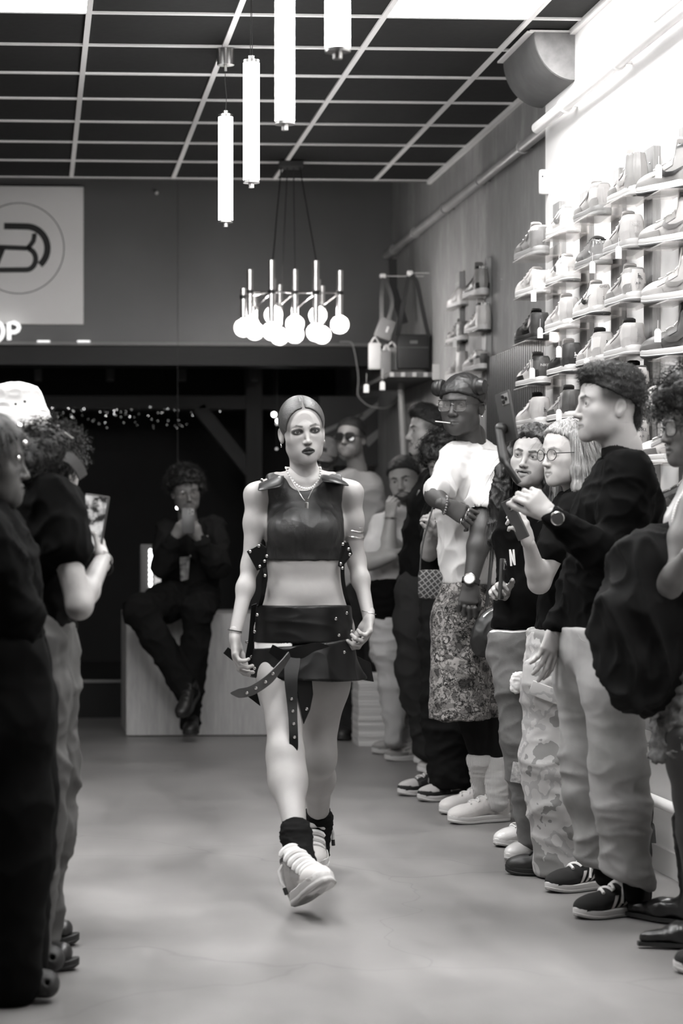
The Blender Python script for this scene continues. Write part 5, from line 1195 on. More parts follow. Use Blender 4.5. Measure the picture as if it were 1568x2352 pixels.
# arm rings, bracelets
for py in (1211, 1220, 1234):
    c = j(813, py, 0.035); M.add('arm_ring', MB().tube([c + A3(0.0335 * math.cos(a), 0.0335 * math.sin(a), 0.003 * math.sin(2 * a)) for a in np.linspace(0, 2 * math.pi, 28, endpoint=False)], 0.0018, 6, True), silver)
M.add('hair_tie', MB().tube([wrA + A3(0.0225 * math.cos(a) , 0.0225 * math.sin(a), 0.020 + 0.004 * -math.cos(a)) for a in np.linspace(0, 2 * math.pi, 24, endpoint=False)], 0.0022, 6, True), mat('tie_black', 0.015, 0.7))
M.add('bracelet', MB().tube([wrB + A3(0.0235 * math.cos(a), 0.0235 * math.sin(a), 0.016 - 0.006 * math.cos(a)) for a in np.linspace(0, 2 * math.pi, 24, endpoint=False)], 0.0013, 6, True), silver)
# skirt: upper band, lower wrap, white slit, hanging straps
SK = Soft(); SK.cap(j(698, 1360, 0.0), j(697, 1500, -0.01), (0.160, 0.126), (0.176, 0.152), (1, 0, 0), k=0.02)
SK.cut(j(698, 1389), (0, 0, 1), 0.003); SK.cut(j(698, 1474), (0, 0, -1), 0.003)
skirt = M.cloth('skirt_band', SK, 0.005, leather, amp=0.0025, sc=(4, 4, 9), seed=2.2)
SL = Soft(); SL.cap(j(697, 1460, -0.01), j(700, 1620, -0.05), (0.172, 0.152), (0.195, 0.185), (1, 0, 0), k=0.02); SL.cap(j(775, 1530, -0.03), j(822, 1560, -0.02), (0.05, 0.07), (0.03, 0.05), (0, 0, 1), k=0.03)
SL.cut(j(620, 1484), unit((-0.10, 0, 1)), 0.003); SL.cut(j(698, 1556), unit((-0.03, 0.0, -1)), 0.004)
M.cloth('skirt_wrap', SL, 0.005, leather, amp=0.004, sc=(6, 6, 5), seed=3.0)
M.cloth('white_slip', Soft().cap(j(697, 1455, -0.005), j(698, 1500, -0.01), (0.170, 0.146), (0.170, 0.148), (1, 0, 0), k=0.0).cut(j(697, 1466), (0, 0, 1)).cut(j(697, 1494), (0, 0, -1)).cut(j(660, 1470), (1, 0, 0)), 0.006, mat('slip_white', 0.8, 0.7), amp=0)
# belt tie across the front
M.add('belt_tie', ribbon(catmull([j(622, 1490, -0.155), j(655, 1506, -0.18), j(690, 1498, -0.185), j(735, 1490, -0.175), j(775, 1508, -0.15)], 5), (0, 0, 1), [0.03 + 0.012 * math.sin(i / 20 * math.pi) for i in range(21)], 0.006), leather)
s1 = catmull([j(665, 1505, -0.19), j(640, 1535, -0.22), (j(615, 1562, -0.235)), j(580, 1585, -0.24), j(553, 1592, -0.24), j(529, 1592, -0.24)], 5)
M.add('loose_strap', ribbon(s1, (0.3, 0, 1), [0.032] * (len(s1) - 5) + [0.03, 0.024, 0.016, 0.01, 0.003], 0.004), mat('worn_leather', 0.05, 0.4, vary=0.3, vs=14, bmp=0.15, bs=60))
studs([(626, 1547, -0.24), (609, 1566, -0.246), (587, 1580, -0.25), (566, 1591, -0.25)], 0.0055)
s2 = catmull([j(672, 1510, -0.185), j(668, 1560, -0.215), j(671, 1620, -0.24), j(674, 1690, -0.275), j(674, 1733, -0.285)], 5)
M.add('hanging_strap', ribbon(s2, (1, 0, 0), [0.05, 0.052, 0.052, 0.05, 0.046, 0.044, 0.042, 0.04, 0.038, 0.036, 0.034, 0.032, 0.030, 0.030, 0.030, 0.03, 0.03, 0.03, 0.028, 0.018, 0.002][:len(s2)], 0.004), leather)
studs([(669, 1605, -0.24), (672, 1633, -0.252), (674, 1662, -0.268), (676, 1693, -0.282)], 0.005)
slab('front_drape', [(672, 1520), (700, 1526), (716, 1560), (719, 1595), (712, 1630), (697, 1664), (692, 1640), (684, 1600), (676, 1560)], [-0.175, -0.175, -0.185, -0.19, -0.195, -0.2, -0.2, -0.2, -0.19], 0.005)
slab('side_flap', [(815, 1505), (850, 1522), (858, 1566), (820, 1560)], [0.0, 0.03, 0.03, 0.0], 0.005)
slab('side_flap', [(512, 1500), (523, 1486), (562, 1515), (570, 1470), (577, 1390), (590, 1385), (592, 1500), (585, 1530), (556, 1535)], [0.07, 0.07, 0.06, 0.05, 0.03, 0.02, 0.04, 0.05, 0.06], 0.005)
slab('side_flap', [(556, 1590), (590, 1590), (598, 1622)], [0.1, 0.08, 0.08], 0.005)
studs([(590, 1412, -0.07), (584, 1451, -0.07), (566, 1475, 0.03), (577, 1508, 0.03), (584, 1535, -0.1), (771, 1421, -0.128), (796, 1408, -0.085), (778, 1459, -0.135), (807, 1450, -0.095), (790, 1498, -0.14), (790, 1535, -0.15), (829, 1540, -0.005), (704, 1628, -0.205)], 0.0052)
# socks
for nm, kn, an, toe in (('sock', knA, anA, P(695, 1985, 7.22)), ('sock', knB, anB, P(728, 1960, 8.1))):
    S_ = Soft(); a0 = kn + (an - kn) * (0.86 if kn is knA else 0.84); S_.cap(a0, an, 0.0445, 0.046, k=0.01); S_.cap(an, toe, 0.046, 0.045, k=0.03); S_.cut(a0, kn - an, 0.002)
    M.cloth('sock', S_, 0.005, fabric('sock_black', 0.008), amp=0.004, sc=(10, 10, 40))
# tall padded sneakers: front one heel down with its sole showing, rear one behind
pal_m = dict(a=0.42, b=0.3, sole=0.72, t=0.6, l=0.62, n=0.02, heel=0.3, rim=0.62, toe=0.6, col=0.03, out=0.5)
def tall_shoe(heel, toe, Yh, Yt, up, size=1.08):
    a = P(*heel, Yh); b = P(*toe, Yt); sc = np.linalg.norm(b - a) / 0.29; e = empty('shoe')
    sneaker(e, 'high', pal_m, 0.0042, up_m, '', None, False, (0.042, 0.036), tongue=False)
    pad = Soft(); pad.chain([(0, 0.2, 0.052), (0, 0.14, 0.085), (0, 0.095, 0.15)], [(0.03, 0.014), (0.03, 0.016), (0.031, 0.016)], (1, 0, 0)); V, F = pad.mesh(0.005); ob('tongue_pad', mesh(V, F, True, np.full(len(V), 0.5)), lace_m, e)
    for i in range(6):                                                                      # broad padded lace bands
        t = i / 5; y = 0.212 - 0.115 * t; z = 0.066 + 0.085 * t ** 1.25
        ob('lace_band', cmesh(MB().tube([(x, y - 0.25 * abs(x), z + 0.012 - 14.0 * x * x) for x in np.linspace(-0.037, 0.037, 11)], [0.006] + [0.0108] * 9 + [0.006], 8), 0.62), lace_m, e)
    for x in (-1, 1): ob('pull_cord', cmesh(MB().tube([(x * 0.036, 0.085, 0.12), (x * 0.052, 0.08, 0.105), (x * 0.058, 0.085, 0.07), (x * 0.056, 0.09, 0.05)], [0.005, 0.006, 0.005, 0.0055], 8), 0.5), lace_m, e); ob('cord_tip', cmesh(MB().tube([(x * 0.056, 0.09, 0.052), (x * 0.056, 0.092, 0.032)], 0.0062, 8), 0.015), lace_m, e)
    place(e, a, b - a, up, size); M_ = e.matrix_world.copy(); e.parent = M.e; e.matrix_parent_inverse = Matrix.Translation(-Vector(M.e.location)); e.matrix_basis = M_
tall_shoe((686, 2082), (742, 2040), 7.26, 7.01, (-0.25, 0.1, 1))
tall_shoe((735, 1945), (722, 1992), 8.24, 8.02, (0, 0.35, 1))
# ================================================================== visitors along the shoe wall
def camo_mat(name, stops, sc=14, twigs=True):
    m, nt, b = newmat(name); n = noise(nt, sc, 3, 0.5); r = ramp(nt, n.outputs[0], stops, 'CONSTANT'); src = r.outputs[0]
    if twigs:
        tc = nt.nodes.new('ShaderNodeTexCoord'); wn = noise(nt, 11, 4); va = nt.nodes.new('ShaderNodeVectorMath'); va.operation = 'MULTIPLY_ADD'; va.inputs[1].default_value = (0.22, 0.22, 0.22)
        nt.links.new(wn.outputs['Color'], va.inputs[0]); nt.links.new(tc.outputs['Object'], va.inputs[2])
        for s_, w in ((11, 0.03), (26, 0.045)):
            v = nt.nodes.new('ShaderNodeTexVoronoi'); v.feature = 'DISTANCE_TO_EDGE'; v.inputs['Scale'].default_value = s_; nt.links.new(va.outputs[0], v.inputs['Vector'])
            e = ramp(nt, v.outputs['Distance'], [(0.0, 0.1), (w * 0.5, 0.2), (w, 1.0)]); mx = nt.nodes.new('ShaderNodeMix'); mx.data_type = 'RGBA'; mx.blend_type = 'MULTIPLY'; mx.inputs[0].default_value = 1
            nt.links.new(src, mx.inputs[6]); nt.links.new(e.outputs[0], mx.inputs[7]); src = mx.outputs[2]
    nt.links.new(src, b.inputs['Base Color']); b.inputs['Roughness'].default_value = 0.9; b.inputs['Specular IOR Level'].default_value = 0.2; return m
def pattern_mat(name, g0, g1, kind='diamond', sc=40.0):
    """woven repeat: diamond lattice or plaid bands in object space"""
    m, nt, b = newmat(name); tc = nt.nodes.new('ShaderNodeTexCoord'); mp = nt.nodes.new('ShaderNodeMapping'); nt.links.new(tc.outputs['Object'], mp.inputs[0])
    if kind == 'diamond': mp.inputs['Rotation'].default_value = (0, math.radians(38), 0)
    outs = []
    for ax in ('X', 'Z'):
        w = nt.nodes.new('ShaderNodeTexWave'); w.bands_direction = ax; w.inputs['Scale'].default_value = sc; w.inputs['Distortion'].default_value = 0; nt.links.new(mp.outputs[0], w.inputs['Vector'])
        r = nt.nodes.new('ShaderNodeMath'); r.operation = 'GREATER_THAN'; r.inputs[1].default_value = 0.86 if kind == 'diamond' else 0.6; nt.links.new(w.outputs['Fac'], r.inputs[0]); outs.append(r.outputs[0])
    a = nt.nodes.new('ShaderNodeMath'); a.operation = 'MAXIMUM' if kind == 'diamond' else 'ADD'; nt.links.new(outs[0], a.inputs[0]); nt.links.new(outs[1], a.inputs[1])
    r = ramp(nt, a.outputs[0], [(0, g0), (1.0, g1)]); nt.links.new(r.outputs[0], b.inputs['Base Color']); b.inputs['Roughness'].default_value = 0.7; return m
def stripes_mat(name, g0, g1, sc, axis='X'):
    m, nt, b = newmat(name); tc = nt.nodes.new('ShaderNodeTexCoord'); w = nt.nodes.new('ShaderNodeTexWave'); w.bands_direction = axis; w.inputs['Scale'].default_value = sc; w.inputs['Distortion'].default_value = 1.0; nt.links.new(tc.outputs['Object'], w.inputs['Vector'])
    n = noise(nt, 5, 4); r = ramp(nt, w.outputs['Fac'], [(0.2, g0), (0.8, g1)]); nt.links.new(r.outputs[0], b.inputs['Base Color']); b.inputs['Roughness'].default_value = 0.9; bump(nt, b, w.outputs['Fac'], 0.4, 0.002); return m
rim_dark = mat('specs_dark', 0.03, 0.3); lens_clear = clearmat('specs_glass', 0.985, 0.03); lens_dark = mat('specs_tint', 0.012, 0.08); gold = mat('pale_metal', 0.6, 0.25, 1.0)
bk = fabric('black_cotton', 0.004); bk2 = fabric('black_knit', 0.0022, bs=500)
jean = mat('jean_light', 0.30, 0.85, vary=0.28, vs=5, bmp=0.25, bs=350, bd=0.002, spec=0.2); jean_d = mat('jean_mid', 0.13, 0.85, vary=0.4, vs=6, bmp=0.25, bs=350, bd=0.002, spec=0.2)
def ringm(Pn, c, r, n, m=silver, tw=0.0016, name='ring'):
    n = unit(n); u = unit(np.cross(n, (0.3, 0.9, 0.2))); v = np.cross(n, u)
    return Pn.add(name, MB().tube([c + r * (math.cos(a) * u + math.sin(a) * v) for a in np.linspace(0, 2 * math.pi, 18, endpoint=False)], tw, 6, True), m)
def watch(Pn, c, axis, out, r=0.031, face=0.02, fm=None):
    axis = unit(axis); out = unit(np.array(out, float) - axis * np.dot(out, axis)); u = np.cross(axis, out)
    Pn.add('watch_strap', ribbon([c + r * (math.cos(a) * out + math.sin(a) * u) for a in np.linspace(0, 2 * math.pi, 22)], axis, 0.02, 0.003), mat('strap_black', 0.015, 0.5))
    ax = np.stack([axis, np.cross(out, axis), out], 1); w = Pn.add('watch_case', MB().lathe([(face, 0), (face, 0.008), (face * 0.86, 0.010), (face * 0.86, 0.008)], c=c + out * (r - 0.002), n=20, ax=ax), silver)
    Pn.add('watch_dial', MB().lathe([(face * 0.86, 0.0082), (0.0004, 0.0084)], c=c + out * (r - 0.002), n=20, ax=ax), fm or mat('dial_pale', 0.6, 0.3), parent=None)
# ---------------------------------------------------------------- young man in the black sweater, nearest profile
N = Person('young man in black sweater and light jeans, short dark hair, arm raised, in profile', PF(1395, 2095)[:2], 7.1); j = N.j
H = Head(j(1396, 930), yaw=-87, pitch=2, sc=1.0, skin=0.37, brow=0.03, fade=0.92, nose=1.0, lips=0.2, jaw=1.0, neck=j(1437, 1072, 0.0), neck_r=0.058, look=(0, 0))
N.parts += H.parts(0.0024)
sh, el, wr = j(1452, 1100, -0.17), j(1402, 1290, -0.22), j(1262, 1182, -0.25)
sh2, el2, wr2 = j(1420, 1100, 0.2), j(1340, 1300, 0.16), j(1272, 1452, 0.06)
hp, nk = j(1385, 1440, 0.0), j(1432, 1055, 0.0)
B = Soft(); B.cap(j(1440, 1150), nk + A3(0, 0, 0.04), 0.07, 0.058, k=0.02); limb(B, sh, el, wr, (0.04, 0.04, 0.035, 0.035, 0.026)); limb(B, sh2, el2, wr2, (0.04, 0.04, 0.035, 0.035, 0.026))
torso(B, hp, nk, (0, 1, 0), (0.13, 0.13, 0.14, 0.15, 0.14), (0.08, 0.08, 0.09, 0.09, 0.07))
N.skin(B, 0.008, 0.37)
N.skin(hand_soft(wr, j(1205, 1128, -0.24) - wr, (0.1, 0.8, -0.4), 1, curl=(48, 60, 66, 70), thumb=(22, 6)), 0.0028, 0.4)
N.skin(hand_soft(wr2, j(1252, 1530, 0.02) - wr2, (-0.4, 0.8, 0), 1, curl=(20, 14, 18, 24), thumb=(22, 12)), 0.0028, 0.37)
N.body()
def crop_top(S): S.ell((0, -0.03, 0.1), (0.056, 0.06, 0.036), k=0.03); S.ell((0, -0.066, 0.092), (0.045, 0.03, 0.026), k=0.02); S.ell((0, 0.035, 0.085), (0.06, 0.075, 0.05), k=0.03)
hs = hair_cap(H, 0.004, front=(-0.088, 0.07), nape=(0.12, -0.02), k=0.006, extra=crop_top); hs.cap(H.w((0, 0.085, 0.04)), H.w((0, 0.086, -0.055)), (0.05, 0.03), (0.035, 0.022), H.R @ A3(1, 0, 0), k=0.03)
hair(N, hs, 0.0038, hairmat('hair_black', 0.014), 'short', 5200, 0.017, 0.0018, 0.55, (0, -0.6, 0.5), H.R, amp=0.004, sc=(60, 60, 60))
T = Soft(); torso(T, hp, nk, (0, 1, 0), (0.155, 0.158, 0.165, 0.185, 0.16), (0.115, 0.122, 0.128, 0.125, 0.088), k=0.04)
T.cap(j(1440, 1085, -0.14), j(1432, 1085, 0.14), (0.07, 0.07), k=0.05); T.cap(j(1452, 1140, 0.0), j(1470, 1220, 0.0), (0.15, 0.075), (0.15, 0.07), (0, 1, 0), k=0.05)
limb(T, sh, el, wr + (el - wr) * 0.07, (0.07, 0.065, 0.056, 0.052, 0.038), 0.04); limb(T, sh2, el2, wr2 + (el2 - wr2) * 0.05, (0.07, 0.062, 0.052, 0.046, 0.036), 0.04)
T.cap(nk + A3(-0.005, 0, -0.03), nk + A3(-0.01, 0, 0.12), 0.064, 0.075, k=0.008, sub=True); T.cut(j(1385, 1452), (0, 0, -1), 0.006)
N.cloth('sweater', T, 0.007, bk2, amp=0.012, sc=(7, 7, 9))
N.cloth('collar', Soft().cap(nk + A3(-0.002, 0, 0.018), nk + A3(-0.002, 0, 0.022), (0.069, 0.069), k=0).cap(nk + A3(0, 0, -0.05), nk + A3(0, 0, 0.1), 0.061, k=0.002, sub=True).cut(nk + A3(0, 0, 0.034), (0.3, 0, 1)).cut(nk + A3(0, 0, 0.0), (-0.1, 0, -1)), 0.005, fabric('rib_black', 0.012), amp=0)
J = Soft(); hA, kA, aA = j(1395, 1450, -0.10), j(1420, 1755, -0.12), j(1443, 2030, -0.06); hB, kB, aB = j(1335, 1450, 0.10), j(1345, 1740, 0.12), j(1372, 1990, 0.16)
J.cap(j(1372, 1425), j(1370, 1490), (0.15, 0.105), (0.155, 0.11), (0, 1, 0), k=0.03); limb(J, hA, kA, aA, (0.095, 0.092, 0.084, 0.08, 0.076), 0.05); limb(J, hB, kB, aB, (0.09, 0.086, 0.075, 0.07, 0.062), 0.05)
J.cut(j(1372, 1440), (0, 0, 1), 0.004); J.cut(j(1440, 2024, -0.06), unit((-0.35, 0.0, -1)), 0.01)
lowz = j(1440, 2040)[2]
N.cloth('jeans', J, 0.007, jean, amp=0.014, sc=(4, 4, 9), seed=5.0, mask=lambda V: 0.25 + 0.75 * sstep(-(V[:, 2]), -0.8, -0.1))
N.add('front_pocket_seam', MB().tube(catmull([j(1325, 1448, -0.115), j(1335, 1470, -0.14), j(1360, 1478, -0.165), j(1388, 1476, -0.175)], 4), 0.0015, 5), mat('seam_grey', 0.25, 0.8))
for q in ((1452, 1990, -0.04), (1385, 1950, 0.14)): N.cloth('sock', Soft().cap(j(*q), j(q[0] + 4, q[1] + 65, q[2]), 0.036, 0.033, k=0), 0.007, fabric('sock_black', 0.008), amp=0)
# sneakers: black suede, three pale stripes
pal_c = dict(a=0.010, b=0.010, sole=0.62, t=0.01, l=0.68, n=0.01, heel=0.01, rim=0.01, m=0.66, out=0.35, toe=0.012)
worn(N, (1497, 2096), (1316, 2112), 'low', pal_c, suede_m, 'stripes', h=0.004, bow=True, sc=1.02, lace_r=0.0052); worn(N, (1418, 2036), (1249, 2052), 'low', pal_c, suede_m, 'stripes', h=0.004, bow=True, sc=1.02, lace_r=0.0052)
watch(N, wr + (el - wr) * 0.06, el - wr, (-0.3, -1, 0.2), 0.034, 0.022, mat('dial_dark', 0.05, 0.2))
# phone on a grip held in the raised hand
g = phone('phone on a handheld grip raised by the young man before the white T-shirt', P(1163, 957, 6.95), (-0.16, 0.1, 1), (-0.93, -0.36, 0), 0.078, 0.155, 0.009, screen=emat('screen_dim', 0.3, 0.03, False))
gb_ = MB().tube(catmull([P(1146, 985, 6.95), P(1150, 1010, 6.93), P(1156, 1050, 6.9), P(1166, 1072, 6.88), P(1192, 1110, 6.87)], 4), [0.015] * 10 + [0.010] * 7, 10).ball(P(1150, 985, 6.95), 0.02, 12, 8).build('phone_grip', mat('grip_black', 0.015, 0.4), None, True); tag(gb_, 'black handle of the phone grip held up by the young man', 'phone grip')
# ---------------------------------------------------------------- blonde woman with glasses
N = Person('blonde woman in glasses and black T-shirt with pale camouflage trousers', PF(1275, 2003)[:2], 7.98); j = N.j
H = Head(j(1302, 1042), yaw=-66, pitch=-2, sc=0.96, male=False, skin=0.45, brow=0.2, nose=0.95, lips=0.26, jaw=0.9, neck=j(1330, 1148, 0.02), neck_r=0.047)
N.parts += H.parts(0.0026)
sh, el, wr = j(1318, 1175, -0.15), j(1238, 1338, -0.16), j(1214, 1248, -0.26)
sh2, el2, wr2 = j(1330, 1170, 0.17), j(1290, 1320, 0.2), j(1250, 1330, 0.1)
hp, nk = j(1300, 1450), j(1330, 1130, 0.02)
B = Soft(); B.cap(nk - A3(0, 0, 0.1), nk + A3(0, 0, 0.03), 0.055, 0.047, k=0.02); limb(B, sh, el, wr, (0.04, 0.04, 0.037, 0.034, 0.022)); limb(B, sh2, el2, wr2, (0.04, 0.038, 0.035, 0.03, 0.022))
N.skin(B, 0.007, 0.45); N.skin(hand_soft(wr, j(1198, 1205, -0.29) - wr, (-0.6, 0.1, 0.6), -1, curl=(40, 44, 48, 52), thumb=(40, 18), sc=0.93), 0.0026, 0.47); N.body()
hs = hair_cap(H, 0.010, front=(-0.08, 0.085), nape=(0.105, -0.06), k=0.01)
for x, dpt, l in ((-0.078, 0.03, -0.2), (0.08, 0.03, -0.205), (0.06, 0.085, -0.21), (-0.06, 0.085, -0.21), (0, 0.1, -0.21), (0.078, -0.005, -0.15)):
    hs.chain([H.w((x * 0.9, dpt * 0.7, 0.03)), H.w((x, dpt, -0.06)), H.w((x * 1.05, dpt * 1.05, -0.13)), H.w((x, dpt * 1.0, l))], [(0.03, 0.03), (0.028, 0.026), (0.028, 0.024), (0.022, 0.016)], k=0.02)
hs.ell(H.w((0, -0.075, -0.03)), (0.062, 0.05, 0.1), H.R, k=0.01, sub=True)
hair(N, hs, 0.0045, mat('hair_blonde', 0.24, 0.42, vary=0.5, vs=5, sc=(30, 30, 2), bmp=0.5, bs=7, bd=0.006), 'long', 4200, 0.09, 0.0022, 0.05, amp=0.006, sc=(45, 45, 5), rid=True, keep=lambda p: H.local(p)[:, 1] > -0.02)
specs(H, 0.0225, rim_dark, lens_clear, N, 0.0017); N.add('earring', MB().ball(H.w((0.079, 0.012, -0.045)), 0.004, 8, 6), silver)
T = Soft(); torso(T, hp, nk, (0.25, 1, 0), (0.16, 0.145, 0.15, 0.165, 0.15), (0.115, 0.105, 0.115, 0.12, 0.08), k=0.04, belly=0.0)
T.cap(nk + A3(0.02, -0.12, -0.04), nk + A3(0.02, 0.14, -0.04), (0.06, 0.05), k=0.05)
T.cap(sh, sh + (el - sh) * 0.52, 0.062, 0.062, k=0.03); T.cap(sh2, sh2 + (el2 - sh2) * 0.5, 0.06, 0.06, k=0.03); T.cut(j(1300, 1455), (0, 0, -1), 0.006); T.cap(nk, nk + A3(-0.02, 0, 0.12), 0.055, 0.07, k=0.006, sub=True)
N.cloth('t_shirt', T, 0.008, bk, amp=0.013, sc=(7, 7, 6), seed=2.0)
J = Soft(); hA, kA, aA = j(1278, 1480, -0.1), j(1268, 1740, -0.1), j(1285, 1975, -0.08); hB, kB, aB = j(1310, 1480, 0.1), j(1305, 1740, 0.12), j(1320, 1960, 0.15)
J.cap(j(1290, 1440), j(1285, 1510), (0.165, 0.115), (0.175, 0.12), (0, 1, 0), k=0.03); limb(J, hA, kA, aA, (0.105, 0.105, 0.1, 0.098, 0.094), 0.05); limb(J, hB, kB, aB, (0.1, 0.1, 0.09, 0.09, 0.085), 0.05); J.ell(j(1252, 1560, -0.16), (0.085, 0.05, 0.09), k=0.02)
J.cut(j(1290, 1444), (0, 0, 1), 0.004); J.cut(j(1285, 2003), (0, 0, -1), 0.01)
camo_pale = camo_mat('camo_pale', [(0.0, 0.24), (0.42, 0.45), (0.55, 0.36), (0.62, 0.5)], 10, False)
N.cloth('cargo_trousers', J, 0.008, camo_pale, amp=0.011, sc=(4, 4, 8), seed=9.0)
slab_ = MB().rbox((0, 0, 0), (0.12, 0.012, 0.05), 0.004, euler(0.1, 0.35, -0.3)); slab_.v = [tuple(np.array(v) + j(1256, 1592, -0.225)) for v in slab_.v]; N.add('pocket_flap', slab_, camo_pale)
worn(N, (1310, 2012), (1188, 2008), 'low', dict(a=0.015, b=0.012, sole=0.012, t=0.012, l=0.02, n=0.01, rim=0.02), up_m, '', h=0.005, sc=0.95)
p_c = P(1183, 1193, 7.66); phone('phone with glossy case held upright by the blonde woman', p_c, (-0.42, 0.1, 0.95), (-0.9, -0.3, -0.3), 0.075, 0.145, 0.009, screen=emat('screen_dim', 0.3, 0.03, False))
# ---------------------------------------------------------------- smiling woman
N = Person('smiling woman with long dark wavy hair, black top and patched jeans', PF(1215, 1968)[:2], 8.4); j = N.j
H = Head(j(1222, 1052), yaw=-30, pitch=4, roll=9, sc=0.95, male=False, skin=0.36, brow=0.03, nose=1.0, lips=0.12, smile=1.0, jaw=0.92, neck=j(1232, 1150, 0.03), neck_r=0.046, look=(-15, 0), mouth_open=0.0024, eye_open=0.75, liner=0.5)
N.parts += H.parts(0.0026)
tv = [H.w((x, -0.0865 + x * x * 14, -0.0675 + 9.0 * x * x - z)) for z in (0.0, 0.0075) for x in np.linspace(-0.024, 0.024, 9)]
hp, nk = j(1210, 1445), j(1232, 1145, 0.03)
sh, el, wr = j(1178, 1190, -0.05), j(1178, 1330, 0.02), j(1158, 1365, -0.1); sh2, el2, wr2 = j(1275, 1190, 0.05), j(1262, 1350, 0.05), j(1212, 1470, -0.1)
B = Soft(); B.cap(nk - A3(0, 0, 0.12), nk + A3(0, 0, 0.03), 0.055, 0.046, k=0.02); limb(B, sh, el, wr, (0.04, 0.038, 0.033, 0.03, 0.021)); limb(B, sh2, el2, wr2, (0.04, 0.038, 0.033, 0.03, 0.021)); N.skin(B, 0.008, 0.36)
N.skin(hand_soft(wr, j(1135, 1345, -0.16) - wr, (0.1, -0.5, -0.3), 1, curl=(50, 56, 60, 64), thumb=(40, 10), sc=0.95), 0.0028, 0.36); N.skin(hand_soft(wr2, j(1206, 1520, -0.12) - wr2, (0.2, 0.9, 0), 1, curl=(60, 60, 60, 60), thumb=(20, 15), sc=0.95), 0.0028, 0.34); N.body()
me = mesh(tv, [(i, i + 1, i + 10, i + 9) for i in range(8)]); N.put(ob('teeth', me, mat('teeth', 0.45, 0.25)))
hs = hair_cap(H, 0.014, front=(-0.084, 0.088), nape=(0.11, -0.08), k=0.01)
for x, dpt, l in ((-0.085, 0.01, -0.34), (-0.075, 0.05, -0.36), (0.085, 0.02, -0.3), (0.07, 0.06, -0.33), (0, 0.1, -0.33)):
    hs.chain([H.w((x * 0.8, dpt * 0.7, 0.04)), H.w((x * 1.1, dpt, -0.06)), H.w((x * 1.2, dpt, -0.18)), H.w((x * 1.2, dpt * 0.9, l))], [0.034, 0.036, 0.038, 0.02], k=0.02)
hs.ell(H.w((0.0, -0.085, -0.03)), (0.062, 0.06, 0.1), H.R, k=0.01, sub=True)
hair(N, hs, 0.005, hairmat('hair_dark_wavy', 0.02, 0.4, (30, 30, 6)), 'long', 2800, 0.07, 0.0022, 0.2, amp=0.014, sc=(26, 26, 13), rid=True, keep=lambda p: H.local(p)[:, 1] > -0.015)
T = Soft(); torso(T, hp, nk, (1, 0.6, 0), (0.15, 0.14, 0.14, 0.155, 0.13), (0.105, 0.1, 0.105, 0.11, 0.08), k=0.04); T.cap(sh, sh + (el - sh) * 0.5, 0.055, 0.055, k=0.03); T.cap(sh2, sh2 + (el2 - sh2) * 0.5, 0.055, 0.055, k=0.03); T.cut(j(1210, 1440), (0, 0, -1), 0.006); T.cap(nk, nk + A3(-0.02, -0.02, 0.12), 0.06, 0.07, k=0.006, sub=True)
N.cloth('t_shirt', T, 0.008, bk, amp=0.012, sc=(7, 7, 6), seed=12.0)
N.add('shirt_print', MB().tube([j(1171, 1262, -0.118), j(1174, 1300, -0.118)], 0.004, 5).tube([j(1171, 1264, -0.118), j(1181, 1296, -0.124)], 0.004, 5).tube([j(1179, 1262, -0.124), j(1182, 1298, -0.124)], 0.004, 5), mat('print_white', 0.7, 0.7))
N.cloth('belt', Soft().cap(j(1210, 1452), j(1210, 1456), (0.16, 0.115), (0.16, 0.115), (1, 0.6, 0), k=0, flat=0.022), 0.007, pattern_mat('plaid_belt', 0.05, 0.7, 'plaid', 9), amp=0)
J = Soft(); hA, kA, aA = j(1190, 1480, -0.09), j(1198, 1700, -0.1), j(1222, 1920, -0.08); hB, kB, aB = j(1235, 1480, 0.08), j(1238, 1700, 0.1), j(1240, 1900, 0.12)
J.cap(j(1210, 1450), j(1208, 1500), (0.155, 0.112), (0.165, 0.118), (1, 0.6, 0), k=0.03); limb(J, hA, kA, aA, (0.09, 0.085, 0.07, 0.064, 0.054), 0.05); limb(J, hB, kB, aB, (0.09, 0.085, 0.07, 0.064, 0.054), 0.05); J.cut(j(1210, 1452), (0, 0, 1), 0.004)
N.cloth('jeans', J, 0.008, jean_d, amp=0.009, sc=(5, 5, 9), seed=21.0)
for (px, py, w, h) in ((1190, 1775, 0.05, 0.075), (1215, 1480, 0.06, 0.03)):
    q = MB().rbox((0, 0, 0), (w, 0.008, h), 0.003, euler(0, 0.15, -0.3)); q.v = [tuple(np.array(v) + j(px, py, -0.165)) for v in q.v]; N.add('patch', q, mat('patch_pale', 0.4, 0.9, vary=0.5, vs=60))
pal_w = dict(a=0.66, b=0.6, sole=0.7, t=0.2, l=0.6, n=0.2, m=0.5, out=0.4, rim=0.7)
worn(N, (1262, 1968), (1177, 1980), 'runner', pal_w, patent_m, '', h=0.0048, sc=0.95); worn(N, (1235, 1935), (1153, 1945), 'runner', pal_w, patent_m, '', h=0.0048, sc=0.95)
phone('dark phone lowered in the smiling woman hand above the black bag', P(1152, 1330, 8.2), (0.05, 0.0, 1), (0.9, -0.35, 0), 0.075, 0.15, 0.01)
ky = empty('keyring', P(1192, 1545, 8.2), label='crocheted white charm with small black square hanging from the smiling woman hand', cat='keyring')
sobj('white_charm', Soft().ell((0, 0, -0.03), (0.034, 0.014, 0.034), k=0).ell((-0.012, 0, -0.055), (0.02, 0.012, 0.022), k=0.01), 0.004, mat('crochet_white', 0.7, 0.9), ky, amp=0.005, sc=(90, 90, 90)); MB().rbox((0.018, -0.004, -0.08), (0.034, 0.014, 0.034), 0.006).build('black_charm', mat('charm_black', 0.01, 0.6), ky, True)
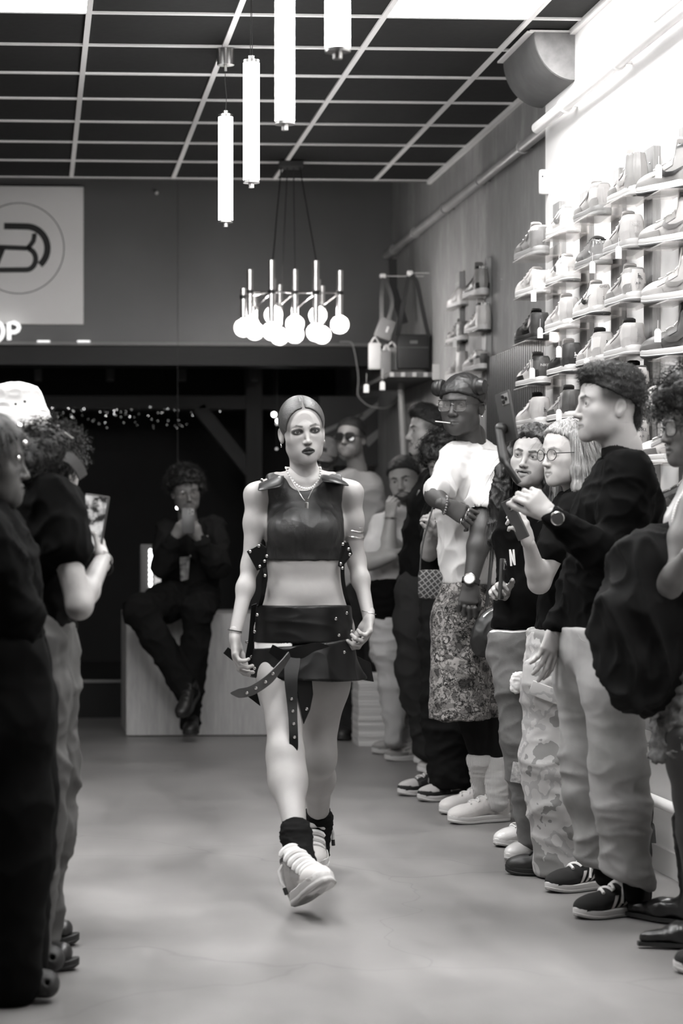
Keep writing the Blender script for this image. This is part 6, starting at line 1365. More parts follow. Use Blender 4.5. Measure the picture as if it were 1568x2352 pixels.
# ---------------------------------------------------------------- tall man in the white T-shirt
N = Person('tall man in white T-shirt and patterned shorts with headphones over a dark head wrap', PF(1115, 1880)[:2], 9.45); j = N.j
SKD = 0.045
H = Head(j(1062, 931), yaw=-36, pitch=-1, sc=1.06, skin=SKD, brow=0.012, nose=1.22, lips=0.04, jaw=1.0, neck=j(1085, 1038, 0.03), neck_r=0.054, iris=0.012, look=(18, 0))
N.parts += H.parts(0.0028)
hp, nk = j(1095, 1345, 0.02), j(1085, 1022, 0.04)
shA, elA, wrA = j(1040, 1078, -0.08), j(998, 1138, -0.2), j(1022, 1160, -0.25); shB, elB, wrB = j(1126, 1075, -0.10), j(1106, 1215, -0.23), j(1080, 1340, -0.28)
B = Soft(); B.cap(nk - A3(0, 0, 0.1), nk + A3(0, 0, 0.04), 0.062, 0.055, k=0.02); limb(B, shA, elA, wrA, (0.045, 0.045, 0.04, 0.036, 0.028)); limb(B, shB, elB, wrB, (0.052, 0.052, 0.044, 0.045, 0.029)); N.skin(B, 0.008, SKD)
hA_ = j(1060, 1180, -0.25); N.skin(hand_soft(wrA, hA_ - wrA, (0.1, 0.9, -0.4), 1, curl=(10, 18, 26, 36), thumb=(25, 8), sc=1.12, spread=7), 0.003, SKD * 1.15)
N.skin(hand_soft(wrB, j(1068, 1430, -0.30) - wrB, (0.3, 0.9, 0), 1, curl=(45, 50, 52, 55), thumb=(20, 15), sc=1.1), 0.003, SKD); N.body()
N.cloth('head_wrap', hair_cap(H, 0.010, front=(-0.09, 0.046), nape=(0.11, -0.03), k=0.006), 0.004, mat('wrap_black', 0.012, 0.5), amp=0.003, sc=(25, 25, 25))
for x in (-1, 1):
    R_ = H.R @ euler(0, x * math.pi / 2, 0); c = H.w((x * 0.088, -0.03, 0.07))
    N.add('headphone_cup', MB().lathe([(0.030, -0.012), (0.036, -0.004), (0.036, 0.008), (0.03, 0.02), (0.028, 0.024), (0.001, 0.026)], c=c, n=22, ax=R_), mat('headphone_black', 0.012, 0.4)); N.add('ear_pad', MB().lathe([(0.018, -0.024), (0.034, -0.022), (0.038, -0.014), (0.034, -0.006)], c=c, n=22, ax=R_), mat('pad_black', 0.018, 0.6))
N.add('headband', MB().tube([H.w((0.09 * math.cos(a), 0.02 + 0.075 * math.sin(a), 0.085 - 0.02 * math.sin(a))) for a in np.linspace(-0.35, math.pi + 0.35, 18)], 0.008, 8), mat('headphone_black', 0.012, 0.4))
specs(H, 0.024, rim_dark, lens_clear, N, 0.0016, square=0.6)
N.add('brow_bar', MB().tube([H.w((x, -0.1 + 0.5 * x * x * 10 * 0.4, 0.018)) for x in np.linspace(-0.06, 0.06, 9)], 0.003, 6), rim_dark); N.add('ear_stud', MB().ball(H.w((0.080, 0.01, -0.046)), 0.005, 8, 6), silver); N.add('lollipop_stick', MB().tube([H.w((-0.01, -0.095, -0.072)), H.w((-0.045, -0.155, -0.066))], 0.0022, 6), mat('stick_white', 0.75, 0.5))
T = Soft(); torso(T, hp, nk, (1, 0.75, 0), (0.165, 0.165, 0.17, 0.185, 0.16), (0.125, 0.125, 0.13, 0.125, 0.09), k=0.04)
T.cap(j(1050, 1050, -0.02), j(1118, 1048, 0.06), (0.06, 0.06), k=0.05); T.cap(shB, shB + (elB - shB) * 0.62, (0.075, 0.075), (0.078, 0.078), k=0.03); T.cap(shA, shA + (elA - shA) * 0.8, 0.064, 0.064, k=0.04)
T.cut(j(1090, 1341), (0, 0, -1), 0.006); T.cap(nk + A3(0, -0.01, 0.03), nk + A3(-0.02, -0.02, 0.16), 0.057, 0.07, k=0.006, sub=True); T.cap(shB + (elB - shB) * 0.5, shB + (elB - shB) * 0.85, 0.058, 0.062, k=0.004, sub=True)
N.cloth('t_shirt', T, 0.007, mat('white_cotton', 0.5, 0.85, vary=0.03, bmp=0.1, bs=400, bd=0.001, spec=0.2), amp=0.016, sc=(8, 8, 5), seed=31.0)
S_ = Soft(); S_.cap(j(1095, 1335), j(1090, 1430), (0.17, 0.13), (0.19, 0.145), (1, 0.75, 0), k=0.03); S_.cap(j(1055, 1430, -0.06), j(1055, 1660, -0.08), (0.12, 0.115), (0.135, 0.125), (1, 0.6, 0), k=0.05); S_.cap(j(1125, 1430, 0.06), j(1125, 1660, 0.06), (0.115, 0.11), (0.13, 0.12), (1, 0.6, 0), k=0.05); S_.cut(j(1090, 1340), (0, 0, 1), 0.004); S_.cut(j(1090, 1648), (0, 0, -1), 0.006)
N.cloth('shorts', S_, 0.008, camo_mat('camo_twig', [(0.0, 0.05), (0.38, 0.14), (0.5, 0.26), (0.58, 0.09), (0.66, 0.33)], 18), amp=0.010, sc=(5, 5, 4), seed=8.0)
L_ = Soft(); L_.cap(j(1075, 1600, -0.04), j(1100, 1725, -0.0), 0.08, 0.046, k=0.0); L_.cap(j(1128, 1600, 0.02), j(1133, 1728, 0.0), 0.085, 0.046, k=0.01)
N.cloth('leggings', L_, 0.009, fabric('legging_black', 0.009), amp=0.004)
for a, b in (((1133, 1748, 0.0), (1143, 1842, 0.0)), ((1102, 1744, 0.0), (1112, 1830, 0.1))):
    S_ = Soft().cap(j(*a), j(*b), 0.056, 0.044, k=0); S_.cut(j(*a) + A3(0, 0, 0.02), (0, 0, 1)); N.cloth('sock', S_, 0.006, stripes_mat('rib_sock', 0.45, 0.6, 60), amp=0.004, sc=(8, 8, 30))
pal_a = dict(a=0.72, b=0.7, sole=0.68, t=0.7, l=0.72, n=0.7, m=0.66, toe=0.7, rim=0.72)
worn(N, (1178, 1884), (1021, 1894), 'low', pal_a, up_m, 'swoosh', h=0.004, sc=1.06); worn(N, (1150, 1864), (1008, 1872), 'low', pal_a, up_m, 'swoosh', h=0.004, sc=1.06)
watch(N, wrB + (elB - wrB) * 0.04, elB - wrB, (-0.4, -1, 0.1), 0.036, 0.024); 
ringm(N, hA_ + A3(0.02, -0.02, 0.01), 0.013, (1, 0, -0.3)); ringm(N, hA_ + A3(-0.01, -0.02, -0.03), 0.012, (1, 0, -0.3))
N.add('bead_bracelet', (lambda mb: [mb.ball(wrA + A3(0.006 * math.cos(a), 0.034 * math.sin(a), 0.036 * math.cos(a)), 0.0055, 8, 6) for a in np.linspace(0, 2 * math.pi, 20, endpoint=False)] and mb)(MB()), mat('bead_dark', 0.15, 0.25, vary=0.8, vs=60))
bs = empty('sling_bag', P(1128, 1450, 9.15), label='round black sling bag hanging at the tall man hip', cat='bag')
sobj('pouch', Soft().ell((0, 0, 0), (0.075, 0.05, 0.115), euler(0, 0.5, 0), k=0).ell((0.03, 0, -0.03), (0.07, 0.05, 0.07), k=0.03), 0.006, mat('bag_black', 0.010, 0.45), bs, amp=0.004, sc=(14, 14, 14))
MB().tube([(0.066 * math.cos(a) * math.cos(.5) + 0.1 * math.sin(a) * math.sin(.5), -0.035, 0.1 * math.sin(a) * math.cos(.5) - 0.066 * math.cos(a) * math.sin(.5)) for a in np.linspace(0.2, 2.8, 16)], 0.0028, 6).build('zip', silver, bs, True); MB().tube(catmull([(-0.02, 0, 0.1), (0.0, 0.02, 0.25), (0.03, 0.1, 0.5), (0.0, 0.2, 0.72)], 5), 0.008, 6).build('strap', mat('strap_black', 0.015, 0.5), bs)
# ================================================================== visitors farther back and at the edges
def curls(H, S, n, r, R=0.02, zmin=-0.02, seed=1, back=True):
    rs = np.random.RandomState(seed)
    for i in range(n):
        v = unit(rs.normal(size=3)); 
        if v[2] < zmin * 10 or (v[1] < -0.55 and v[2] < 0.45): continue
        S.ell(H.w(A3(0, 0.015, 0.035) + v * A3(0.0755 + r, 0.095 + r, 0.084 + r)), R * (0.7 + 0.6 * rs.rand()), k=0.012)
    return S
# ---------------------------------------------------------------- curly-haired visitor looking down, behind the tall man
N = Person('curly-haired visitor looking down behind the tall man, holding ringed hands together', PF(1010, 1832)[:2], 10.32); j = N.j
H = Head(j(1022, 1062), yaw=-30, pitch=-24, roll=-12, sc=0.98, skin=0.22, brow=0.03, lips=0.13, neck=j(1042, 1135, 0.05), eye_open=0.4); N.parts += H.parts(0.0034)
hp, nk = j(1040, 1380, 0.02), j(1042, 1125, 0.05); sh, el, wr = j(1012, 1165, -0.1), j(985, 1270, -0.12), j(985, 1225, -0.2); sh2, el2, wr2 = j(1080, 1165, 0.1), j(1040, 1270, -0.05), j(1012, 1225, -0.2)
B = Soft(); B.cap(nk - A3(0, 0, 0.1), nk, 0.06, 0.05, k=0.02); limb(B, sh, el, wr, (0.042, 0.04, 0.036, 0.034, 0.025)); limb(B, sh2, el2, wr2, (0.042, 0.04, 0.036, 0.034, 0.025)); N.skin(B, 0.01, 0.3)
N.skin(hand_soft(wr, j(988, 1185, -0.22) - wr, (0.8, 0.3, 0), -1, curl=(40, 48, 54, 60), thumb=(30, 10), sc=0.95), 0.0032, 0.36); N.skin(hand_soft(wr2, j(1000, 1195, -0.24) - wr2, (-0.6, 0.5, 0), 1, curl=(40, 48, 54, 60), thumb=(30, 10), sc=0.95), 0.0032, 0.36); N.body()
hair(N, curls(H, hair_cap(H, 0.02, front=(-0.09, 0.05), nape=(0.11, -0.05)), 90, 0.016, 0.02, seed=3), 0.006, hairmat('hair_curly', 0.010, 0.4, (20, 20, 20)), 'curly', 700, 0.03, 0.003, 0.8, amp=0.008, sc=(45, 45, 45))
T = Soft(); torso(T, hp, nk, (1, 0.5, 0), (0.15, 0.15, 0.15, 0.16, 0.14), (0.11, 0.11, 0.115, 0.115, 0.08), k=0.04); T.cap(sh, sh + (el - sh) * 0.6, 0.058, 0.058, k=0.03); T.cap(sh2, sh2 + (el2 - sh2) * 0.6, 0.058, 0.058, k=0.03); T.cut(hp + A3(0, 0, -0.02), (0, 0, -1)); N.cloth('t_shirt', T, 0.01, bk, amp=0.01)
J = Soft(); limb(J, j(1015, 1400, -0.04), j(1020, 1600, -0.1), j(1035, 1790, -0.05), (0.1, 0.1, 0.095, 0.1, 0.105), 0.05); limb(J, j(1065, 1400, 0.06), j(1062, 1600, 0.06), j(1070, 1780, 0.08), (0.1, 0.1, 0.095, 0.1, 0.1), 0.05); J.cap(j(1040, 1370), j(1040, 1420), (0.15, 0.12), (0.155, 0.12), (1, .5, 0), k=0.03); J.cut(j(1030, 1806), (0, 0, -1)); N.cloth('trousers', J, 0.01, fabric('black_denim', 0.008), amp=0.014, sc=(6, 6, 9))
pal_b = dict(a=0.04, b=0.012, sole=0.55, t=0.3, l=0.6, n=0.02, m=0.3, toe=0.4, rim=0.012, out=0.3)
worn(N, (1085, 1835), (961, 1842), 'low', pal_b, suede_m, 'swoosh', h=0.0045, bow=True, sc=1.02); worn(N, (1030, 1822), (920, 1828), 'low', pal_b, suede_m, 'swoosh', h=0.0045, sc=1.0)
ringm(N, j(1005, 1200, -0.27), 0.012, (0.4, 0, 1), tw=0.003)
cb = empty('crossbody_bag', P(995, 1342, 10.0), label='small patterned crossbody bag between the black T-shirt and the white one', cat='bag'); MB().rbox((0, 0, 0), (0.135, 0.05, 0.13), 0.02).build('pouch', pattern_mat('lattice', 0.03, 0.22, 'diamond', 16), cb, True); MB().tube(catmull([(-0.06, 0, 0.06), (-0.04, 0.02, 0.2), (0.04, 0.05, 0.45)], 5), 0.004, 6).build('strap', mat('strap_black', 0.015, 0.5), cb)
# ---------------------------------------------------------------- man in profile with goatee
N = Person('man in profile with goatee and black T-shirt printed on the chest', PF(1000, 1768)[:2], 11.5); j = N.j
H = Head(j(984, 992), yaw=-84, pitch=3, sc=1.06, skin=0.27, brow=0.02, fade=0.8, nose=1.2, lips=0.17, neck=j(1005, 1085, 0.0), stache=0.8); N.parts += H.parts(0.0032)
hp, nk = j(965, 1345), j(1002, 1075); sh, el, wr = j(1010, 1110, -0.19), j(1000, 1240, -0.16), j(985, 1350, -0.1)
B = Soft(); B.cap(nk - A3(0, 0, 0.12), nk + A3(0, 0, 0.03), 0.06, 0.055, k=0.02); limb(B, sh, el, wr, (0.05, 0.048, 0.042, 0.04, 0.03)); N.skin(B, 0.01, 0.25); N.skin(hand_soft(wr, A3(-0.05, 0, -1), (0, 1, 0), 1, sc=1.05), 0.004, 0.25); N.body()
def quiff(S): S.ell((0, -0.04, 0.1), (0.06, 0.062, 0.04), k=0.03)
hair(N, hair_cap(H, 0.005, front=(-0.09, 0.07), nape=(0.12, -0.02), extra=quiff), 0.0045, hairmat('hair_black', 0.014), 'short', 2500, 0.02, 0.0022, 0.5, (0, 0.4, 0.6), H.R, amp=0.004)
gt = Soft().ell((0, -0.078, -0.108), (0.017, 0.014, 0.014), k=0).frame(H.R, H.c, H.sc); N.cloth('goatee', gt, 0.004, hairmat('beard_black', 0.014), amp=0.002, sc=(120, 120, 120))
T = Soft(); torso(T, hp, nk, (0.15, 1, 0), (0.155, 0.16, 0.17, 0.185, 0.16), (0.10, 0.115, 0.115, 0.115, 0.085), k=0.04); T.cap(sh + A3(0, .05, 0), sh + (el - sh) * 0.75, 0.07, 0.068, k=0.04); T.cut(hp + A3(0, 0, -0.01), (0, 0, -1)); T.cap(nk + A3(0, 0, 0), nk + A3(-0.01, 0, 0.14), 0.06, 0.07, k=0.006, sub=True); N.cloth('t_shirt', T, 0.009, bk, amp=0.013, sc=(6, 6, 5), seed=4)
q = [(947, 1178), (952, 1150), (961, 1125), (972, 1128), (970, 1148), (963, 1165), (955, 1180)]; N.put(ob('chest_print', mesh([j(x, y, -0.115) for x, y in q] , [tuple(range(len(q)))]), mat('print_grey', 0.2, 0.8, vary=0.6, vs=40)))
J = Soft(); limb(J, j(955, 1360, -0.08), j(950, 1540, -0.08), j(985, 1715, -0.05), (0.105, 0.1, 0.085, 0.08, 0.08), 0.05); limb(J, j(975, 1360, 0.09), j(985, 1540, 0.1), j(1005, 1715, 0.1), (0.1, 0.1, 0.085, 0.08, 0.08), 0.05); J.cap(j(962, 1335), j(960, 1390), (0.155, 0.105), (0.16, 0.11), (0, 1, 0), k=0.03); N.cloth('trousers', J, 0.01, fabric('dark_wool', 0.022), amp=0.012, sc=(6, 6, 8))
worn(N, (1075, 1772), (958, 1776), 'low', dict(a=0.4, b=0.45, sole=0.6, t=0.4, l=0.5, n=0.3), suede_m, '', h=0.005); worn(N, (1060, 1752), (950, 1756), 'low', dict(a=0.4, b=0.45, sole=0.6, t=0.4, l=0.5, n=0.3), suede_m, '', h=0.005)
# ---------------------------------------------------------------- bearded man with crossed arms
N = Person('bearded man with crossed arms, hand at his chin, cream T-shirt and pale trousers', PF(940, 1742)[:2], 12.15); j = N.j
H = Head(j(928, 1101), yaw=-24, pitch=-8, roll=-8, sc=1.02, skin=0.27, brow=0.02, beard=0.97, lips=0.16, neck=j(935, 1180, 0.04), fat=0.03); N.parts += H.parts(0.0034)
hp, nk = j(905, 1385), j(935, 1170, 0.04); shA, elA, wrA = j(880, 1210, -0.1), j(848, 1290, -0.2), j(905, 1275, -0.27); shB, elB, wrB = j(968, 1205, 0.05), j(888, 1270, -0.22), j(897, 1190, -0.2)
B = Soft(); B.cap(nk - A3(0, 0, 0.1), nk, 0.065, 0.056, k=0.02); limb(B, shA, elA, wrA, (0.05, 0.05, 0.046, 0.043, 0.03)); limb(B, shB, elB, wrB, (0.05, 0.05, 0.048, 0.043, 0.03)); N.skin(B, 0.009, 0.24)
N.skin(hand_soft(wrA, (1, 0, 0.1), (0, 1, 0.0), -1, curl=(20, 24, 28, 34), thumb=(20, 10)), 0.0036, 0.25); N.skin(hand_soft(wrB, (0.05, 0, 1), (0.7, 0.7, 0), 1, curl=(60, 64, 68, 70), thumb=(20, 8)), 0.0036, 0.25); N.body()
hair(N, hair_cap(H, 0.009, front=(-0.088, 0.072), nape=(0.11, -0.05)), 0.005, hairmat('hair_black', 0.014), 'short', 2000, 0.02, 0.0022, 0.45, (0.3, 0.3, 0.4), H.R, amp=0.004)
T = Soft(); torso(T, hp, nk, (1, 0.7, 0), (0.165, 0.17, 0.175, 0.185, 0.15), (0.125, 0.14, 0.135, 0.125, 0.09), k=0.04); T.cap(shA, shA + (elA - shA) * 0.6, 0.075, 0.075, k=0.04); T.cap(shB, shB + (elB - shB) * 0.6, 0.08, 0.08, k=0.04); T.cut(j(905, 1345), (0, 0, -1)); N.cloth('t_shirt', T, 0.009, fabric('cream_cotton', 0.5), amp=0.012, sc=(6, 6, 6), seed=6)
S_ = Soft().cap(j(903, 1325), j(905, 1420), (0.18, 0.145), (0.185, 0.15), (1, 0.7, 0), k=0); S_.cut(j(905, 1330), (0, 0, 1), 0.01); S_.cut(j(905, 1428), (0.1, 0, -1), 0.01); N.cloth('tied_jumper', S_, 0.009, bk2, amp=0.014, sc=(6, 6, 10))
J = Soft(); limb(J, j(890, 1440, -0.08), j(905, 1580, -0.1), j(905, 1695, -0.1), (0.1, 0.096, 0.07, 0.06, 0.05), 0.05); limb(J, j(930, 1440, 0.02), j(955, 1580, 0.0), j(945, 1705, 0.05), (0.105, 0.1, 0.085, 0.085, 0.06), 0.05); N.cloth('trousers', J, 0.009, stripes_mat('seersucker', 0.30, 0.4, 40), amp=0.012, sc=(5, 5, 9), seed=14)
pal_r = dict(a=0.5, b=0.22, sole=0.45, t=0.4, l=0.45, n=0.2, m=0.2, toe=0.3, rim=0.22)
worn(N, (990, 1745), (890, 1748), 'runner', pal_r, suede_m, '', h=0.005, sc=1.0); worn(N, (950, 1728), (862, 1732), 'runner', pal_r, suede_m, '', h=0.005, sc=1.0); ringm(N, wrB + A3(0, 0, 0.0), 0.033, (0, 0, 1), silver, 0.005, 'wristwatch')
# ---------------------------------------------------------------- man in sunglasses, light sweatshirt
N = Person('man in dark sunglasses and light grey sweatshirt standing behind the model', (P(815, 1700, 13.42)[0], 13.42), 13.42); j = N.j
H = Head(j(806, 1006), yaw=-32, pitch=4, sc=1.02, skin=0.2, brow=0.02, stache=0.35, stubble=0.15, fade=0.9, lips=0.13, neck=j(822, 1085, 0.03)); N.parts += H.parts(0.0036)
hp, nk = j(815, 1320), j(822, 1075, 0.03); B = Soft(); B.cap(nk - A3(0, 0, 0.1), nk, 0.065, 0.055, k=0.02); N.skin(B, 0.01, 0.2); N.body()
N.cloth('hair', hair_cap(H, 0.009, front=(-0.088, 0.07), nape=(0.11, -0.03)), 0.005, hairmat('hair_black', 0.014), amp=0.002, sc=(60, 60, 60), rid=False); specs(H, 0.025, rim_dark, lens_dark, N, 0.0028, square=0.7)
T = Soft(); torso(T, hp, nk, (1, 0.4, 0), (0.16, 0.165, 0.17, 0.185, 0.16), (0.12, 0.125, 0.125, 0.12, 0.09), k=0.04); sh, el, wr = j(850, 1120, 0.0), j(853, 1245, 0.05), j(840, 1350, -0.05); limb(T, sh, el, wr, (0.07, 0.066, 0.058, 0.05, 0.04), 0.04); sh2 = j(778, 1118, 0.0); limb(T, sh2, j(772, 1245, 0.05), j(780, 1340, -0.08), (0.07, 0.066, 0.058, 0.05, 0.04), 0.04); T.cap(nk, nk + A3(-0.03, -0.04, 0.12), 0.062, 0.072, k=0.006, sub=True); N.cloth('sweatshirt', T, 0.009, fabric('grey_fleece', 0.30), amp=0.013, sc=(6, 6, 6), seed=18)
N.skin = None
J = Soft(); limb(J, j(800, 1340, -0.02), j(798, 1530, -0.02), j(798, 1680, 0.0), (0.1, 0.095, 0.075, 0.07, 0.06), 0.05); limb(J, j(835, 1340, 0.05), j(838, 1530, 0.05), j(842, 1680, 0.08), (0.1, 0.095, 0.075, 0.07, 0.06), 0.05); N.cloth('trousers', J, 0.01, fabric('dark_wool', 0.022), amp=0.01)
pal_k = dict(a=0.02, b=0.02, sole=0.03, t=0.02, l=0.03, n=0.02)
worn(N, (800, 1688), (778, 1708), 'low', pal_k, up_m, '', h=0.006, sc=1.0); worn(N, (850, 1688), (836, 1708), 'low', pal_k, up_m, '', h=0.006, sc=1.0)
# ---------------------------------------------------------------- visitor in a worn cap, mostly behind the model
N = Person('visitor in faded cap and round sunglasses peeking out beside the model jaw', (P(752, 1720, 14.1)[0], 14.1), 14.1); j = N.j
H = Head(j(742, 1052), yaw=-20, pitch=-18, roll=14, sc=1.0, skin=0.26, brow=0.03, neck=j(752, 1130, 0.03)); N.parts += H.parts(0.004); hp, nk = j(752, 1350), j(752, 1120, 0.03)
B = Soft(); B.cap(nk - A3(0, 0, 0.1), nk, 0.065, 0.055, k=0.02); limb(B, j(725, 1170, -.05), j(715, 1270, 0), j(725, 1360, -.1), (.05, .048, .04, .038, .028)); N.parts.append((lambda vf: (vf[0], vf[1], np.full(len(vf[0]), 0.25)))(B.mesh(0.01))); N.body()
cap_m = mat('cap_faded', 0.16, 0.85, vary=0.25, vs=12); C_ = hair_cap(H, 0.014, front=(-0.09, 0.045), nape=(0.11, -0.01)); N.cloth('cap_crown', C_, 0.005, cap_m, amp=0.003, sc=(20, 20, 20))
br_ = [[H.w((x, -0.085 - 0.075 * math.cos(x / 0.075 * 1.35) * t, 0.05 - 0.02 * t - 2.2 * x * x)) for x in np.linspace(-0.075, 0.075, 9)] for t in (0, 0.35, 0.7, 1.0)]
me = mesh([p for r in br_ for p in r], [(i * 9 + k, i * 9 + k + 1, (i + 1) * 9 + k + 1, (i + 1) * 9 + k) for i in range(3) for k in range(8)], True); o = N.put(ob('cap_brim', me, cap_m)); o.modifiers.new('t', 'SOLIDIFY').thickness = 0.004
N.put(ob('cap_patch', mesh([H.w((x, -0.104 + abs(x) * 0.25, z)) for x, z in ((-0.03, 0.075), (0.03, 0.075), (0.028, 0.1), (-0.028, 0.1))], [(0, 1, 2, 3)]), mat('patch_dark', 0.03, 0.8)))
specs(H, 0.026, rim_dark, lens_dark, N, 0.002)
T = Soft(); torso(T, hp, nk, (1, 0.2, 0), (0.16, 0.16, 0.165, 0.18, 0.15), (0.115, 0.12, 0.12, 0.115, 0.085), k=0.04); T.cap(j(725, 1170, -.05), j(718, 1235, 0), .07, .07, k=.04); N.cloth('t_shirt', T, 0.01, bk, amp=0.01)
J = Soft(); limb(J, j(735, 1360), j(736, 1540, -.02), j(738, 1660), (0.1, 0.095, 0.075, 0.07, 0.06), 0.05); limb(J, j(770, 1360), j(772, 1540, -.02), j(774, 1660), (0.1, 0.095, 0.075, 0.07, 0.06), 0.05); N.cloth('trousers', J, 0.01, fabric('dark_wool', 0.022), amp=0.01)
worn(N, (742, 1670), (732, 1688), 'low', pal_k, up_m, '', h=0.006, sc=1.0); worn(N, (778, 1670), (772, 1688), 'low', pal_k, up_m, '', h=0.006, sc=1.0)
# ---------------------------------------------------------------- man sitting on the plinth with his phone
N = Person('curly-haired man in dark denim jacket sitting on the plinth, photographing with his phone', (P(425, 1692, 13.5)[0], 13.5), 13.5); j = N.j
H = Head(j(427, 1128), yaw=6, pitch=-10, roll=-6, sc=1.04, skin=0.14, brow=0.02, stache=0.9, lips=0.12, neck=j(432, 1205, 0.06), eye_open=0.6); N.parts += H.parts(0.0036)
hp, nk = j(440, 1365, 0.22), j(433, 1200, 0.08); shA, elA, wrA = j(385, 1215, 0.05), j(375, 1300, -0.08), j(400, 1232, -0.22); shB, elB, wrB = j(492, 1210, 0.05), j(500, 1300, -0.08), j(458, 1238, -0.22)
B = Soft(); B.cap(nk - A3(0, 0, 0.1), nk, 0.062, 0.055, k=0.02); torso(B, hp, nk, (1, 0, 0), (.12, .12, .13, .14, .12), (.08, .08, .09, .09, .07)); limb(B, shA, elA, wrA, (0.04, 0.04, 0.036, 0.034, 0.026)); limb(B, shB, elB, wrB, (0.04, 0.04, 0.036, 0.034, 0.026)); N.skin(B, 0.01, 0.18)
N.skin(hand_soft(wrA, j(424, 1198, -0.27) - wrA, (0.5, 0.8, 0), -1, curl=(42, 46, 50, 54), thumb=(20, 10)), 0.004, 0.2); N.skin(hand_soft(wrB, j(444, 1200, -0.27) - wrB, (-0.5, 0.8, 0), 1, curl=(42, 46, 50, 54), thumb=(20, 10)), 0.004, 0.2); N.body()
hair(N, curls(H, hair_cap(H, 0.02, front=(-0.09, 0.06), nape=(0.11, -0.03)), 110, 0.02, 0.02, seed=8), 0.006, hairmat('hair_curly', 0.010, 0.4, (20, 20, 20)), 'curly', 800, 0.03, 0.003, 0.8, amp=0.008, sc=(45, 45, 45)); specs(H, 0.023, gold, lens_clear, N, 0.0012)
T = Soft(); torso(T, hp, nk, (1, 0, 0), (0.17, 0.165, 0.17, 0.18, 0.16), (0.125, 0.125, 0.125, 0.12, 0.09), k=0.04); limb(T, shA, elA, wrA + (elA - wrA) * .1, (0.07, 0.068, 0.062, 0.055, 0.045), 0.04); limb(T, shB, elB, wrB + (elB - wrB) * .1, (0.07, 0.068, 0.062, 0.055, 0.045), 0.04); T.cap(nk, nk + A3(0, -0.04, 0.12), 0.062, 0.072, k=0.006, sub=True); N.cloth('denim_jacket', T, 0.009, fabric('denim_black', 0.011), amp=0.014, sc=(7, 7, 7), seed=25)
N.put(ob('shirt_print', mesh([j(x, y, -0.06) for x, y in ((412, 1280), (436, 1278), (432, 1330), (415, 1335))], [(0, 1, 2, 3)]), mat('tee_print', 0.12, 0.8, vary=0.9, vs=30))); N.put(ob('belly_shirt', mesh([j(x, y, 0.07) for x, y in ((412, 1372), (440, 1352), (444, 1362), (425, 1378))], [(0, 1, 2, 3)]), mat('shirt_pale', 0.2, 0.8)))
for x, y in ((437, 1277), (448, 1352), (462, 1386), (476, 1232)): N.add('button', MB().ball(j(x, y, -0.065 if y < 1300 else 0.07), 0.008, 8, 6), silver)
J = Soft(); limb(J, j(465, 1372, 0.15), j(455, 1400, -0.26), j(436, 1660, -0.12), (0.1, 0.1, 0.085, 0.075, 0.06), 0.05); limb(J, j(415, 1372, 0.15), j(322, 1405, -0.24), j(428, 1585, -0.26), (0.11, 0.11, 0.092, 0.085, 0.07), 0.05); N.cloth('trousers', J, 0.009, fabric('trouser_black', 0.008), amp=0.014, sc=(7, 7, 7))
worn(N, (447, 1672), (436, 1690), 'mid', dict(a=0.012, b=0.01, sole=0.012, t=0.01, l=0.012, n=0.01), up_m, '', h=0.006, sc=1.0, Yh=13.44, Yt=13.2); worn(N, (447, 1600), (420, 1645), 'mid', dict(a=0.012, b=0.01, sole=0.012, t=0.01, l=0.012, n=0.01), up_m, '', h=0.006, sc=1.0, Yh=13.28, Yt=13.12)
ph = phone('pale phone held up in both hands by the seated man', P(432, 1196, 13.17), (0, 0.1, 1), (0, -1, 0.0), 0.075, 0.15, 0.009); ph.children[0].data.materials.clear(); ph.children[0].data.materials.append(mat('phone_pale', 0.3, 0.35))
# ---------------------------------------------------------------- curly-haired visitor at the picture edge with boots, and the black coat
N = Person('curly-haired visitor in lace skirt and pointed boots at the picture edge', PF(1590, 2150)[:2], 6.6); j = N.j
H = Head(j(1594, 978), yaw=-78, pitch=-4, sc=0.98, male=False, skin=0.11, brow=0.02, lips=0.06, neck=j(1622, 1090, 0.02)); N.parts += H.parts(0.003)
hp, nk = j(1600, 1450), j(1620, 1090); sh, el, wr = j(1590, 1160, -0.1), j(1535, 1345, -0.14), j(1590, 1265, -0.28)
B = Soft(); B.cap(nk - A3(0, 0, 0.1), nk, 0.055, 0.048, k=0.02); limb(B, sh, el, wr, (0.042, 0.042, 0.038, 0.034, 0.024)); B.cap(nk, hp, 0.06, 0.09, k=0.03); B.cap(hp, j(1590, 1690), 0.09, 0.1, k=0.03); limb(B, j(1585, 1700, -0.08), j(1590, 1830, -0.08), j(1612, 2080, -0.08), (0.075, 0.07, 0.055, 0.055, 0.04)); limb(B, j(1600, 1700, 0.1), j(1596, 1830, 0.1), j(1606, 2040, 0.1), (0.075, 0.07, 0.055, 0.055, 0.04)); N.skin(B, 0.008, lambda V: np.where(V[:, 2] < 0.75, 0.02, 0.14)); N.skin(hand_soft(wr, (0.6, -0.1, 0.5), (0, 1, 0), 1, curl=(30, 30, 30, 30)), 0.004, 0.14); N.body()
hair(N, curls(H, hair_cap(H, 0.03, front=(-0.085, 0.055), nape=(0.12, -0.09)), 160, 0.032, 0.024, zmin=-0.06, seed=5), 0.006, hairmat('hair_curly2', 0.014, 0.45, (20, 20, 20)), 'curly', 1400, 0.045, 0.003, 0.9, amp=0.010, sc=(40, 40, 40)); specs(H, 0.024, rim_dark, lens_clear, N, 0.0025, square=0.5)
T = Soft(); torso(T, hp, nk, (0, 1, 0), (0.14, 0.125, 0.13, 0.15, 0.13), (0.1, 0.085, 0.095, 0.1, 0.07), k=0.04); T.cut(hp, (0, 0, -1)); N.cloth('satin_top', T, 0.009, mat('satin_pale', 0.35, 0.4, vary=0.1), amp=0.012, sc=(7, 7, 5))
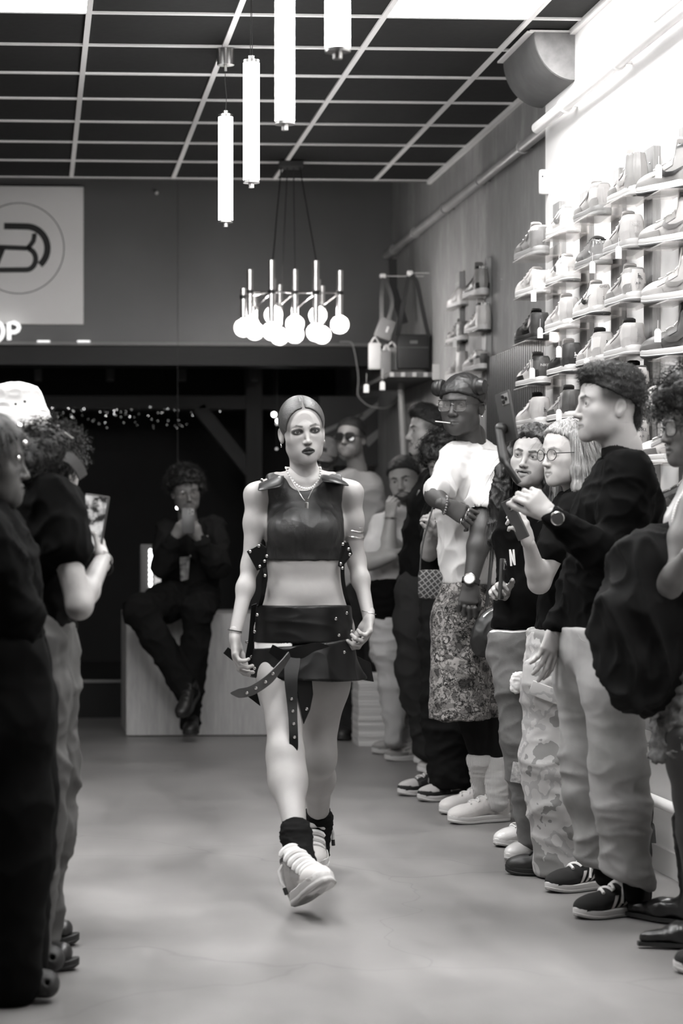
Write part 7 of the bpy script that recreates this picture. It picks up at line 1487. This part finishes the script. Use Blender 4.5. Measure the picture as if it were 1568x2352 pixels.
mb = MB(); [mb.ball(q, 0.005, 8, 6) for q in catmull([j(1575, 1120, -0.09), j(1550, 1170, -0.1), j(1545, 1220, -0.1), j(1560, 1260, -0.12), j(1590, 1270, -0.12)], 9)]; N.add('bead_necklace', mb, mat('pearl', 0.8, 0.2))
S_ = Soft().cap(j(1600, 1440), j(1592, 1750), (0.14, 0.11), (0.17, 0.125), (0, 1, 0), k=0); S_.cut(j(1590, 1715), (0.35, 0, -1), 0.004); N.cloth('lace_skirt', S_, 0.008, mat('lace_grey', 0.10, 0.9, vary=0.6, vs=30, bmp=0.6, bs=45, bd=0.01), amp=0.014, sc=(14, 14, 30)); 
for (hx, hy), (tx, ty) in (((1608, 2130), (1440, 2107)), ((1640, 2178), (1464, 2178))):
    a, b = PF(hx, hy), PF(tx, ty); d = unit(b - a); a = b - d * 0.275; w = np.cross(d, (0, 0, 1)); S_ = Soft(); L = 0.27
    S_.cap(a + d * 0.03 + A3(0, 0, 0.05), a + d * 0.05 + A3(0, 0, 0.32), (0.036, 0.042), (0.052, 0.056), w, k=0.03); S_.cap(a + d * 0.03 + A3(0, 0, 0.055), a + d * 0.15 + A3(0, 0, 0.045), (0.034, 0.036), (0.04, 0.03), w, k=0.03); S_.cap(a + d * 0.15 + A3(0, 0, 0.042), a + d * (L - 0.01) + A3(0, 0, 0.032), (0.04, 0.027), (0.012, 0.014), w, k=0.03); S_.cut(a + A3(0, 0, 0.018), (0, 0, -1), 0.003)
    bo = N.cloth('boot', S_, 0.005, mat('boot_leather', 0.016, 0.3, vary=0.2, vs=10), amp=0.003, sc=(14, 14, 20))
    poly = [(x * wd, y) for x, y, wd in ((0.034, 0, 1), (0.04, 0.15, 1), (0.012, 0.275, 1), (-0.012, 0.275, 1), (-0.04, 0.15, 1), (-0.034, 0, 1))]; mb = MB(); n = 6; v = [tuple(a + w * x + d * y + A3(0, 0, z)) for z in (0.008, 0.02) for x, y in poly]; mb.add(v, [tuple(range(5, -1, -1)), tuple(range(6, 12))] + [(i, (i + 1) % 6, (i + 1) % 6 + 6, i + 6) for i in range(6)]); mb.rbox(a + d * 0.035 + A3(0, 0, 0.01), (0.05, 0.06, 0.02), 0.004); N.add('boot_sole', mb, mat('boot_sole', 0.012, 0.5), parent=None)
ct = Soft(); C0 = lambda x, y, d: P(x, y, 6.55 + d)
ct.chain([C0(1560, 1275, 0.05), C0(1490, 1290, -0.02), C0(1440, 1380, -0.05)], [0.07, 0.085, 0.07], k=0.05); ct.chain([C0(1500, 1290, 0), C0(1470, 1400, -0.04), C0(1440, 1520, -0.05), C0(1440, 1600, -0.05)], [(0.09, 0.07), (0.1, 0.075), (0.075, 0.06), (0.05, 0.04)], k=0.05); ct.chain([C0(1540, 1300, 0.03), C0(1530, 1420, 0), C0(1510, 1520, 0), C0(1490, 1590, 0)], [0.09, 0.1, 0.085, 0.06], k=0.05); ct.chain([C0(1420, 1400, -0.05), C0(1415, 1450, -0.05), C0(1425, 1520, -0.05)], [0.05, 0.05, 0.04], k=0.04)
tag(sobj('coat', ct, 0.008, mat('coat_black', 0.0035, 0.85, spec=0.2), None, amp=0.028, sc=(9, 9, 3), seed=40), 'black coat draped over the arm of the visitor with curly hair', 'coat')
e = empty('sneaker', label='black sneaker toe with white sole at the lower picture edge', cat='shoe'); sneaker(e, 'low', pal_c, 0.005, suede_m, ''); a, b = PF(1790, 2240), PF(1545, 2234); place(e, b - unit(b - a) * 0.29, b - a, sc=1.0)
hb_ = empty('handbag', PF(1520, 2004), label='dark handbag on the floor by the wall behind the light jeans', cat='bag'); sobj('pouch', Soft().cap((0.06, 0.15, 0.06), (0.06, 0.15, 0.13), (0.1, 0.06), (0.075, 0.04), (1, 0, 0), k=0).cut((0, 0, 0.002), (0, 0, -1)), 0.008, mat('handbag_dark', 0.03, 0.45), hb_); MB().tube([(0.06 + 0.06 * math.cos(a), 0.15, 0.15 + 0.11 * math.sin(a)) for a in np.linspace(0, math.pi, 12)], 0.006, 6).build('handle', mat('handbag_dark', 0.03, 0.45), hb_, True)
# ---------------------------------------------------------------- group at the left edge
N = Person('visitor with pinned hair and black T-shirt filming, forearm raised, grey trousers', PF(95, 2215)[:2], 6.3); j = N.j
H = Head(j(112, 1080), yaw=152, pitch=2, sc=0.95, male=False, skin=0.3, neck=j(84, 1150, 0)); N.parts += H.parts(0.0036); hp, nk = j(70, 1480), j(86, 1145)
sh, el, wr = j(125, 1150, -0.12), j(182, 1392, -0.2), j(236, 1285, -0.02); B = Soft(); B.cap(nk - A3(0, 0, 0.1), nk, 0.055, 0.047, k=0.02); limb(B, sh, el, wr, (0.042, 0.040, 0.034, 0.033, 0.023)); N.skin(B, 0.007, 0.36); N.skin(hand_soft(wr, j(226, 1232, 0.02) - wr, (-0.7, 0.3, 0), -1, curl=(40, 44, 48, 50), thumb=(40, 14), sc=0.95), 0.003, 0.42); N.body()
hs = hair_cap(H, 0.016, front=(-0.085, 0.07), nape=(0.1, -0.08)); hs.ell(H.w((0, 0.115, 0.03)), 0.045, k=0.03); hair(N, hs, 0.0055, hairmat('hair_brown', 0.03, 0.5, (30, 30, 12)), 'curly', 1100, 0.04, 0.003, 0.8, amp=0.008, sc=(35, 35, 30)); N.add('hair_bow', ribbon(catmull([j(150, 1048, -0.12), j(165, 1055, -0.13), j(182, 1075, -0.12), j(190, 1095, -0.1)], 4), (0.6, 0, 0.8), 0.028, 0.006), mat('bow_grey', 0.12, 0.6)); N.add('hair_clip', MB().tube([j(146, 994, -0.1), j(168, 1008, -0.1)], 0.004, 6), silver)
T = Soft(); torso(T, hp, nk, (0.5, 1, 0), (0.15, 0.14, 0.15, 0.165, 0.15), (0.11, 0.1, 0.11, 0.115, 0.08), k=0.04); T.cap(sh, sh + (el - sh) * 0.42, 0.075, 0.075, k=0.04); T.cut(hp + A3(0, 0, -0.04), (0, 0, -1)); N.cloth('t_shirt', T, 0.008, bk, amp=0.012)
J = Soft(); limb(J, j(75, 1500, 0.03), j(110, 1780, 0.05), j(92, 2150, 0.08), (0.12, 0.105, 0.08, 0.075, 0.055), 0.05); limb(J, j(60, 1500, -0.12), j(85, 1780, -0.12), j(68, 2170, -0.08), (0.115, 0.1, 0.08, 0.075, 0.06), 0.05); J.cap(j(72, 1470), j(74, 1540), (0.15, 0.115), (0.16, 0.12), (0.3, 1, 0), k=0.03); N.cloth('trousers', J, 0.009, fabric('taupe_twill', 0.10), amp=0.012, sc=(6, 6, 8), seed=50)
ringm(N, wr + A3(0, 0, -0.02), 0.028, wr - el, mat('tie_black', 0.015, 0.7), 0.003, 'hair_tie'); ringm(N, wr + A3(0, 0, 0.0), 0.028, wr - el, silver, 0.0015, 'bracelet')
def mary_jane(a, b):
    d = unit(b - a); w = np.cross(d, (0, 0, 1)); S_ = Soft(); S_.cap(a + d * 0.04 + A3(0, 0, 0.05), a + d * 0.12 + A3(0, 0, 0.05), (0.036, 0.034), (0.04, 0.03), w, k=0.02); S_.cap(a + d * 0.12 + A3(0, 0, 0.048), a + d * 0.225 + A3(0, 0, 0.046), (0.041, 0.032), (0.044, 0.03), w, k=0.03); S_.cut(a + A3(0, 0, 0.022), (0, 0, -1)); S_.cap(a + d * 0.04 + A3(0, 0, 0.08), a + d * 0.13 + A3(0, 0, 0.085), (0.028, 0.02), (0.026, 0.02), w, k=0.006, sub=True)
    N.cloth('shoe', S_, 0.0045, mat('shoe_oxblood', 0.014, 0.35), amp=0); o = ob('shoe_sole', cmesh(sole_mb(L=0.275, th=(0.03, 0.026), w=1.03), 0.012), sole_c); place(o, a, b - a); M_ = o.matrix_world.copy(); N.put(o); o.matrix_basis = M_
    c = a + d * 0.105 + A3(0, 0, 0.078); N.add('shoe_strap', ribbon([c + w * x + A3(0, 0, -abs(x) * 0.5 + 0.006) for x in np.linspace(-0.044, 0.044, 9)], d, 0.018, 0.004), mat('shoe_oxblood', 0.014, 0.35)); N.add('buckle', MB().tube([c - w * 0.036 * (-1 if w[1] > 0 else 1) + A3(0, -0.012, -0.012) + d * 0.012 * math.cos(t) + A3(0, 0, 0.012 * math.sin(t)) for t in np.linspace(0, 2 * math.pi, 4, endpoint=False)], 0.002, 6, True), silver)
mary_jane(PF(-40, 2222), PF(181, 2228)); mary_jane(PF(-30, 2168), PF(141, 2170))
sp_ = phone('lit phone raised by the visitor with pinned hair', P(214, 1202, 6.3), (0.16, 0.0, 1), (0.55, 0.85, 0), 0.078, 0.16, 0.009, lens=False)
def screen_mat():
    m, nt, b = newmat('screen_picture'); n = noise(nt, 38, 4); r = ramp(nt, n.outputs[0], [(0.4, 0.02), (0.52, 0.6), (0.65, 0.9)]); b.inputs['Base Color'].default_value = g4(0.02); nt.links.new(r.outputs[0], b.inputs['Emission Color']); b.inputs['Emission Strength'].default_value = 0.22; m.cycles.emission_sampling = 'NONE'; return m
sc_m = screen_mat()
for c in sp_.children:
    if c.name.startswith('screen'): c.data.materials.clear(); c.data.materials.append(sc_m)
# nearest dark figure
N = Person('dark-clad visitor nearest the camera at the picture edge, in black clogs', PF(30, 2290)[:2], 5.9); j = N.j
H = Head(j(-28, 1062), yaw=86, pitch=0, sc=0.98, male=False, skin=0.075, brow=0.02, neck=j(-52, 1175, 0)); N.parts += H.parts(0.004); hp, nk = j(-10, 1500), j(-50, 1165)
B = Soft(); B.cap(nk - A3(0, 0, 0.1), nk, 0.06, 0.05, k=0.02); limb(B, j(-30, 1230, -0.16), j(30, 1400, -0.15), j(60, 1480, -0.1), (0.045, 0.045, 0.038, 0.036, 0.026)); N.skin(B, 0.01, 0.08); N.body()
hair(N, hair_cap(H, 0.018, front=(-0.088, 0.07), nape=(0.12, -0.1)), 0.006, hairmat('hair_black', 0.014), 'long', 1500, 0.06, 0.003, 0.2, amp=0.006, sc=(30, 30, 20)); N.add('hair_clip', MB().tube([j(40, 975, -0.1), j(48, 980, -0.1)], 0.006, 6), silver); N.add('earring', MB().ball(j(57, 1018, -0.09), 0.008, 8, 6), silver); N.add('earring', MB().ball(j(42, 1052, -.09), 0.007, 8, 6), silver)
T = Soft(); torso(T, hp, nk, (0.1, 1, 0), (0.17, 0.165, 0.17, 0.18, 0.16), (0.12, 0.12, 0.125, 0.125, 0.09), k=0.04); limb(T, j(-30, 1230, -0.16), j(35, 1400, -0.15), j(60, 1470, -0.1), (0.07, 0.066, 0.058, 0.05, 0.042), 0.04); N.cloth('hoodie', T, 0.01, fabric('hoodie_black', 0.0028), amp=0.012)
J = Soft(); limb(J, j(0, 1520, -0.08), j(20, 1850, -0.08), j(15, 2240, -0.05), (0.13, 0.125, 0.105, 0.1, 0.09), 0.05); limb(J, j(10, 1520, 0.1), j(40, 1850, 0.1), j(40, 2200, 0.1), (0.125, 0.12, 0.1, 0.09, 0.085), 0.05); N.cloth('trousers', J, 0.01, fabric('sweatpants_black', 0.0035), amp=0.008, sc=(5, 5, 6))
for hl, te in (((-85, 2300), (152, 2300)), ((-60, 2238), (131, 2240))):
    a, b = PF(*hl), PF(*te); d = unit(b - a); w = np.cross(d, (0, 0, 1)); S_ = Soft(); S_.cap(a + d * 0.04 + A3(0, 0, 0.045), a + d * 0.12 + A3(0, 0, 0.06), (0.042, 0.045), (0.048, 0.05), w, k=0.02); S_.cap(a + d * 0.12 + A3(0, 0, 0.056), a + d * 0.215 + A3(0, 0, 0.045), (0.05, 0.045), (0.052, 0.036), w, k=0.03); S_.cut(a + A3(0, 0, 0.004), (0, 0, -1))
    for t, x, z in [(0.13 + 0.03 * k, sx * (0.046 - 0.012 * r), 0.06 + 0.022 * r - 0.02 * k * 0.6) for k in range(4) for r in range(2) for sx in (-1, 1)]: S_.cap(a + d * t + w * x + A3(0, 0, z), a + d * t + w * x * 1.5 + A3(0, 0, z + 0.02), 0.0075, k=0.002, sub=True)
    S_.cap(a + d * 0.02 + A3(0, 0, 0.085), a + d * 0.1 + A3(0, 0, 0.11), (0.032, 0.03), (0.034, 0.03), w, k=0.006, sub=True); N.cloth('clog', S_, 0.0042, mat('clog_foam', 0.014, 0.6), amp=0)
    N.add('clog_button', MB().lathe([(0.011, 0), (0.011, 0.005), (0.002, 0.006)], c=a + d * 0.125 + A3(0.0, -0.056, 0.075), n=14, ax=rotm('X', math.pi / 2)), mat('button_pale', 0.25, 0.4))
# bucket hat visitor behind
N = Person('visitor wearing a white bucket hat at the picture edge', PF(30, 2130)[:2], 6.95); j = N.j
H = Head(j(32, 985), yaw=100, pitch=-6, sc=1.0, skin=0.2, brow=0.02, neck=j(5, 1075, 0)); N.parts += H.parts(0.004); hp, nk = j(0, 1400), j(2, 1065); B = Soft(); B.cap(nk - A3(0, 0, 0.1), nk, 0.06, 0.054, k=0.02); limb(B, j(-10, 1120, -.18), j(0, 1260, -.2), j(30, 1360, -.2), (.05, .048, .04, .038, .028)); N.skin(B, 0.01, 0.2); N.body()
ht_ = Soft(); ht_.cap((0, 0.0, 0.05), (0, 0.006, 0.108), (0.09, 0.102), (0.07, 0.08), (1, 0, 0), k=0, flat=0.034); V = None
ht_.frame(H.R, H.c, H.sc); hatm = mat('hat_canvas', 0.5, 0.8, vary=0.04, vs=6, bmp=0.15, bs=200, bd=0.002); N.cloth('hat_crown', ht_, 0.005, hatm, amp=0.006, sc=(12, 12, 14))
rows = []
for t in np.linspace(0, 1, 5): rows.append([H.w((0.09 * (1 + 0.5 * t) * math.cos(a), 0.0 + 0.102 * (1 + 0.42 * t) * math.sin(a), 0.055 - 0.06 * t - 0.012 * t * t)) for a in np.linspace(0, 2 * math.pi, 40, endpoint=False)])
o = N.put(ob('hat_brim', mesh([p for r in rows for p in r], [(i * 40 + k, i * 40 + (k + 1) % 40, (i + 1) * 40 + (k + 1) % 40, (i + 1) * 40 + k) for i in range(4) for k in range(40)], True), hatm)); o.modifiers.new('t', 'SOLIDIFY').thickness = 0.004
for x, y in ((36, 928), (57, 922)): N.add('hat_eyelet', MB().ball(j(x, y, -0.104), 0.004, 8, 6), mat('eyelet_dark', 0.03, 0.4))
T = Soft(); torso(T, hp, nk, (0.2, 1, 0), (0.16, 0.16, 0.17, 0.18, 0.16), (0.12, 0.12, 0.125, 0.12, 0.09), k=0.04); T.cap(j(-10, 1120, -.18), j(-3, 1210, -.2), .07, .068, k=.04); N.cloth('t_shirt', T, 0.01, bk, amp=0.01)
J = Soft(); limb(J, j(0, 1420, -0.08), j(5, 1700, -0.08), j(5, 2080, -0.05), (0.11, 0.1, 0.08, 0.075, 0.06), 0.05); limb(J, j(5, 1420, 0.1), j(15, 1700, 0.1), j(10, 2050, 0.1), (0.11, 0.1, 0.08, 0.075, 0.06), 0.05); N.cloth('trousers', J, 0.01, fabric('trouser_black', 0.008), amp=0.01)
worn(N, (-60, 2135), (110, 2140), 'low', pal_k, up_m, '', h=0.006, sc=1.0); worn(N, (-60, 2095), (100, 2100), 'low', pal_k, up_m, '', h=0.006, sc=1.0)
# ---------------------------------------------------------------- bags hanging above the shelf
hook_m = mat('hook_white', 0.85, 0.2); YBG = 13.35
def hang_hook(px, py, Y, lab): tag(MB().rbox((0, 0, 0), (0.04, 0.03, 0.03), 0.012).tube([(0, 0, 0), (XG - P(px, py, Y)[0], 0.0, 0)], 0.0025, 8).build('bag_hook', hook_m, None, True, P(px, py, Y)), lab, 'hook', 'white hooks for the bags')
hang_hook(879, 634, 13.6, 'white hook holding the grey strap'); hang_hook(941, 627, 13.4, 'white hook holding the black bag straps')
bg = empty('messenger_bag', P(948, 808, 13.3), label='square black bag on crossed straps above the shelf', cat='bag'); b0 = np.array(bg.location); Q = lambda px, py, Y=13.3: P(px, py, Y) - b0
bw, bh = 74 * 13.3 / FPX, 80 * 13.3 / FPX
MB().rbox((0, 0, 0), (bw, 0.06, bh), 0.012).build('pouch', mat('nylon_black', 0.012, 0.55, bmp=0.1, bs=30), bg, True); MB().bbox((-bw * 0.48, -0.033, bh * 0.1), (bw * 0.48, -0.0305, bh * 0.13)).build('zip', mat('zip_black', 0.05, 0.4), bg); MB().rbox((0, -0.031, bh * 0.27), (0.045, 0.004, 0.018), 0.001).build('badge', mat('badge_grey', 0.12, 0.4), bg)
for pts in ([(912, 772), (925, 700), (938, 635)], [(984, 772), (970, 710), (957, 650), (944, 632)]): MB().add(*(lambda r: (r.v, r.f))(ribbon(catmull([Q(*p) for p in pts], 5), (1, 0, 0.1), 0.026, 0.004))).build('strap', mat('strap_black', 0.015, 0.5), bg)
wl_ = empty('pouch', P(884, 755, 13.2), label='small grey flat pouch hanging from a grey strap', cat='pouch'); b0 = np.array(wl_.location); MB().rbox((0, 0, 0), (0.1, 0.015, 0.12), 0.006, euler(0, 0.35, 0)).build('body_panel', mat('pouch_grey', 0.16, 0.5), wl_, True); MB().rbox((0.012, -0.009, -0.005), (0.012, 0.003, 0.035), 0.001, euler(0, 0.35, 0)).build('badge', mat('badge_pale', 0.6, 0.4), wl_)
for pts in ([(876, 735, 13.3), (876, 680, 13.4), (879, 638, 13.55)], [(892, 735, 13.3), (900, 690, 13.4), (884, 640, 13.55)]): ribbon(catmull([P(*p) - b0 for p in pts], 5), (1, 0, 0), 0.024, 0.004).build('strap', mat('strap_grey', 0.2, 0.6), wl_)
bb_ = empty('strap_belt', P(905, 660, 13.75), label='wide black belt strap hanging behind the bags', cat='strap'); ribbon([(0.0, 0.06, 0.18), (0.0, 0.04, 0.0), (0.06, 0.0, -0.22)], (1, 0, 0), 0.05, 0.006).build('band', mat('strap_black', 0.015, 0.5), bb_)
for px, py, w, h, g, lab in ((860, 818, 0.075, 0.16, 0.55, 'shiny pale pouch at the shelf end with a tag'), (886, 838, 0.06, 0.17, 0.22, 'monogram wallet standing on the shelf'), (899, 825, 0.085, 0.14, 0.26, 'larger monogram pouch beside the black bag')):
    o = empty('wallet', P(px, py, 13.25 + 0.05 * (px % 3)), label=lab, cat='pouch', group='small pouches on the shelf'); MB().rbox((0, 0, 0), (w, 0.04, h), 0.012).build('pouch_body', mat('pouch_shine', g, 0.3) if g > 0.5 else pattern_mat('monogram', 0.14, 0.3, 'plaid', 22) if g > 0.25 else MATS.get('monogram_b') or pattern_mat('monogram_b', 0.10, 0.22, 'diamond', 26), o, True); MB().tube(catmull([(-w * .3, -0.01, h * .5), (0, -0.02, h * .5 + 0.03), (w * .3, -0.01, h * .5)], 4), 0.006, 6).build('loop', mat('loop_pale', 0.5, 0.5), o, True)
tagcard(841, 882, 13.1, 'white tag hanging below the shiny pale pouch', 0.03, 0.05, 24); tagcard(878, 876, 13.1, 'white tag hanging below the monogram wallet', 0.03, 0.05, 30)
